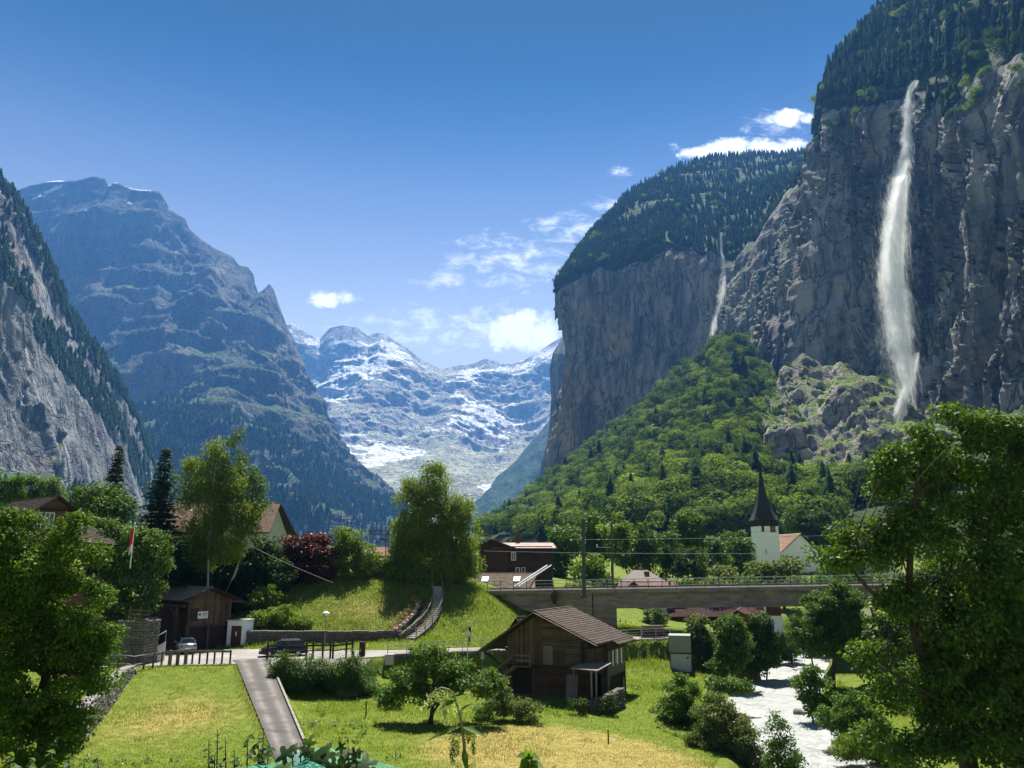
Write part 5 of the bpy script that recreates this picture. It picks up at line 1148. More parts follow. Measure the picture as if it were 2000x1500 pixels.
# outside stair to the loft
for k in range(10):
    t = k / 9; part('stair_tread', 'grey_wood', barn, ((-4.6 + 2.9 * t, 0.15, 0.25 + 2.15 * t), (0.3, 0.9, 0.05)))
for yy in (-0.32, 0.62): MB().bar((-4.85, yy, 0.05), (-1.6, yy, 2.42), 0.07, 0.26).build('stair_string', MATS['old_wood'], barn)
MB().bar((-4.85, -0.34, 1.0), (-1.6, -0.34, 3.35), 0.07, 0.10).build('handrail', MATS['grey_wood'], barn); MB().bar((-4.85, -0.34, 0.6), (-1.6, -0.34, 2.95), 0.05, 0.12).build('handrail', MATS['old_wood'], barn)
for k in range(4):
    t = k / 3; part('baluster', 'old_wood_v', barn, ((-4.8 + 3.2 * t, -0.34, 0.55 + 2.35 * t), (0.09, 0.09, 1.0)))
part('landing', 'old_wood', barn, ((-0.9, 0.15, 2.42), (1.5, 1.0, 0.1))); part('landing_rail', 'grey_wood', barn, ((-0.9, -0.34, 3.3), (1.5, 0.07, 0.12)), ((-0.9, -0.34, 2.9), (1.5, 0.05, 0.14)), ((-0.2, -0.34, 2.9), (0.09, 0.09, 1.0)))
for k in range(9): part('screen_board', 'red_wood', barn, ((-4.7, 1.1, 0.3 + 0.2 * k), (2.6, 0.05, 0.19)))
# side porch on the right
part('porch_wall', 'dark_wood', barn, ((5.1, 5.0, 1.2), (0.1, 5.6, 2.3)))
for k in range(10): part('wall_board', 'old_wood_v', barn, ((4.55 + 0.13 * k, F0 - 0.05 + 0.16 * k, 3.0), (0.13, 0.05, 1.9 + 0.02 * k)))
for k in range(8): part('slat', 'grey_wood' if k % 2 else 'white_paint', barn, ((5.45, 3.2 + 0.55 * k, 2.95), (0.06, 0.2, 1.25)))
part('apron_board', 'dark_wood', barn, ((5.42, 5.2, 3.95), (0.08, 4.6, 0.6))); part('apron_board', 'old_wood', barn, ((5.42, 5.2, 1.95), (0.08, 4.6, 0.75))); part('porch_floor', 'old_wood', barn, ((4.9, 5.2, 2.25), (1.0, 4.6, 0.12)))
pr = MB().prism([(3.9, -1.4, 2.62), (6.2, -1.4, 2.55), (6.2, 1.9, 2.78), (3.9, 1.9, 2.85)], (0, 0, 0.09)).build('porch_roof', MATS['grey_wood'], barn)
for px_, py_ in ((4.1, -1.2), (5.6, -1.2), (6.0, -1.2), (6.0, 1.6)): part('porch_post', 'grey_wood', barn, ((px_, py_, 1.05), (0.13, 0.13, 3.1)))
MB().bar((5.4, 6.3, -0.1), (5.4, 7.3, 2.1), 0.12, 0.12).build('strut', MATS['dark_wood'], barn); part('porch_post', 'dark_wood', barn, ((5.4, 7.4, 1.0), (0.14, 0.14, 2.6)))
MB().prism([(3.2, -0.9, 0.0), (4.2, -1.0, 0.0), (4.0, -0.1, 2.0), (3.0, 0.0, 2.0)], (0.05, -0.05, 0.02)).build('leaning_board', MATS['grey_wood'], barn)
# lower addition of the right eave (a step in the roof edge)
e0, e1, r0, r1 = (6.3, 3.6, H - 2.74), (6.3, 8.4, H - 2.74), (5.6, 3.6, H - 2.41), (5.6, 8.4, H - 2.41)
rf = slab(barn, e0, e1, r0, r1, 0.1, 'dark_wood'); tiles(rf, *[np.array(k) + [0, 0, 0.012] for k in (e0, e1, r0, r1)], 0.26, 0.33, 'shingle', 9)
# rubble wall and planting bed below the porch
b0, b1 = G(1120, 1388), G(1205, 1392)
stone_wall('rubble_wall', 'low rubble wall holding the bed below the barn porch', [(b0[0], b0[1], b0[2] - 0.4, b0[2] + 0.4), (b1[0] - 0.6, b1[1] - 0.4, b1[2] - 0.4, b1[2] + 1.3), (b1[0] + 0.8, b1[1] + 2.0, b1[2] - 0.4, b1[2] + 1.5)], 0.5, 'stone_dark', 5, (0.3, 0.2), copings=False)
# shingled outbuilding behind the barn
gable('outbuilding', 'small outbuilding with brown shingle roof behind the barn', 'building', (1010, 1205), 84, R(62), (3.4, 2.6), (2.2, 1.6), 5.0, -8.9, (-2.6, 2.0), 0.4, 0.4, 'old_wood', 'shingle')

# ------------------------------------------------------------------ timber shed with sign, hut
shed, sz_, H = gable('timber_shed', 'dark timber shed with white sign and wide grey roof in the yard', 'shed', (415, 1147), 85.5, R(-50), (3.3, 1.3), (5.0, 1.9), 12.0, -8.95, (-2.0, 3.0), 1.1, 0.5, 'dark_wood', 'metal_roof', (0.45, 0.9), 0.12)
x = -2.0
while x < 3.0:
    wd = 0.24; top = sz_(x + wd / 2) - 0.1
    MB().box((x + wd / 2, 1.06 - 0.02 * random.random(), (2.4 + top) / 2), (wd - 0.02, 0.06, top - 2.4)).build('board', MATS['old_wood_v'], shed); x += wd
for x in (-1.9, 0.4, 2.9): part('post', 'old_wood_v', shed, ((x, 0.95, 1.2), (0.24, 0.24, 2.5)))
part('beam', 'old_wood', shed, ((0.5, 0.98, 2.45), (5.2, 0.22, 0.24)))
sg = part('sign_board', 'white_paint', shed, ((-0.3, 0.96, 3.55), (1.15, 0.05, 0.72)))
part('sign_mark', 'dark_steel', sg, ((-0.66, 0.93, 3.6), (0.26, 0.02, 0.2))); part('sign_lines', 'dark_steel', sg, ((-0.12, 0.93, 3.72), (0.6, 0.02, 0.08)), ((-0.08, 0.93, 3.56), (0.55, 0.02, 0.05)), ((-0.12, 0.93, 3.42), (0.45, 0.02, 0.05)))
part('shutter', 'dark_wood', shed, ((-1.25, 0.98, 3.6), (0.8, 0.08, 1.3)))
# open bay with arched brace on the yard side
part('bay_shade_panel', 'dark_wood', shed, ((-2.06, 6.4, 2.1), (0.06, 9.2, 4.2)))  # dark sheet set in the open bay to stand for its deep shade
for yy in (2.0, 5.6, 9.2): part('post', 'old_wood_v', shed, ((-2.7, yy, 2.2), (0.26, 0.26, 4.5)))
for s_ in (1, -1):
    pts_ = [(-2.7, 2.0 + (0 if s_ > 0 else 3.6) + s_ * 1.7 * (1 - math.cos(t)), 2.6 + 1.7 * math.sin(t)) for t in np.linspace(0, 1.5, 7)]
    mb = MB()
    for a_, b_ in zip(pts_[:-1], pts_[1:]): mb.bar(a_, b_, 0.2, 0.2)
    mb.build('arched_brace', MATS['old_wood'], shed)
part('eave_beam', 'old_wood', shed, ((-2.7, 6.0, 4.55), (0.25, 11.0, 0.28)))
for k in range(9): MB().bar((-3.1, 0.3 + 1.35 * k, sz_(-3.1) + 0.02), (3.9, 0.3 + 1.35 * k, sz_(3.9) + 0.02), 0.1, 0.12).build('rafter_tie', MATS['old_wood'], shed)
hp = P(457, 1264, 87.5); hut = thing('white_hut', 'small white hut with brown door against the timber shed', 'hut', (hp[0], 87.5, -8.95), R(-12))
part('wall', 'white_wall', hut, ((0, 1.0, 1.4), (1.95, 2.0, 2.8))); part('roof', 'concrete_pale', hut, ((0, 1.0, 2.86), (2.15, 2.2, 0.12)))
dr = part('door', 'door_brown', hut, ((0.15, -0.02, 1.15), (1.2, 0.06, 2.3))); part('door_sign', 'white_paint', dr, ((0.15, -0.06, 1.5), (0.16, 0.02, 0.42)))

# ------------------------------------------------------------------ chalet at the left
ch, cz_, H = gable('brown_chalet', 'brown chalet with shingle roof and white gable window behind the bush tree', 'house', (116, 968), 74, R(-52), (2.3, 1.75), (2.5, 1.8), 11.0, -6.0, (-1.8, 2.0), 0.7, 0.4, 'brown_wall', 'shingle', (0.25, 0.3))
window(ch, (-0.35, 0.69, H - 2.35), 0.85, 1.45, '-y'); window(ch, (-1.35, 0.69, H - 2.35), 0.7, 1.45, '-y')
part('gable_beam', 'dark_wood', ch, ((0, 0.5, H - 1.35), (3.2, 0.3, 0.14)))
part('wing_wall', 'brown_wall', ch, ((3.6, 1.6, 2.4), (4.2, 2.4, 4.9)))
e0, e1, r0, r1 = (1.6, -1.2, H - 4.3), (5.6, -1.2, H - 4.55), (1.7, 1.6, H - 2.6), (4.2, 1.6, H - 2.75)
rf = slab(ch, e0, e1, r0, r1, 0.14, 'dark_wood'); tiles(rf, *[np.array(k) + [0, 0, 0.012] for k in (e0, e1, r0, r1)], 0.25, 0.3, 'shingle', 4)
for a_, b_ in (((-2.3, -0.02, H - 1.75), (-2.3, 11, H - 1.75)),): MB().bar(a_, b_, 0.1, 0.1).build('gutter', MATS['white_paint'], ch)
aw = MB().prism([(2.6, -0.6, H - 6.1), (3.9, -0.6, H - 6.1), (3.9, 0.4, H - 5.1), (2.6, 0.4, H - 5.1)], (0, 0, 0.04)).build('awning', MATS['orange_cloth'], ch)
for k in range(4): MB().bar((2.75 + 0.33 * k, -0.63, H - 6.08), (2.75 + 0.33 * k, 0.37, H - 5.04), 0.09, 0.02).build('stripe', MATS['door_brown'], aw)
MB().tube([(0.6, 6.0, H - 0.5), (0.6, 6.0, H + 1.0)], 0.11, 8).build('chimney_pipe', MATS['dark_steel'], ch)
cp = P(134, 975, 84); MB().tube([(0, 0, 0), (0, 0, 1.3)], 0.12, 8).build('chimney_pipe', MATS['dark_steel'], ch).location = (2.0, 4.5, H - 1.4)
# tile-roofed house above the spruces
def wide_house(name, label, px0, px1, ridge_y, eave_y, Y, wallmat, roofmat, base, rise_depth=4.0, skew=(0, 0), tile=(0.3, 0.34), deck='dark_wood', cat='house'):
    """house with its eaves side to the camera; px of the ridge ends and rows of ridge and eave"""
    a, b = P(px0, ridge_y, Y + rise_depth), P(px1, ridge_y, Y + rise_depth); e = P((px0 + px1) / 2, eave_y, Y)
    root = thing(name, label, cat, ((a[0] + b[0]) / 2, Y + rise_depth, base)); hx = (b[0] - a[0]) / 2; Hr, He = a[2] - base, e[2] - base
    MB().prism([(-hx + 0.6, -rise_depth + 0.9, 0), (-hx + 0.6, rise_depth - 0.9, 0), (-hx + 0.6, rise_depth - 0.9, He + 0.2), (-hx + 0.6, 0, Hr - 0.3), (-hx + 0.6, -rise_depth + 0.9, He + 0.2)], (2 * hx - 1.2, 0, 0)).build('wall', MATS[wallmat], root)
    for s_ in (-1, 1):
        e0, e1, r0, r1 = (-hx - skew[0], s_ * rise_depth, He), (hx + skew[1], s_ * rise_depth, He), (-hx, 0, Hr), (hx, 0, Hr)
        rf = slab(root, e0, e1, r0, r1, 0.16, deck); tiles(rf, *[np.array(k) + [0, 0, 0.012] for k in (e0, e1, r0, r1)], tile[0], tile[1], roofmat, 3 + s_)
    MB().bar((-hx, 0, Hr + 0.04), (hx, 0, Hr + 0.04), 0.28, 0.1).build('ridge_cap', MATS[roofmat], root)
    return root, hx, Hr, He
th_, hx, Hr, He = wide_house('tile_roofed_house', 'house with broad pale red tile roof behind the birches', 315, 548, 983, 1040, 114, 'cream_wall', 'tile_red', -4.0, 7.5, (0.3, 0.9))
MB().tube([(-hx + 3.2, -2.2, Hr - 2.0), (-hx + 3.2, -2.2, Hr - 0.9)], 0.12, 8).build('vent_pipe', MATS['dark_steel'], th_)
for k in range(5): window(th_, (-hx + 3 + 3.2 * k, -6.61, He - 1.6), 1.1, 1.3)
# station roof and catenary gantry
wide_house('station_building', 'station building with low orange tile roof behind the bank', 700, 775, 1068, 1086, 124, 'cream_wall', 'tile_red', -6.5, 4.5)
gp = P(742, 1072, 121); gy = thing('catenary_gantry', 'rusty red lattice gantry of the railway beside the weeping birch', 'gantry', (gp[0], 121, gp[2] - 1.5))
k_ = 121 / FPX
for dx in (-1.6, 1.1):
    w_ = 0.55 if dx > 0 else 0.12; t = 1.5 + 36 * k_
    for sx_ in ((-1, 1) if dx > 0 else (0,)):
        MB().bar((dx + sx_ * w_ / 2, 0, 0), (dx + sx_ * w_ / 2 * 0.5, 0, t), 0.1, 0.1).build('mast_leg', MATS['rust_steel'], gy)
mast = MB()
for k in range(8):
    z0 = 0.3 + k * 0.5; mast.bar((1.1 - 0.25, 0, z0), (1.1 + 0.25, 0, z0 + 0.5), 0.05, 0.05); mast.bar((1.1 + 0.25, 0, z0), (1.1 - 0.25, 0, z0 + 0.5), 0.05, 0.05)
mast.build('lattice', MATS['rust_steel'], gy)
t = 1.5 + 34 * k_
for zz in (t, t - 0.6): part('cross_beam', 'rust_steel', gy, ((0.6, 0, zz), (5.0, 0.1, 0.1)))
lt = MB()
for k in range(10): lt.bar((-1.9 + 0.5 * k, 0, t - (0.6 if k % 2 else 0)), (-1.4 + 0.5 * k, 0, t - (0 if k % 2 else 0.6)), 0.06, 0.06)
lt.build('lattice', MATS['rust_steel'], gy); MB().bar((-1.6, 0, 1.6), (0.6, 0, t - 0.9), 0.12, 0.12).build('brace', MATS['rust_steel'], gy); MB().bar((0.2, 0, t - 1.2), (1.3, 0, t - 1.6), 0.2, 0.3).build('brace', MATS['rust_steel'], gy)

# dark chalet beyond the viaduct end and the roof in front of it
dk, hx, Hr, He = wide_house('dark_chalet', 'dark brown chalet with copper-edged roof behind the viaduct end', 962, 1080, 1060, 1071, 119, 'dark_wood', 'copper_roof', -5.5, 4.5, (0, 0.4), (0.5, 0.7))
front = -3.6 - 0.001
part('facade', 'dark_wood', dk, ((-0.9, front - 0.05, He * 0.5 + 0.2), (2 * hx + 1.2, 0.12, He + 0.3)))
for k in range(14): part('facade_board', 'dark_wood', dk, ((-0.9, front - 0.13, 0.9 + 0.36 * k), (2 * hx + 1.1, 0.04, 0.33)))
kx = 119 / FPX / 1.02; cx = (962 + 1080) / 2
def dkx(p): return (p - cx) * kx * 0.99
def dkz(y): return float(P(1000, y, 115.4)[2]) + 5.5
window(dk, (dkx(1002), front - 0.15, dkz(1086)), 0.75, 1.15); window(dk, (dkx(969), front - 0.15, dkz(1085)), 0.5, 0.7, mull=False)
for p in (983, 1010, 1021): window(dk, (dkx(p), front - 0.15, dkz(1114)), 0.6, 0.7, mull=False)
part('chimney', 'brown_wall', dk, ((dkx(1011), 0.3, Hr + 0.5), (0.7, 0.7, 1.5)))
g0 = (dkx(958), Hr + 0.45)
for s_, x_, dz in ((-1, -2.0, -1.0), (1, 4.2, -1.5)):
    MB().prism([(g0[0], -5.2, g0[1]), (g0[0] + x_, -5.2, g0[1] + dz), (g0[0] + x_, -5.2, g0[1] + dz - 0.22), (g0[0], -5.2, g0[1] - 0.22)], (0, 4.0, 0)).build('gable_roof', MATS['dark_wood'], dk)
MB().prism([(g0[0] - 1.9, -4.2, g0[1] - 1.05), (g0[0], -4.2, g0[1] - 0.2), (g0[0] + 2.6, -4.2, g0[1] - 1.15), (g0[0] + 2.6, -4.2, 0), (g0[0] - 1.9, -4.2, 0)], (0, 0.8, 0)).build('gable_wall', MATS['dark_wood'], dk)
lr, hx, Hr, He = wide_house('low_roofed_house', 'low house with brown tile roof and skylights behind the railing', 930, 1052, 1119, 1156, 106, 'brown_wall', 'tile_light', -8.6, 6.0, (0.6, -1.8))
for p in (948, 1008):
    c = ((p - 991) * 109 / FPX, -2.6, He + (Hr - He) * 0.57 + 0.12); sk = MB().prism([(c[0] - 0.45, c[1] - 0.5, c[2] - 0.26), (c[0] + 0.45, c[1] - 0.5, c[2] - 0.26), (c[0] + 0.6, c[1] + 0.4, c[2] + 0.34), (c[0] - 0.3, c[1] + 0.4, c[2] + 0.34)], (0, -0.06, 0.12)).build('skylight', MATS['white_paint'], lr)
hr_ = thing('stair_handrail', 'pair of white slanting rails of a stair beside the dark chalet', 'railing', P(1005, 1145, 104.5))
for d_ in (0, 0.55):
    a_, b_ = P(1005, 1144, 104.5), P(1069, 1103, 108); MB().bar(np.array([d_, 0, 0]), b_ - a_ + np.array([d_, 0, 0]), 0.12, 0.14).build('rail', MATS['white_paint'], hr_)

# house with hipped slate roof behind the viaduct
hh, hx, Hr, He = wide_house('pink_tiled_house', 'house with pinkish tile roof and slate hip behind the viaduct railing', 1208, 1318, 1136, 1158, 122, 'cream_wall', 'tile_pink', -8.5, 4.6, (0.9, 0.5))
part('dormer_front', 'door_brown', hh, ((-2.5, -2.3, He + 0.75), (1.3, 0.1, 0.7)))
for s_ in (-1, 1): MB().prism([(-2.5, -2.6, He + 1.75), (-2.5 + s_ * 1.15, -2.6, He + 0.7), (-2.5 + s_ * 1.15, -2.6, He + 0.55), (-2.5, -2.6, He + 1.6)], (0, 2.4, 0)).build('dormer_roof', MATS['tile_brown'], hh)
mb = MB(); q = [(-3.6, 0.6, Hr - 0.2), (3.6, 0.6, Hr - 0.2), (3.6, 8.0, Hr - 0.2), (-3.6, 8.0, Hr - 0.2)]; tq = [(-1.2, 4.6, Hr + 1.75), (1.0, 4.6, Hr + 1.75), (1.0, 5.4, Hr + 1.75), (-1.2, 5.4, Hr + 1.75)]
mb.add(q + tq, [(0, 1, 5, 4), (1, 2, 6, 5), (2, 3, 7, 6), (3, 0, 4, 7), (4, 5, 6, 7), (3, 2, 1, 0)]); mb.build('hip_roof', MATS['slate'], hh)
part('rear_wall', 'cream_wall', hh, ((0, 5.2, (Hr - 0.2) / 2), (6.4, 4.8, Hr - 0.25))); part('chimney', 'brown_wall', hh, ((0.6, 3.2, Hr + 0.9), (0.8, 0.6, 1.3))); MB().tube([(-0.1, 5.0, Hr + 1.7), (-0.1, 5.0, Hr + 2.6)], 0.05, 6).tube([(-0.1, 5.0, Hr + 2.0), (-0.1, 5.0, Hr + 2.15)], 0.3, 8).build('finial', MATS['steel'], hh)
part('vent_pipe', 'dark_steel', hh, ((3.4, -1.3, He + 1.3), (0.3, 0.3, 0.9)))

# brown house and hoarding under the viaduct
br, hx, Hr, He = wide_house('brown_riverside_house', 'brown house with dark tile roof and yellow poster under the viaduct', 1300, 1500, 1183, 1205, 118, 'brown_wall', 'tile_brown', -9.2, 4.0, (0.2, 0.6))
kk = 118 / FPX / 1.045
def brx(p): return (p - 1400) * kk
def brz(y): return float(P(1400, y, 118.9)[2]) + 9.2
po = part('poster', 'yellow_print', br, ((brx(1336), -3.2, brz(1233)), (3.2, 0.08, 1.75)))
part('poster_lettering', 'tile_brown', po, *[((brx(1321) + 0.28 * k, -3.26, brz(1228)), (0.16, 0.02, 0.2)) for k in range(7)]); MB().tube([(brx(1342), -3.27, brz(1242)), (brx(1346), -3.27, brz(1237)), (brx(1350), -3.27, brz(1229))], [0.3, 0.22, 0.08], 6).build('poster_figure', MATS['black_paint'], po)
part('eave_board', 'dark_wood', br, ((0, -3.3, He - 0.1), (2 * hx, 0.12, 0.25)))
gable('side_roof_house', 'house with dark red gable roof behind riverside trees', 'house', (1440, 1192), 112, R(20), (3.6, 1.9), (4.4, 2.2), 8.0, -9.2, (-3.0, 3.4), 0.6, 0.4, 'brown_wall', 'tile_brown')
wp = P(1514, 1238, 113); pc = thing('white_porch', 'white framed porch with brown shutters by the river', 'porch', (wp[0], 113, -9.6), R(10))
part('wall', 'white_wall', pc, ((0, 0.5, 1.2), (2.6, 1.0, 2.4))); part('frame', 'white_paint', pc, ((0, 0, 3.85), (2.8, 0.2, 0.25)), ((-1.3, 0, 3.0), (0.25, 0.2, 1.5)))
for k in range(5): part('shutter', 'door_brown', pc, ((-0.95 + 0.47 * k, 0.05, 3.0), (0.4, 0.1, 1.35)))
part('roof', 'tile_brown', pc, ((0, 0.8, 4.1), (3.2, 2.4, 0.2)))
wh = P(1294, 1226, 121); ww = thing('white_house_end', 'white house end half hidden behind the sapling under the viaduct', 'house', (wh[0], 121, -9)); part('wall', 'white_wall', ww, ((0, 2, 2.0), (3.2, 4.0, 4.2))); MB().prism([(-1.9, -0.3, 4.0), (1.9, -0.3, 4.0), (0, -0.3, 5.2)], (0, 4.6, 0)).build('roof', MATS['tile_brown'], ww)
# two stacked site cabins
c0 = P(1331, 1312, 89.5); cz0 = gz(c0[0], 90) - 0.1; kk = 89.5 / FPX / 1.06
low_c = thing('white_cabin', 'white site cabin with dark corner frame under the green container', 'cabin', (c0[0], 89.5, cz0), R(-14))
Hc = float(P(1331, 1276, 89.5)[2]) - cz0
part('wall', 'cabin_grey', low_c, ((0, 1.4, Hc / 2), (2.3, 2.8, Hc - 0.1))); part('corner_post', 'dark_steel', low_c, ((1.15, 0.0, Hc / 2), (0.1, 0.1, Hc))); part('corner_post', 'dark_steel', low_c, ((-1.15, 0.0, Hc / 2), (0.1, 0.1, Hc))); part('corner_post', 'dark_steel', low_c, ((1.15, 2.8, Hc / 2), (0.1, 0.1, Hc)))
part('roof_frame', 'dark_steel', low_c, ((0, 1.4, Hc - 0.03), (2.42, 2.92, 0.12))); part('vent', 'dark_steel', low_c, ((0.75, -0.03, Hc - 0.45), (0.25, 0.06, 0.2))); window(low_c, (1.16, 1.3, Hc * 0.55), 0.5, 0.8, '+x', 'dark_steel', False)
up_c = thing('green_container', 'ribbed grey-green metal container stacked on the white cabin', 'container', (c0[0] - 0.1, 89.4, cz0 + Hc + 0.06), R(-14)); hc = float(P(1331, 1243, 89.5)[2]) - cz0 - Hc
part('wall', 'green_metal', up_c, ((0, 1.35, hc / 2), (2.3, 2.6, hc - 0.06))); part('roof', 'green_metal', up_c, ((0, 1.35, hc), (2.4, 2.7, 0.07)))
for k in range(10): part('rib', 'green_metal', up_c, ((-1.08 + 0.24 * k, 0.02, hc / 2), (0.1, 0.07, hc - 0.12)))
for k in range(9): part('rib', 'green_metal', up_c, ((1.17, 0.25 + 0.27 * k, hc / 2), (0.06, 0.1, hc - 0.12)))
# stacked lumber by the lane
lp_ = P(1290, 1258, 96); lz = gz(lp_[0], 96)
lm = thing('lumber_pile', 'stacked planks and logs beside the lane under the viaduct', 'lumber', (lp_[0], 96, lz), R(8))
for k in range(6):
    for j in range(4):
        if k * 0.7 + j < 6.2: part('plank', ('grey_wood', 'old_wood', 'red_wood')[(k + j) % 3], lm, ((-0.9 + 0.1 * j, 0.25 * j, 0.12 + 0.24 * k), (3.0 - 0.25 * ((k * 7 + j * 3) % 4), 0.22, 0.16)))

# ------------------------------------------------------------------ church
cp_ = P(1507, 1100, 190); zc = -4.0
chh = thing('church', 'white village church with tall dark pointed spire among trees', 'church', (cp_[0], 190, zc), R(8))
def cz(y): return float(P(1500, y, 190)[2]) - zc
k_ = 190 / FPX / 1.02; hw = 19.5 * k_
tw = part('tower', 'white_wall', chh, ((0, hw, cz(1038) / 2), (2 * hw, 2 * hw, cz(1038))))
part('belfry', 'dark_wood', chh, ((0, hw, (cz(1038) + cz(1016)) / 2), (2 * hw - 0.5, 2 * hw - 0.5, cz(1016) - cz(1038))))
z0, z1 = cz(1038), cz(1028)
for x in (-hw + 0.35, hw - 0.35, -0.55): part('belfry_pier', 'white_wall', chh, ((x + (0.1 if x == -0.55 else 0), hw, (z0 + z1) / 2 + 0.05), (0.7 if abs(x) > 1 else 1.5, 2 * hw, z1 - z0)))
ck = part('clock_face', 'tile_brown', chh, ((0.95, -0.03, (z0 + z1) / 2 - 0.05), (1.35, 0.08, 1.5)))
rg = MB()
for k in range(12):
    a_ = 6.283 * k / 12; rg.box((0.95 + 0.48 * math.cos(a_), -0.09, (z0 + z1) / 2 - 0.05 + 0.48 * math.sin(a_)), (0.1, 0.03, 0.1))
rg.build('clock_numerals', MATS['yellow_print'], ck); MB().bar((0.95, -0.1, (z0 + z1) / 2), (1.25, -0.1, (z0 + z1) / 2 + 0.3), 0.05, 0.07).bar((0.95, -0.1, (z0 + z1) / 2), (0.6, -0.1, (z0 + z1) / 2 + 0.15), 0.05, 0.07).build('clock_hands', MATS['yellow_print'], ck)
part('belfry_opening', 'door_brown', chh, ((-1.6, -0.03, (z0 + z1) / 2), (0.6, 0.08, 1.4)))
for x in (-hw + 0.1, -hw * 0.4, hw * 0.4, hw - 0.1): part('belfry_post', 'dark_wood', chh, ((x, 0.15, (cz(1028) + cz(1016)) / 2), (0.18, 0.18, cz(1016) - cz(1028))))
sb = cz(1016); sh = cz(897) - sb; prof = []
for t_ in np.linspace(0, 1, 14):
    rad = (26 * k_) * (0.62 * (1 - t_) ** 3.6 + 0.38 * (1 - t_)) + 0.05; prof.append((rad * 1.1, sb + sh * t_))
spv = MB()
n8 = 8
spv.lathe(prof, 8, (0, hw, 0), math.pi / 8); spv.build('spire', MATS['slate_dark'] if 'slate_dark' in MATS else plain('slate_dark', (0.030, 0.026, 0.025), 0.8, 0.35, 1.5, (1, 1, 3)), chh)
MB().tube([(0, hw, sb + sh - 0.3), (0, hw, sb + sh + 1.2)], 0.07, 6).lathe([(0.02, 0), (0.22, 0.2), (0.02, 0.4)], 8, (0, hw, sb + sh + 0.2)).build('finial', MATS['steel'], chh)
part('slit_window', 'dark_steel', chh, ((-1.15, -0.02, cz(1078)), (0.16, 0.06, 1.3)))
ax = (1569 - 1501) * k_; az = cz(1041); ez = cz(1078)
MB().prism([(hw * 0.9 + 0.6, 1.0, 0), (ax + 4.6, 1.0, 0), (ax + 4.6, 1.0, ez - 0.2), (ax, 1.0, az - 0.3), (hw * 0.9 + 0.6, 1.0, ez - 0.1)], (-1.5, 15, 0)).build('nave_wall', MATS['white_wall'], chh)
for s_, x_ in ((-1, hw + 0.1), (1, ax + 5.4)):
    e0, e1, r0, r1 = (x_, 0.4, ez - 0.25), (x_ - 1.6, 17, ez - 0.25), (ax, 0.4, az), (ax - 1.6, 17, az)
    rf = slab(chh, e0, e1, r0, r1, 0.18, 'dark_wood', 'nave_roof'); tiles(rf, *[np.array(q_) + [0, 0, 0.012] for q_ in (e0, e1, r0, r1)], 0.5, 0.5, 'tile_red', 5)
lf = [(-hw - 1.6, 3, cz(1086)), (-hw - 1.6, 12, cz(1086)), (-hw + 0.3, 3, cz(1070)), (-hw + 0.3, 12, cz(1070))]
rf = slab(chh, lf[0], lf[1], lf[2], lf[3], 0.15, 'dark_wood', 'aisle_roof'); tiles(rf, *[np.array(q_) + [0, 0, 0.012] for q_ in lf], 0.5, 0.5, 'tile_red', 6); part('aisle_wall', 'white_wall', chh, ((-hw - 0.5, 7.5, cz(1090) / 2), (1.6, 8.0, cz(1090))))
ph = P(1690, 1068, 170); fh = thing('hidden_house', 'small red-roofed house glimpsed through the big maple', 'house', (ph[0], 170, -4)); part('wall', 'cream_wall', fh, ((0, 2.5, 2.6), (2.6, 5, 5.2))); MB().prism([(-1.9, -0.6, 5.0), (1.9, -0.6, 5.0), (0, -0.6, 6.4)], (0, 6, 0)).build('roof', MATS['tile_red'], fh)

# ------------------------------------------------------------------ railway viaduct
A = np.array([-6.5, 104.0, -3.62]); B = np.array([80.0, 90.0, -1.9]); d = B - A; Lb = float(np.linalg.norm(d[:2])); ang = math.atan2(d[1], d[0]); gr = d[2] / Lb
vb = thing('railway_viaduct', 'concrete railway viaduct with steel railing crossing above the barn roof', 'bridge', A, ang)
def bz_(x): return gr * x
def bpart(name, mat, x0, x1, y0, y1, z0, z1):
    return MB().prism([(x0, y0, bz_(x0) + z0), (x1, y0, bz_(x1) + z0), (x1, y0, bz_(x1) + z1), (x0, y0, bz_(x0) + z1)], (0, y1 - y0, 0)).build(name, MATS[mat], vb)
xs_ = 17.0   # start of the steel-and-concrete girder span
bpart('deck', 'concrete', -4, Lb, -0.25, 4.6, -0.42, 0.0); bpart('edge_strip', 'concrete_pale', -4, Lb, -0.33, -0.05, 0.0, 0.10)
k = 0
x = -3.0
while x < Lb - 1:
    bpart('bracket', 'concrete', x, x + 0.28, -0.12, 0.3, -0.78, -0.42); x += 2.05
for i, (x0, x1) in enumerate(((xs_, 46.0), (46.1, Lb))): bpart('girder', 'concrete', x0, x1, 0.28, 4.1, -2.35, -0.43)
for x0 in (xs_, 46.0): bpart('girder_lip', 'concrete', x0 + 0.02, x0 + (28.9 if x0 == xs_ else Lb - 46.2), 0.16, 0.29, -2.33, -1.95)
arch = [(-4, 0.25, -7.5), (-4, 0.25, -0.43)] + [(xs_ - 0.15, 0.25, -0.43), (xs_ - 0.15, 0.25, -6.5), (11.3, 0.25, -6.5)] + [(7.6 + 3.7 * math.cos(t), 0.25, -5.4 + 3.0 * math.sin(t)) for t in np.linspace(0.0, math.pi, 13)] + [(3.9, 0.25, -7.5)]
MB().prism([(p[0], p[1], p[2] + bz_(p[0])) for p in arch], (0, 3.8, 0)).build('arch_wall', MATS['concrete'], vb)
bpart('pilaster', 'concrete', 11.4, 12.3, 0.1, 0.27, -6.5, -0.45); bpart('pilaster', 'concrete', 15.9, 16.9, 0.1, 0.27, -6.5, -0.45)
for x0, w_ in ((16.95, 2.9), (47.0, 2.2)): bpart('pier', 'concrete', x0, x0 + w_, 0.6, 3.6, -11.5, -2.36)
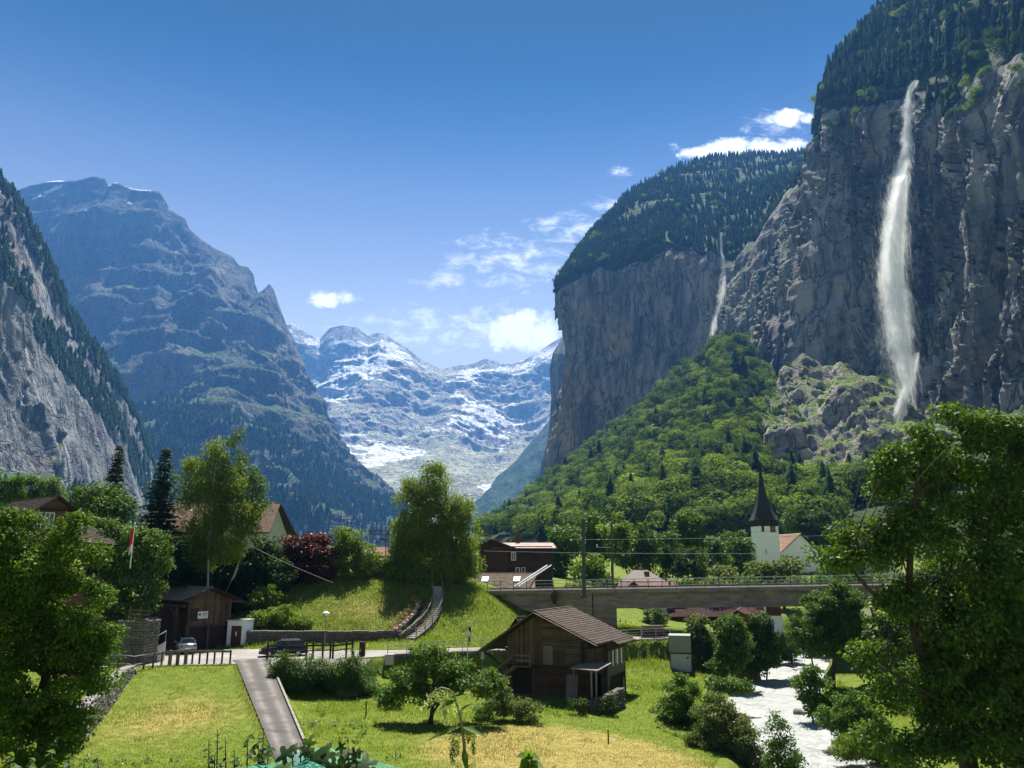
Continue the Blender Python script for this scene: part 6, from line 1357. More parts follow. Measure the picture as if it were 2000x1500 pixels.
# railing: posts and three rails
x = -3.5
while x < Lb:
    MB().box((x, -0.2, bz_(x) + 0.66), (0.07, 0.07, 1.16)).build('railing_post', MATS['dark_steel'], vb); x += 1.72
for zz in (1.2, 0.82, 0.46): bpart('rail', 'steel', -4, Lb, -0.215, -0.175, zz - 0.02, zz + 0.02)
x = -3.5
while x < Lb:
    MB().box((x, 4.5, bz_(x) + 0.6), (0.07, 0.07, 1.16)).build('railing_post', MATS['dark_steel'], vb); x += 3.44
for zz in (1.18, 0.7): bpart('rail', 'steel', -4, Lb, 4.48, 4.52, zz - 0.02, zz + 0.02)
bpart('ballast', 'stone', -4, Lb, 0.4, 4.1, 0.0, 0.14)
for yy in (1.6, 2.6): bpart('track_rail', 'dark_steel', -4, Lb, yy - 0.04, yy + 0.04, 0.14, 0.30)
ns = P(1083, 1163, 101); nb_ = thing('bird_shrine', 'tiny dark roofed box fixed on the viaduct wall', 'box', (ns[0], ns[1], ns[2])); part('box', 'dark_wood', nb_, ((0, 0.35, -0.25), (0.7, 0.7, 0.8))); MB().prism([(-0.65, -0.1, 0.1), (0.65, -0.1, 0.1), (0, -0.1, 0.75)], (0, 1.0, 0)).build('roof', MATS['tile_brown'], nb_); part('bracket', 'dark_wood', nb_, ((0, 0.4, -0.85), (0.4, 0.4, 0.4)))
def mast_(label, px, py0, py1, Y, arm=None, r_=0.15):
    b_, t_ = P(px, py1, Y), P(px - 2, py0, Y); o_ = thing('railway_mast', label, 'mast', b_)
    MB().tube([(0, 0, 0), tuple(t_ - b_)], [r_, r_ * 0.75], 8).build('pole', MATS['dark_steel'], o_); MB().lathe([(r_ * 1.6, 0), (r_ * 1.6, 0.35), (r_, 0.4)], 8).build('foot', MATS['dark_steel'], o_)
    if arm:
        a_ = P(arm[0], arm[1], Y) - b_; c_ = np.array([0, 0, a_[2]]); MB().bar(c_, a_, 0.07, 0.07).bar(c_ + [0, 0, 0.7], a_ * [0.6, 1, 1], 0.04, 0.04).build('arm', MATS['steel'], o_); MB().lathe([(0.08, 0), (0.12, 0.1), (0.08, 0.2), (0.12, 0.3), (0.06, 0.4)], 8, tuple(a_)).build('insulator', MATS['cream_wall'], o_)
    return o_
mast_('stout dark railway mast standing on the viaduct front edge', 1141, 1014, 1168, 99.0, None, 0.24)
mast_('slimmer dark railway mast with side arm behind the viaduct railing', 1197, 1022, 1152, 103.5, (1166, 1069), 0.17)
def cable(label, a_, b_, sag=0.4, rad=0.02, name='overhead_wire'):
    p = limb_pts(a_, b_, np.random.default_rng(1), 0, 2); t = np.linspace(0, 1, 14)[:, None]; q = np.array(a_) + (np.array(b_) - np.array(a_)) * t; q[:, 2] -= sag * 4 * (t * (1 - t))[:, 0]
    o_ = MB().tube([k - q[0] for k in q], rad, 5).build(name, MATS['steel']); o_.location = [float(k) for k in q[0]]; return tag(o_, label, 'wire')
cable('overhead wire running from the dark chalet past both masts', P(945, 1076, 104), P(2050, 1070, 92), 0.5)
cable('thin upper wire passing in front of the church tower', P(1120, 1054, 101), P(2050, 1030, 92), 0.3, 0.016)
cable('service cable slanting down across the bank trees', P(455, 1048, 90), P(650, 1138, 96), 0.2, 0.025)

# ------------------------------------------------------------------ walls, fences and stairs round the yard
W_ = [(P(476, 1266, 89)[0], 88.0, -9.2, -7.35)]
for px in (560, 640, 720, 785): W_.append((P(px, 1266, 89)[0], 88.4, -9.2, -7.4))
stone_wall('retaining_wall', 'long dry-stone wall under the grassy bank beside the yard', W_, 0.6, 'stone_dark', 11)
W_ = [(-12.2, 79.2, -11.4, -8.85), (-6, 81.4, -11.4, -8.82), (-1.2, 82.8, -11.2, -8.8), (4.0, 85.4, -11.2, -8.75), (9.0, 88.8, -11.2, -8.7), (13.2, 91.8, -11.2, -8.62), (20.0, 94.3, -11.2, -8.6), (27, 96.2, -11.2, -8.65)]
stone_wall('lane_wall', 'rough stone wall carrying the lane above the barn meadow', W_, 0.6, 'stone_dark', 12, (0.42, 0.28))
# metal railing on it
rl_ = thing('lane_railing', 'grey steel railing along the lane above the stone wall', 'railing', W_[0][:3]); o_ = np.array(W_[0][:3]); pl = np.array([(w_[0], w_[1] + 0.15, w_[3] + 0.1) for w_ in W_]); s_ = np.concatenate([[0], np.cumsum(np.linalg.norm(np.diff(pl, axis=0), axis=1))])
def on(t): return np.array([np.interp(t, s_, pl[:, k]) for k in range(3)])
t = 0.0; prev = None
while t < s_[-1]:
    p = on(t); part('railing_post', 'steel', rl_, (tuple(p - o_ + [0, 0, 0.55]), (0.07, 0.07, 1.15)))
    if prev is not None:
        for zz, rr in ((1.1, 0.035), (0.8, 0.014), (0.5, 0.014), (0.2, 0.014)): MB().tube([prev - o_ + [0, 0, zz], p - o_ + [0, 0, zz]], rr, 6).build('rail', MATS['steel'], rl_)
    prev = p; t += 1.9
# yard fence of upright posts and one rail
fpx = [(213, 1308, 69.4), (230, 1309, 69.3), (247, 1308, 69.5), (259, 1311, 69.2), (280, 1308, 70), (298, 1306, 70.6), (315, 1300, 72), (331, 1299, 72), (346, 1299, 72.2), (362, 1296, 72.9), (375, 1295, 73.1), (389, 1295, 73.1), (404, 1295, 73.2), (418, 1295, 73.3), (433, 1296, 73.3), (449, 1296, 73.3)]
fe = thing('yard_fence', 'wooden post and rail fence along the edge of the yard above the mound', 'fence', P(*fpx[0])); o_ = P(*fpx[0]); tops = []
for i, f_ in enumerate(fpx):
    p = P(*f_); z_ = gz(p[0], p[1]); h = 1.25 if i not in (7, 8, 9) else 1.35; wd = 0.13 if i not in (7, 8, 9) else 0.24
    part('post', 'grey_wood' if i in (7, 8, 9) else 'old_wood_v', fe, (tuple(np.array([p[0], p[1], z_ + h / 2 - 0.1]) - o_), (wd, wd, h + 0.2))); tops.append(np.array([p[0], p[1], z_ + h]))
for i, (a_, b_) in enumerate(zip(tops[:-1], tops[1:])):
    if i < 4:
        for dz in (-0.02, -0.7): MB().tube([a_ - o_ + [0, -.09, dz], b_ - o_ + [0, -.09, dz]], 0.04, 6).build('rail', MATS['steel'], fe)
    else: MB().bar(a_ - o_ + [0, -0.12, -0.12], b_ - o_ + [0, -0.12, -0.12], 0.07, 0.18).build('rail', MATS['grey_wood'], fe)
# stone buttress and wall down the mound, curved ramp wall and handrail
c_ = P(250, 1300, 73.5); pil = thing('stone_buttress', 'tall rough stone buttress beside the curved ramp in the yard', 'wall', (c_[0], 73.5, -9.1), R(-20))
hp_ = float(P(250, 1206, 73.5)[2]) + 9.1
MB().prism([(-1.6, 0, 0), (1.75, 0, 0), (1.35, 0.0, hp_), (-1.5, 0.0, hp_ - 0.25)], (0, 1.6, 0)).build('core', MATS['mortar'], pil)
stone_courses(pil, (-1.6, 0), (1.7, 0), 0, lambda s: hp_ - 0.3 + 0.15 * s / 3.3, (0, -1), (0.26, 0.22), 'stone', 31); stone_courses(pil, (1.6, 0.05), (1.5, 1.6), 0, hp_ - 0.2, (1, 0.05), (0.26, 0.22), 'stone', 32)
for x in (-1.2, 0.0, 1.0): part('fence_post', 'old_wood_v', pil, ((x, 0.8, hp_ + 0.3), (0.1, 0.1, 1.2)))
part('fence_rail', 'old_wood', pil, ((-0.1, 0.8, hp_ + 0.55), (2.6, 0.06, 0.12)), ((-0.1, 0.8, hp_ + 0.15), (2.6, 0.06, 0.12)))
cr = P(288, 1300, 74); crv = thing('curved_ramp_wall', 'curved pale concrete ramp wall with looping steel handrail', 'wall', (cr[0] - 0.6, 75.5, -9.0))
mb = MB(); rail_pts = []
for k in range(14):
    a0, a1 = -1.4 + k * 0.2, -1.4 + (k + 1) * 0.2; R0 = 1.5
    h0, h1 = 1.9 - k * 0.12, 1.9 - (k + 1) * 0.12
    q = [(R0 * math.sin(-a0) , -R0 * math.cos(a0), 0), (R0 * math.sin(-a1), -R0 * math.cos(a1), 0), (R0 * math.sin(-a1), -R0 * math.cos(a1), h1), (R0 * math.sin(-a0), -R0 * math.cos(a0), h0)]
    mb.prism(q, (0, 0.18, 0)); rail_pts.append((q[3][0], q[3][1], h0 + 0.95))
    if k % 3 == 0: MB().tube([q[3], rail_pts[-1]], 0.025, 6).build('handrail_post', MATS['steel'], crv)
mb.build('wall', MATS['concrete_pale'], crv); MB().tube(rail_pts, 0.04, 6).build('handrail', MATS['steel'], crv)
W_ = []
for px, py, Y, h in ((262, 1318, 68.5, 0.6), (240, 1340, 65, 1.2), (215, 1372, 60.5, 1.7), (190, 1405, 57, 1.9), (160, 1450, 52.5, 1.9)):
    p = P(px, py, Y); zg = gz(p[0], p[1]); W_.append((p[0], p[1], zg - 0.5, zg + h))
stone_wall('mound_wall', 'dry-stone wall running down the left edge of the mound', W_[::-1], 0.6, 'stone', 13, (0.3, 0.2))
# ivy-hung wall with arch right of the ramp, timber walkway on top
aw_ = P(530, 1370, 68.2); ivw = thing('ivy_wall', 'old arched wall smothered in ivy beside the ramp', 'wall', (aw_[0], 68.6, -11.4), R(2))
ap = [(0, 0, 0), (0, 0, 2.6), (7.0, 0, 2.6), (7.0, 0, 0), (5.2, 0, 0)] + [(4.1 + 1.1 * math.cos(t), 0, 1.0 + 1.1 * math.sin(t)) for t in np.linspace(0, math.pi, 9)] + [(3.0, 0, 0)]
MB().prism(ap, (0, 7.5, 0)).build('wall', MATS['stone_dark'], ivw); MB().box((4.1, 3.5, 1.0), (2.4, 0.2, 2.4)).build('arch_back', MATS['stone_dark'], ivw)
rr = np.random.default_rng(5); cl_ = np.concatenate([np.stack([rr.random(240) * 7.4 - 0.2, -0.15 - 0.35 * rr.random(240), 0.7 + 2.2 * rr.random(240) ** 0.7, 0.3 + 0.25 * rr.random(240)], 1), np.stack([rr.random(120) * 7.4 - 0.2, 0.4 * rr.random(120), 2.6 + 0.7 * rr.random(120), 0.4 + 0.2 * rr.random(120)], 1)]); cl_ = np.concatenate([cl_, np.stack([7.2 + 0.3 * rr.random(70), 0.2 + 5 * rr.random(70), 0.6 + 2.2 * rr.random(70), 0.4 + 0.2 * rr.random(70)], 1), np.stack([rr.choice([0.5, 2.2, 5.6], 50) + 0.7 * rr.normal(size=50), 0.2 + 0.8 * rr.random(50), 2.9 + 1.1 * rr.random(50), 0.4 + 0.2 * rr.random(50)], 1)]); cl_ = cl_[~((np.abs(cl_[:, 0] - 4.1) < 1.05) & (cl_[:, 2] < 1.8))]; cl_[:, 2] += 0.35 * np.sin(cl_[:, 0] * 2.1)
V, F = crown_leaves(rr, cl_, 42, 0.17, 0.6); link('ivy', fast_mesh('ivy', V, F), MATS['leaf_mid'], ivw); V, F = crown_leaves(rr, cl_[::2], 26, 0.16, 0.8); link('ivy', fast_mesh('ivy', V, F), MATS['leaf_dark'], ivw)
wf = thing('walkway_railing', 'dark brown timber railing along the walkway above the ivy wall', 'railing', P(522, 1277, 76.5)); o_ = P(522, 1277, 76.5); dw = [(522, 1282, 76.5), (560, 1282, 76.6), (598, 1282, 76.6), (611, 1281, 76.8), (630, 1281, 77), (645, 1280, 77.2), (650, 1282, 77), (676, 1278, 77.4), (688, 1278, 77.6)]
pp = []
for i, f_ in enumerate(dw):
    p = P(*f_); pp.append(p); hh_ = 1.25 if i < 8 else 1.6; part('post', 'dark_wood', wf, (tuple(p - o_ + [0, 0, hh_ / 2 - 0.35]), (0.16, 0.16, hh_ + 0.7)))
for a_, b_ in zip(pp[:-1], pp[1:]):
    for dz, h_ in ((0.95, 0.16), (0.5, 0.10)): MB().bar(a_ - o_ + [0, -0.1, dz], b_ - o_ + [0, -0.1, dz], 0.06, h_).build('rail', MATS['dark_wood'], wf)
for k in range(9):
    p = P(598 + 10 * k, 1290, 77); part('deck_plank', 'grey_wood', wf, (tuple(p - o_ + [0, 0.8, -0.1]), (0.45, 1.8, 0.08)))
MB().bar(P(690, 1272, 77.6) - o_, P(692, 1306, 77.6) - o_, 0.18, 0.18).build('post', MATS['dark_wood'], wf); MB().bar(P(676, 1298, 77.4) - o_, P(690, 1285, 77.6) - o_, 0.12, 0.12).build('brace', MATS['dark_wood'], wf)
q_ = P(707, 1283, 79); part('gate_block', 'dark_wood', wf, (tuple(q_ - o_ + [0, 0, 0.55]), (0.55, 0.4, 1.7)))
# garden stair up the bank
spx = [(803, 1256, 88.2), (818, 1244, 89.6), (832, 1228, 91.2), (845, 1210, 93), (853, 1192, 95), (856, 1175, 97), (855, 1160, 99), (852, 1150, 100.5)]
sp3 = np.array([P(*k) for k in spx]); sp3[:, 2] = np.maximum(sp3[:, 2], ground_z(sp3[:, 0], sp3[:, 1]) + 0.12); ss = np.concatenate([[0], np.cumsum(np.linalg.norm(np.diff(sp3, axis=0), axis=1))])
def son(t):
    q = np.array([np.interp(t * ss[-1], ss, sp3[:, k]) for k in range(3)]); q[2] = max(q[2], gz(q[0], q[1]) + 0.12, gz(q[0] - 0.6, q[1]) + 0.05, gz(q[0] + 0.6, q[1]) + 0.05); return q
gs = thing('garden_stair', 'curving stone stair with wooden handrails climbing the grassy bank', 'stairs', sp3[0]); o_ = sp3[0]; nst = 30; rp_ = [[], []]
for k in range(nst):
    t = k / (nst - 1); p = son(t); e_ = son(min(1, t + 0.02)) - son(max(0, t - 0.02)); a_ = math.atan2(e_[1], e_[0]); M = Matrix.Rotation(a_ - math.pi / 2, 3, 'Z')
    MB().box(p - o_ + [0, 0, 0.02], (1.15, 0.30, 0.14), M).build('step', MATS['concrete_pale'], gs)
    MB().box(p - o_ + [0, 0, -0.45], (1.2, 0.5, 0.8), M).build('riser', MATS['dark_wood'], gs)
    sd_ = np.array([math.sin(a_), -math.cos(a_), 0])
    for j, s_ in enumerate((-1, 1)):
        q = p + sd_ * 0.62 * s_; rp_[j].append(q - o_ + [0, 0, 1.0])
        if k % 4 == 0: part('rail_post', 'grey_wood', gs, (tuple(q - o_ + [0, 0, 0.5]), (0.09, 0.09, 1.1)))
for q in rp_:
    MB().tube(q, 0.05, 6).build('handrail', MATS['grey_wood'], gs)
MB().tube([np.array(k) - [0, 0, 0.45] for k in rp_[1]], 0.04, 6).build('handrail', MATS['grey_wood'], gs)
W_ = []
for k in (0.0, 0.2, 0.4, 0.58):
    p = son(k); W_.append((p[0] - 1.1, p[1] - 0.3, p[2] - 1.2, p[2] + 0.4))
stone_wall('stair_wall', 'stone side wall of the garden stair with flowers above it', W_, 0.3, 'stone_dark', 17, copings=False)
fb = thing('flower_bed', 'rockery with pink flowers beside the garden stair', 'flower bed', (W_[1][0] - 1, W_[1][1] + 0.4, W_[1][3])); o_ = np.array(fb.location); rr = np.random.default_rng(8); n = 60; t = rr.random(n)
cl_ = np.array([np.append(son(k * 0.62) + [-2.2 - 0.9 * rr.random(), 0.2, 0.7 + 0.4 * rr.random()], 0.3) for k in t])
V, F = crown_leaves(rr, cl_, 26, 0.16); link('foliage', fast_mesh('foliage', V - o_, F), MATS['leaf_bright'], fb)
plain('petal', (0.62, 0.22, 0.20), 0.7, 0.3); V, F = crown_leaves(rr, cl_[::2], 20, 0.13); link('blossom', fast_mesh('blossom', V - o_ + [0, -0.1, 0.1], F), MATS['petal'], fb)
for k in range(9):
    p = son(0.06 + 0.055 * k) + [-2.1, -0.2, 0.75]; mb = MB(); mb.lathe([(0.2, -0.3), (0.3, 0.0), (0.2, 0.16), (0.02, 0.2)], 7, (0, 0, 0), k); mb.v = [tuple((np.array(v) * (1 + 0.25 * rr.normal(size=3)) + p - o_)) for v in mb.v]; mb.build('boulder', MATS['outcrop_stone'] if 'outcrop_stone' in MATS else plain('outcrop_stone', (0.42, 0.33, 0.27), 0.95, 0.3, 2.0), fb)
# fence and wall on the slope under the viaduct
fs = thing('slope_fence', 'wooden post fence on the sunny slope under the viaduct', 'fence', P(1190, 1215, 108)); o_ = P(1190, 1215, 108); pp = []
for k in range(8):
    p = P(1191 + 10.5 * k, 1222 + 2.2 * k, 108 + 0.2 * k); pp.append(p); part('post', 'old_wood_v', fs, (tuple(p - o_ + [0, 0, 0.35]), (0.12, 0.12, 1.5)))
for a_, b_ in zip(pp[:-1], pp[1:]): MB().bar(a_ - o_ + [0, -.08, 0.75], b_ - o_ + [0, -.08, 0.75], 0.04, 0.08).build('rail', MATS['old_wood'], fs)
stone_wall('slope_wall', 'overgrown stone wall below the fenced slope under the viaduct', [(P(1186, 1222, 106)[0], 106, -9.0, float(P(1186, 1224, 106)[2])), (P(1268, 1240, 106.5)[0], 106.5, -9.0, float(P(1268, 1240, 106.5)[2]))], 0.5, 'stone_dark', 19)

# ------------------------------------------------------------------ lamp, flags, cars, small things
lp0 = P(634, 1256, 87.2); lmp = thing('street_lamp', 'green-grey street lamp with white mushroom shade before the bank', 'lamp', (lp0[0], 87.2, -8.85)); hl = float(P(634, 1203, 87.2)[2]) + 8.85
MB().tube([(0, 0, 0), (0, 0, 0.6), (0, 0, 0.62), (0, 0, hl)], [0.085, 0.085, 0.055, 0.045], 8).build('pole', MATS['green_metal'], lmp); MB().lathe([(0.05, 0), (0.12, 0.02), (0.16, 0.28), (0.05, 0.3)], 10, (0, 0, hl)).build('lamp_glass', MATS['lamp_glass'], lmp); MB().lathe([(0.40, 0.26), (0.36, 0.34), (0.16, 0.46), (0.03, 0.5)], 12, (0, 0, hl)).build('lamp_shade', MATS['white_paint'], lmp)
def flag(label, px, y0, y1, Y, fy0, fy1, mats, side=1, rad=0.05):
    b_ = P(px, y1, Y); h = float(P(px, y0, Y)[2] - b_[2]); o_ = thing('flagpole', label, 'flagpole', b_); MB().tube([(0, 0, 0), (0, 0, h)], [rad, rad * 0.6], 8).lathe([(0.02, 0), (0.08, 0.06), (0.02, 0.14)], 8, (0, 0, h)).build('pole', MATS['white_paint'], o_)
    ft, fb_ = float(P(px, fy0, Y)[2] - b_[2]), float(P(px, fy1, Y)[2] - b_[2]); n = len(mats); f_ = None
    for k, mt in enumerate(mats):
        za, zb = ft + (fb_ - ft) * k / n, ft + (fb_ - ft) * (k + 1) / n; mb = MB(); nu = 9; vs = []
        for i in range(nu):
            u = i / (nu - 1); x = side * (0.05 + 0.28 * u * (0.6 + 0.4 * math.sin(k + 1))); y = 0.10 * math.sin(u * 9 + k * 0.7)
            vs += [(x, y, za - 0.30 * u), (x * 1.05, y * 1.1, zb - 0.30 * u)]
        mb.add(vs, [(2 * i, 2 * i + 1, 2 * i + 3, 2 * i + 2) for i in range(nu - 1)])
        q = mb.build('flag' if k == 0 else 'flag_stripe', MATS[mt], o_ if k == 0 else f_); f_ = q if k == 0 else f_
    return o_
flag('flagpole with hanging red, white and green flag before the chalet', 254, 1024, 1110, 66, 1030, 1094, ('red_cloth', 'red_cloth', 'white_cloth', 'green_cloth'), -1)
fb_ = G(913, 1312); flag('tall white flagpole with drooping blue and white flag beside the barn', 913, 1215, 1312, fb_[1], 1221, 1260, ('blue_cloth', 'white_cloth', 'blue_cloth', 'green_cloth'), 1)
def car(label, loc, rz, mat, estate=True):
    o_ = thing('parked_car', label, 'car', loc, rz); L, Wd, Ht = 4.5, 1.74, 1.45
    # sections along x: (x, half width, z bottom, z belt)
    sec = [(-2.25, 0.70, 0.38, 0.80), (-2.1, 0.82, 0.25, 0.95), (-1.4, 0.87, 0.2, 0.98), (0, 0.87, 0.2, 0.96), (1.0, 0.87, 0.2, 0.94), (1.7, 0.85, 0.22, 0.82), (2.1, 0.78, 0.28, 0.70), (2.25, 0.64, 0.38, 0.60)]
    vs, fs = [], []
    for x, hw_, zb, zt in sec: vs += [(x, -hw_ * 0.93, zb), (x, -hw_, (zb + zt) / 2), (x, -hw_ * 0.92, zt), (x, 0, zt + 0.04), (x, hw_ * 0.92, zt), (x, hw_, (zb + zt) / 2), (x, hw_ * 0.93, zb)]
    n = 7
    for i in range(len(sec) - 1):
        for k in range(n - 1): fs.append((i * n + k, (i + 1) * n + k, (i + 1) * n + k + 1, i * n + k + 1))
        fs.append((i * n + n - 1, (i + 1) * n + n - 1, (i + 1) * n, i * n))
    fs += [tuple(range(n)), tuple(range((len(sec) - 1) * n + n - 1, (len(sec) - 1) * n - 1, -1))]
    MB().add(vs, fs).build('body', MATS[mat], o_, True)
    xr = -2.0 if estate else -1.5
    roof = [(xr, 0.72, 0.93, 0), (xr + 0.35, 0.58, Ht - 0.03, 1), (0.35, 0.58, Ht, 1), (1.15, 0.74, 0.93, 0)]
    cv = []
    for x, hw_, zz, _ in roof: cv += [(x, -hw_, zz), (x, hw_, zz)]
    cab = MB().add(cv, [(0, 2, 3, 1), (2, 4, 5, 3), (4, 6, 7, 5), (0, 6, 4, 2), (1, 3, 5, 7), (0, 1, 7, 6)]).build('cabin', MATS[mat], o_)
    def inset(a_, b_, c_, d_, nm, off):
        q = [np.array(k, float) for k in (a_, b_, c_, d_)]; c0 = sum(q) / 4; q = [c0 + (k - c0) * 0.86 + np.array(off) for k in q]; MB().prism(q, tuple(np.array(off) * 0.5)).build(nm, MATS['glass'], o_)
    inset(cv[4], cv[5], cv[7], cv[6], 'windscreen', (0.01, 0, 0.012)); inset(cv[0], cv[1], cv[3], cv[2], 'rear_window', (-0.012, 0, 0.008))
    for s_ in (0, 1):
        oy = -0.012 if s_ == 0 else 0.012
        A_, B_, C_, D_ = [np.array(cv[k + s_]) for k in (0, 2, 4, 6)]
        for u0, u1 in ((0.02, 0.36), (0.38, 0.66), (0.68, 0.98)):
            bt = lambda u: A_ + (D_ - A_) * u; tp2 = lambda u: B_ + (C_ - B_) * np.clip((u - 0.1) / 0.68, 0, 1)
            inset(bt(u0), bt(u1), tp2(u1), tp2(u0), 'side_window', (0, oy, 0.004))
    for x in (-1.35, 1.38):
        for s_ in (-1, 1):
            wt = MB().tube([(x, s_ * 0.70, 0.31), (x, s_ * 0.89, 0.31)], 0.31, 16).build('tyre', MATS['rubber'], o_); MB().tube([(x, s_ * 0.85, 0.31), (x, s_ * 0.905, 0.31)], [0.2, 0.19], 12).build('rim', MATS['steel'], wt)
    for s_ in (-1, 1):
        part('headlight', 'lamp_glass', o_, ((2.14, s_ * 0.56, 0.62), (0.2, 0.3, 0.14))); part('tail_light', 'lamp_red', o_, ((-2.17, s_ * 0.66, 0.78), (0.16, 0.18, 0.24))); part('mirror', mat, o_, ((0.85, s_ * 0.95, 1.0), (0.16, 0.18, 0.12)))
    part('number_plate', 'white_paint', o_, ((-2.27, 0, 0.55), (0.03, 0.5, 0.12))); part('number_plate', 'white_paint', o_, ((2.27, 0, 0.45), (0.03, 0.5, 0.11))); part('bumper', 'rubber', o_, ((-2.24, 0, 0.36), (0.16, 1.4, 0.16))); part('bumper', 'rubber', o_, ((2.22, 0, 0.34), (0.16, 1.3, 0.14)))
    if estate:
        for s_ in (-1, 1): part('roof_rail', 'steel', o_, ((-0.6, s_ * 0.54, Ht + 0.05), (1.7, 0.04, 0.05)))
    return o_
c_ = P(553, 1280, 79.5); car('dark grey estate car parked beside the timber walkway', (c_[0], 79.5, -8.84), R(200), 'car_dark')
c_ = P(362, 1274, 82.6); car('silver car parked in the shade of the timber shed', (c_[0], 82.6, -8.84), R(118), 'car_silver', False)
def stake(label, px, py, h, Y=None):
    b_ = G(px, py); o_ = MB().tube([(0, 0, -0.2), (0.02, 0, h * 0.5), (0.0, 0.02, h)], [0.06, 0.055, 0.05], 6).build('fence_stake', MATS['old_wood_v']); o_.location = [float(k) for k in b_]; return tag(o_, label, 'stake')
stake('lone wooden stake in the meadow between ramp and fruit tree', 714, 1402, 1.15)
for px, py, lb in ((1262, 1283, 'thin stake in the meadow near the lane wall corner'), (1290, 1290, 'thin stake in the meadow beside the white cabin'), (1188, 1452, 'short stake at the meadow edge above the river thicket')): stake(lb, px, py, 0.8)
b_ = G(760, 1302); ub = thing('utility_box', 'small pale metal box at the foot of the lane wall', 'box', b_); part('body', 'cream_wall', ub, ((0, 0, 0.4), (0.8, 0.5, 0.9))); part('lid', 'steel', ub, ((0, 0, 0.88), (0.9, 0.6, 0.08)))
# wire fence, parasol and bins beside the barn
b_ = G(942, 1312); ps = thing('closed_parasol', 'closed cream parasol standing beside the barn screen', 'parasol', b_); MB().tube([(0, 0, 0), (0, 0, 2.2)], 0.025, 6).build('pole', MATS['steel'], ps); MB().lathe([(0.16, 0.9), (0.20, 1.0), (0.11, 1.7), (0.03, 2.25)], 9).build('canopy', MATS['cream_wall'], ps); MB().lathe([(0.25, 0), (0.25, 0.1), (0.05, 0.14)], 10).build('base', MATS['concrete_pale'], ps)
b_ = G(941, 1338); bt = thing('blue_tub', 'bright blue plastic tub on the grass beside the barn screen', 'tub', b_); plain('blue_plastic', (0.02, 0.22, 0.55), 0.4, 0.1); MB().lathe([(0.22, 0), (0.30, 0.4), (0.33, 0.42), (0.28, 0.40), (0.2, 0.05)], 12).build('body', MATS['blue_plastic'], bt); part('handle', 'white_paint', bt, ((0, 0.32, 0.38), (0.2, 0.04, 0.05)))

# ------------------------------------------------------------------ grass of the lawns and banks
def near_line(x, y, line):
    best = np.full(len(x), 1e9)
    for a, b in zip(line[:-1], line[1:]):
        ab = b - a; t = np.clip(((x - a[0]) * ab[0] + (y - a[1]) * ab[1]) / (ab[:2] @ ab[:2]), 0, 1)
        best = np.minimum(best, np.hypot(x - a[0] - t * ab[0], y - a[1] - t * ab[1]) - (a[3] + t * ab[3]))
    return best
r = np.random.default_rng(77); n = 420000
x = -46 + 82 * r.random(n); y = 40 + 66 * r.random(n) ** 1.25
ok = (near_line(x, y, CARPARK) > 0.06) & (near_line(x, y, RAMP) > 0.0 + 0.10 * r.random(len(x))) & (riv_dist(x, y) > 6.2) & ~((np.abs(x) > y * 0.72))
bx, by = np.array(barn.location[:2]); ca_, sa_ = math.cos(R(27)), math.sin(R(27)); lx_ = (x - bx) * ca_ - (y - by) * sa_; ly_ = (x - bx) * sa_ + (y - by) * ca_
ok &= ~((lx_ > -3.1) & (lx_ < 5.8) & (ly_ > 0.9) & (ly_ < 8.6))
x, y = x[ok], y[ok]; z = ground_z(x, y); dr_ = dryness(x, y)
tall = 0.07 + 0.07 * r.random(len(x)) + 0.18 * (fbm(np.stack([x, y, 0 * x], 1) * 0.22, 3, 15) > 0.12) * r.random(len(x))
tall = np.where(y > 87, tall * 1.4 + 0.08, tall); tall *= 1 - 0.45 * dr_; tall = tall + 0.16 * r.random(len(x)) * (np.minimum(near_line(x, y, RAMP), near_line(x, y, CARPARK)) < 0.35)
a = r.random(len(x)) * 6.283; w_ = 0.014 + 0.012 * r.random(len(x)); w_ = np.where(y > 80, w_ * 1.7, w_)
b0 = np.stack([x - np.cos(a) * w_, y - np.sin(a) * w_, z - 0.02], 1); b1 = np.stack([x + np.cos(a) * w_, y + np.sin(a) * w_, z - 0.02], 1)
tp2 = np.stack([x + r.normal(size=len(x)) * tall * 0.35, y + r.normal(size=len(x)) * tall * 0.35, z + tall], 1)
V = np.stack([b0, b1, tp2], 1); isd = r.random(len(x)) < 0.15 + 0.75 * dr_
for sel, mt, lb in ((~isd, 'grass_blade', 'green grass blades of the mound, meadow and banks'), (isd, 'grass_dry', 'straw-coloured dry grass on the mown meadow and mound')):
    q = V[sel].reshape(-1, 3); tag(link('grass', fast_mesh('grass', q, np.arange(len(q)).reshape(-1, 3)), MATS[mt]), lb, kind='stuff')

# rank weeds and small flowers in the unmown grass
rr = np.random.default_rng(61); n = 1400; wx = -32 + 50 * rr.random(n); wy = 45 + 54 * rr.random(n)
lz_ = (wx - bx) * ca_ - (wy - by) * sa_; ly2 = (wx - bx) * sa_ + (wy - by) * ca_
k = (near_line(wx, wy, CARPARK) > 0.8) & (near_line(wx, wy, RAMP) > 0.5) & (riv_dist(wx, wy) > 6.5) & (dryness(wx, wy) < 0.35) & (fbm(np.stack([wx, wy, 0 * wx], 1) * 0.16, 3, 21) > 0.05) & ~((lz_ > -3.5) & (lz_ < 6) & (ly2 > 0.5) & (ly2 < 9))
wx, wy = wx[k], wy[k]; cl_ = np.stack([wx, wy, ground_z(wx, wy) + 0.12, 0.16 + 0.2 * rr.random(len(wx))], 1)
V, F = crown_leaves(rr, cl_, 20, 0.17); tag(link('meadow_weeds', fast_mesh('meadow_weeds', V, F), MATS['leaf_mid']), 'rank green weeds scattered through the unmown grass', kind='stuff')
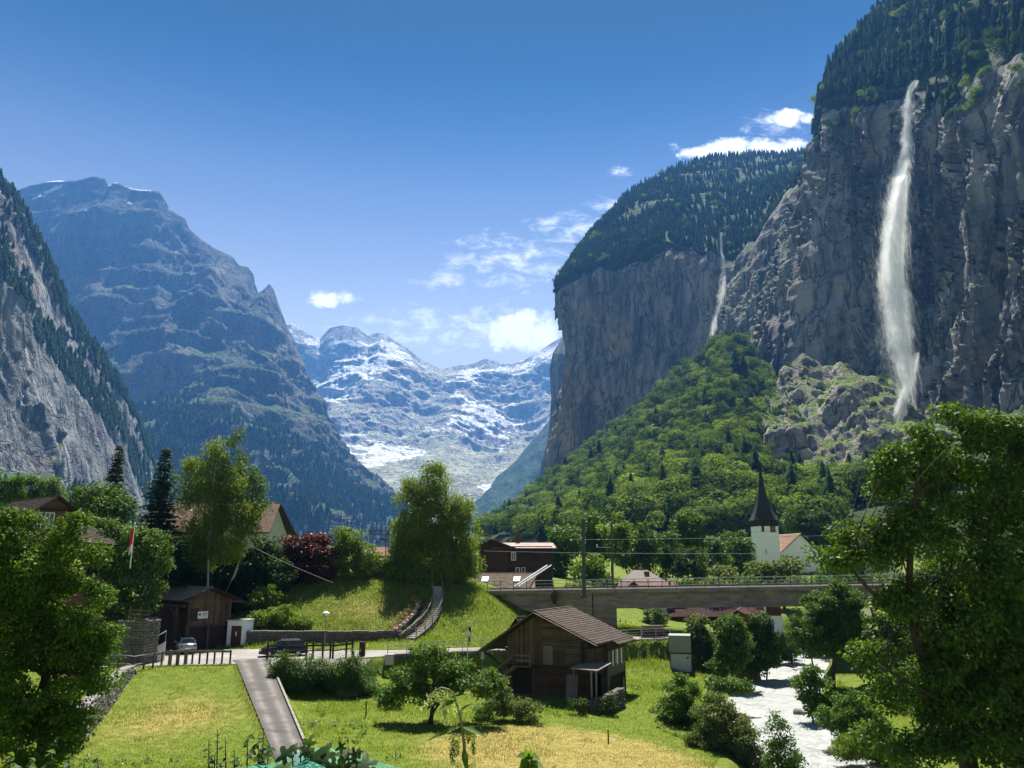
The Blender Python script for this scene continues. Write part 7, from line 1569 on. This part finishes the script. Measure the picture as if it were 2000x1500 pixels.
V, F = crown_leaves(rr, cl_[::3] + [0.2, 0, 0.16, 0], 7, 0.07); tag(link('meadow_flowers', fast_mesh('meadow_flowers', V, F), MATS['lamp_glass']), 'tiny pale flowers among the weeds in the grass', kind='stuff')
# boulders along the water's edge
rr = np.random.default_rng(31)
for i, (px, py) in enumerate(((1462, 1350), (1447, 1402), (1556, 1345), (1560, 1395))):
    rv = ray(px, py); Yb = RIVZ / rv[2]; s_ = 0.3 + 0.25 * rr.random(); mb = MB()
    mb.lathe([(0.5 * s_, -0.6 * s_), (0.95 * s_, -0.1 * s_), (0.8 * s_, 0.35 * s_), (0.4 * s_, 0.6 * s_), (0.05, 0.66 * s_)], 9, (0, 0, 0), i)
    mb.v = [tuple(np.array(v) * (1 + 0.16 * rr.normal(size=3))) for v in mb.v]
    o_ = mb.build('boulder', MATS['stone'], None, True); o_.location = (float(rv[0] * Yb), float(Yb), RIVZ + 0.1); tag(o_, 'grey boulder at the edge of the milky river', 'boulder', 'boulders in the river')
# ------------------------------------------------------------------ plants on the near terrace
leafmat('fore_leaf', (0.05, 0.10, 0.015), (0.13, 0.21, 0.035), 0.45, 0.15, None, 0.6); leafmat('fore_dark', (0.02, 0.05, 0.014), (0.06, 0.11, 0.03), 0.3, 0.2, None, 0.6); leafmat('tassel', (0.30, 0.34, 0.13), (0.62, 0.64, 0.36), 0.4, 0.2); plain('stem_green', (0.20, 0.22, 0.08), 0.6, 0.3, 30.0)
def shaped_leaf(parent, base, tip, nrm, width, mat, outline='lance', curl=0.12, name='leaf'):
    """one leaf blade with a folded midrib"""
    b, t = np.array(base, float), np.array(tip, float); L = np.linalg.norm(t - b); d = (t - b) / L; nn = np.array(nrm, float); nn = nn - (nn @ d) * d; nn /= np.linalg.norm(nn); s = np.cross(d, nn)
    vs, fs = [], []; m = 9
    for i in range(m):
        u = i / (m - 1)
        if outline == 'lance': w_ = math.sin(math.pi * u ** 0.75) ** 0.9
        elif outline == 'heart': w_ = math.sin(math.pi * u ** 0.55) ** 0.8
        else: w_ = (0.5 + 0.5 * abs(math.sin(u * math.pi * 2.5 + 0.4))) * math.sin(math.pi * u ** 0.6) ** 0.6
        w_ = max(w_, 0.02) * width / 2; lift = -curl * L * u * u
        c = b + d * L * u + nn * lift
        vs += [c - s * w_ + nn * w_ * 0.25, c, c + s * w_ + nn * w_ * 0.25]
    for i in range(m - 1):
        k = 3 * i; fs += [(k, k + 1, k + 4, k + 3), (k + 1, k + 2, k + 5, k + 4)]
    return MB().add(vs, fs).build(name, MATS[mat], parent, True)
def lobed_leaf(parent, c, nrm, rad, mat, seed, spin=0.0):
    """five-lobed toothed vine leaf"""
    rr = np.random.default_rng(seed); nn = unit(np.array(nrm, float)[None])[0]; u = unit(np.cross(nn, [0.3, 0.2, 1.0])[None])[0]; v = np.cross(nn, u); n = 40; vs = [np.array(c, float)]; fs = []
    for k in range(n):
        a = 6.283 * k / n; lobe = 0.62 + 0.30 * math.cos(5 * a) * (0.75 + 0.25 * math.cos(a)) + 0.08 * math.cos(20 * a + 1) + 0.10 * math.cos(a)
        if abs(a - math.pi) < 0.25: lobe *= 0.45
        q = rad * lobe * (0.95 + 0.1 * rr.random()); aa = a + spin
        vs.append(np.array(c) + (u * math.cos(aa) + v * math.sin(aa)) * q + nn * (-0.35 * q * q / rad + 0.06 * rad * math.cos(5 * a)))
    fs = [(0, 1 + k, 1 + (k + 1) % n) for k in range(n)]
    return MB().add(vs, fs).build('leaf', MATS[mat], parent, True)
def L3(px, py, Y, o_): return P(px, py, Y) - o_
o_ = P(915, 1520, 4.0); o_[2] = gz(o_[0], 4.0); wd_ = thing('tall_weed', 'tall green weed with arched pale flower tassels close in the foreground', 'plant', o_)
stp = [(918, 1700), (915, 1520), (908, 1470), (903, 1420), (897, 1390), (888, 1362), (877, 1347), (862, 1343), (846, 1352), (834, 1368), (827, 1386)]
MB().tube([L3(a, b, 4.0, o_) for a, b in stp], [0.010, 0.009, 0.008, 0.007, 0.006, 0.0055, 0.005, 0.0045, 0.004, 0.0035, 0.002], 7).build('stem', MATS['stem_green'], wd_, True)
for (a, b), (c, d), w_, nn in (((898, 1419), (836, 1441), 0.024, (0.2, -0.6, 0.8)), ((902, 1419), (952, 1436), 0.024, (-0.1, -0.5, 0.9)), ((888, 1368), (858, 1384), 0.028, (0.2, -0.7, 0.7)), ((906, 1463), (911, 1505), 0.03, (0.1, -1, 0.1)), ((897, 1390), (918, 1372), 0.02, (0.1, -0.7, 0.6))): shaped_leaf(wd_, L3(a, b, 4.0, o_), L3(c, d, 3.92, o_), nn, w_, 'fore_leaf')
rr = np.random.default_rng(3)
for a, b0_, b1_, sz in ((868, 1350, 1400, 7), (855, 1348, 1372, 7), (842, 1356, 1376, 6), (830, 1372, 1394, 5), (878, 1352, 1382, 6), (892, 1380, 1402, 8), (884, 1436, 1492, 5), (893, 1440, 1478, 6), (916, 1424, 1452, 5), (924, 1424, 1474, 5), (872, 1382, 1418, 4), (912, 1350, 1364, 4), (896, 1488, 1512, 8), (920, 1490, 1512, 7)):
    k = max(4, int((b1_ - b0_) / 4)); cl_ = np.array([np.append(L3(a + rr.normal() * 1.5, b0_ + (b1_ - b0_) * i / k, 4.0, o_), sz * 4.0 / FPX * (1.1 - 0.7 * i / k)) for i in range(k)])
    V, F = crown_leaves(rr, cl_, 26, 0.010, 0.3); link('tassel', fast_mesh('tassel', V, F), MATS['tassel' if b0_ < 1410 else 'fore_leaf'], wd_)
o_ = P(1035, 1540, 4.2); o_[2] = gz(o_[0], 4.2); bp_ = thing('budding_plant', 'small leafy plant with pale top leaves at the foot of the picture', 'plant', o_); MB().tube([L3(1036, 1800, 4.2, o_), L3(1035, 1540, 4.2, o_), L3(1031, 1474, 4.2, o_)], [0.012, 0.009, 0.004], 7).build('stem', MATS['stem_green'], bp_, True)
for (a, b), (c, d), w_, nn in (((1031, 1478), (1010, 1476), 0.05, (0, -0.6, 0.8)), ((1031, 1478), (1054, 1482), 0.055, (0, -0.5, 0.9)), ((1032, 1478), (1026, 1464), 0.03, (0, -1, 0.2)), ((1033, 1480), (1038, 1464), 0.03, (0.3, -1, 0.2)), ((1030, 1484), (1016, 1500), 0.06, (0.4, -0.9, 0.2)), ((1036, 1484), (1050, 1504), 0.06, (-0.3, -0.9, 0.2)), ((1036, 1490), (1062, 1498), 0.05, (0, -0.4, 0.9)), ((1032, 1492), (1030, 1516), 0.06, (0, -1, 0.1)), ((1075, 1506), (1085, 1494), 0.03, (0, -0.6, 0.8))): shaped_leaf(bp_, L3(a, b, 4.2, o_), L3(c, d, 4.15, o_), nn, w_, 'fore_leaf', 'heart')
def bramble(label, stems, Y, seed, mat='fore_dark', size=24, nl=9, lobed=False):
    rr = np.random.default_rng(seed); o_ = P(stems[0][0], 1560, Y); o_[2] = gz(o_[0], Y); root = thing('garden_shrub', label, 'plant', o_)
    for sx_, sy_, lean in stems:
        pts_ = [L3(sx_ - lean * 1.5, 1700, Y, o_), L3(sx_ - lean, 1560, Y, o_), L3(sx_ - lean * 0.4, (sy_ + 1560) / 2, Y, o_), L3(sx_, sy_, Y, o_)]
        MB().tube(pts_, [0.009, 0.007, 0.005, 0.002], 6).build('stem', MATS['bark'], root, True)
        for k in range(nl):
            t = k / (nl - 1); py = sy_ + (1530 - sy_) * t; px = sx_ - lean * t * 0.8 + rr.normal() * 3; a_ = rr.choice([-1, 1]); L = size * (0.45 + 0.65 * rr.random()) * (0.5 + 0.5 * min(1, t * 2 + 0.25))
            b_ = L3(px, py, Y, o_); tip = L3(px + a_ * L * 0.85, py - L * 0.2 + rr.random() * L * 0.7, Y + rr.normal() * 0.05, o_)
            if lobed: lobed_leaf(root, (b_ + tip) / 2, (rr.normal() * 0.4, -0.8, 0.6 + rr.normal() * 0.3), L * Y / FPX * 0.75, mat if rr.random() < 0.7 else 'fore_leaf', seed + k, rr.random() * 6)
            else: shaped_leaf(root, b_, tip, (rr.normal() * 0.4, -0.6, 0.9), L * Y / FPX * 0.65, mat if rr.random() < 0.6 else 'fore_leaf', 'heart')
    return root
bramble('dark currant shrub with a tall shoot in front of the ramp', [(515, 1422, 6), (484, 1438, 4), (505, 1450, 2), (525, 1462, 8)], 5.0, 5, size=26, nl=11)
bramble('sparse dark twigs with small leaves before the mound', [(425, 1424, 3), (408, 1444, 0), (440, 1440, -3), (458, 1462, 2), (420, 1470, 5)], 5.2, 6, size=16, nl=9)
bramble('vine with large toothed dark leaves above the green net', [(588, 1452, 4), (570, 1462, -8), (612, 1468, 10)], 4.4, 7, size=46, nl=6, lobed=True)
bramble('second vine with drooping toothed leaves over the net', [(680, 1456, -4), (664, 1466, 4), (698, 1466, 8)], 4.3, 8, size=44, nl=6, lobed=True)
bramble('low leafy shoots under the big bush tree in the corner', [(20, 1470, 4), (60, 1480, 6), (100, 1466, -6), (135, 1476, 3), (165, 1484, 8), (190, 1478, -10)], 4.6, 9, size=24, nl=9)
m, g = material('garden_net'); tcn = g.n('ShaderNodeTexCoord'); nn_ = g.noise(g.scale(tcn.outputs['Object'], (60, 60, 60)), 1.0, 2, 0.6)
bs = g.n('ShaderNodeBsdfPrincipled', ins={'Base Color': (0.05, 0.36, 0.27), 'Roughness': 0.5}); tl = g.n('ShaderNodeBsdfTranslucent', ins={'Color': (0.06, 0.42, 0.32, 1)}); m1 = g.n('ShaderNodeMixShader', ins={0: 0.4, 1: bs, 2: tl})
g.n('ShaderNodeOutputMaterial', ins={0: g.n('ShaderNodeMixShader', ins={0: g.step(nn_, 0.38, 0.62), 1: g.n('ShaderNodeBsdfTransparent'), 2: m1})})
top_ = [(470, 1500, 4.6), (520, 1494, 4.6), (565, 1478, 4.6), (600, 1458, 4.6), (650, 1462, 4.7), (700, 1470, 4.7), (735, 1486, 4.7), (770, 1497, 4.8), (815, 1506, 4.9)]
S, t = loft([top_, [(x, y + 40, d - 0.35) for x, y, d in top_], [(x, y + 130, d - 0.7) for x, y, d in top_]], [0, 0.3, 1], 90, 40)
S += (0.03 * fbm(S.reshape(-1, 3) * 5, 3, 3))[..., None].reshape(90 * 40, 1).reshape(40, 90, 1) * np.array([0, -1, 0.5])
me = fast_mesh('garden_net', S.reshape(-1, 3), grid_faces(40, 90)); smooth(me); tag(link('garden_net', me, m), 'green bird net draped over the vines in the foreground', 'net')
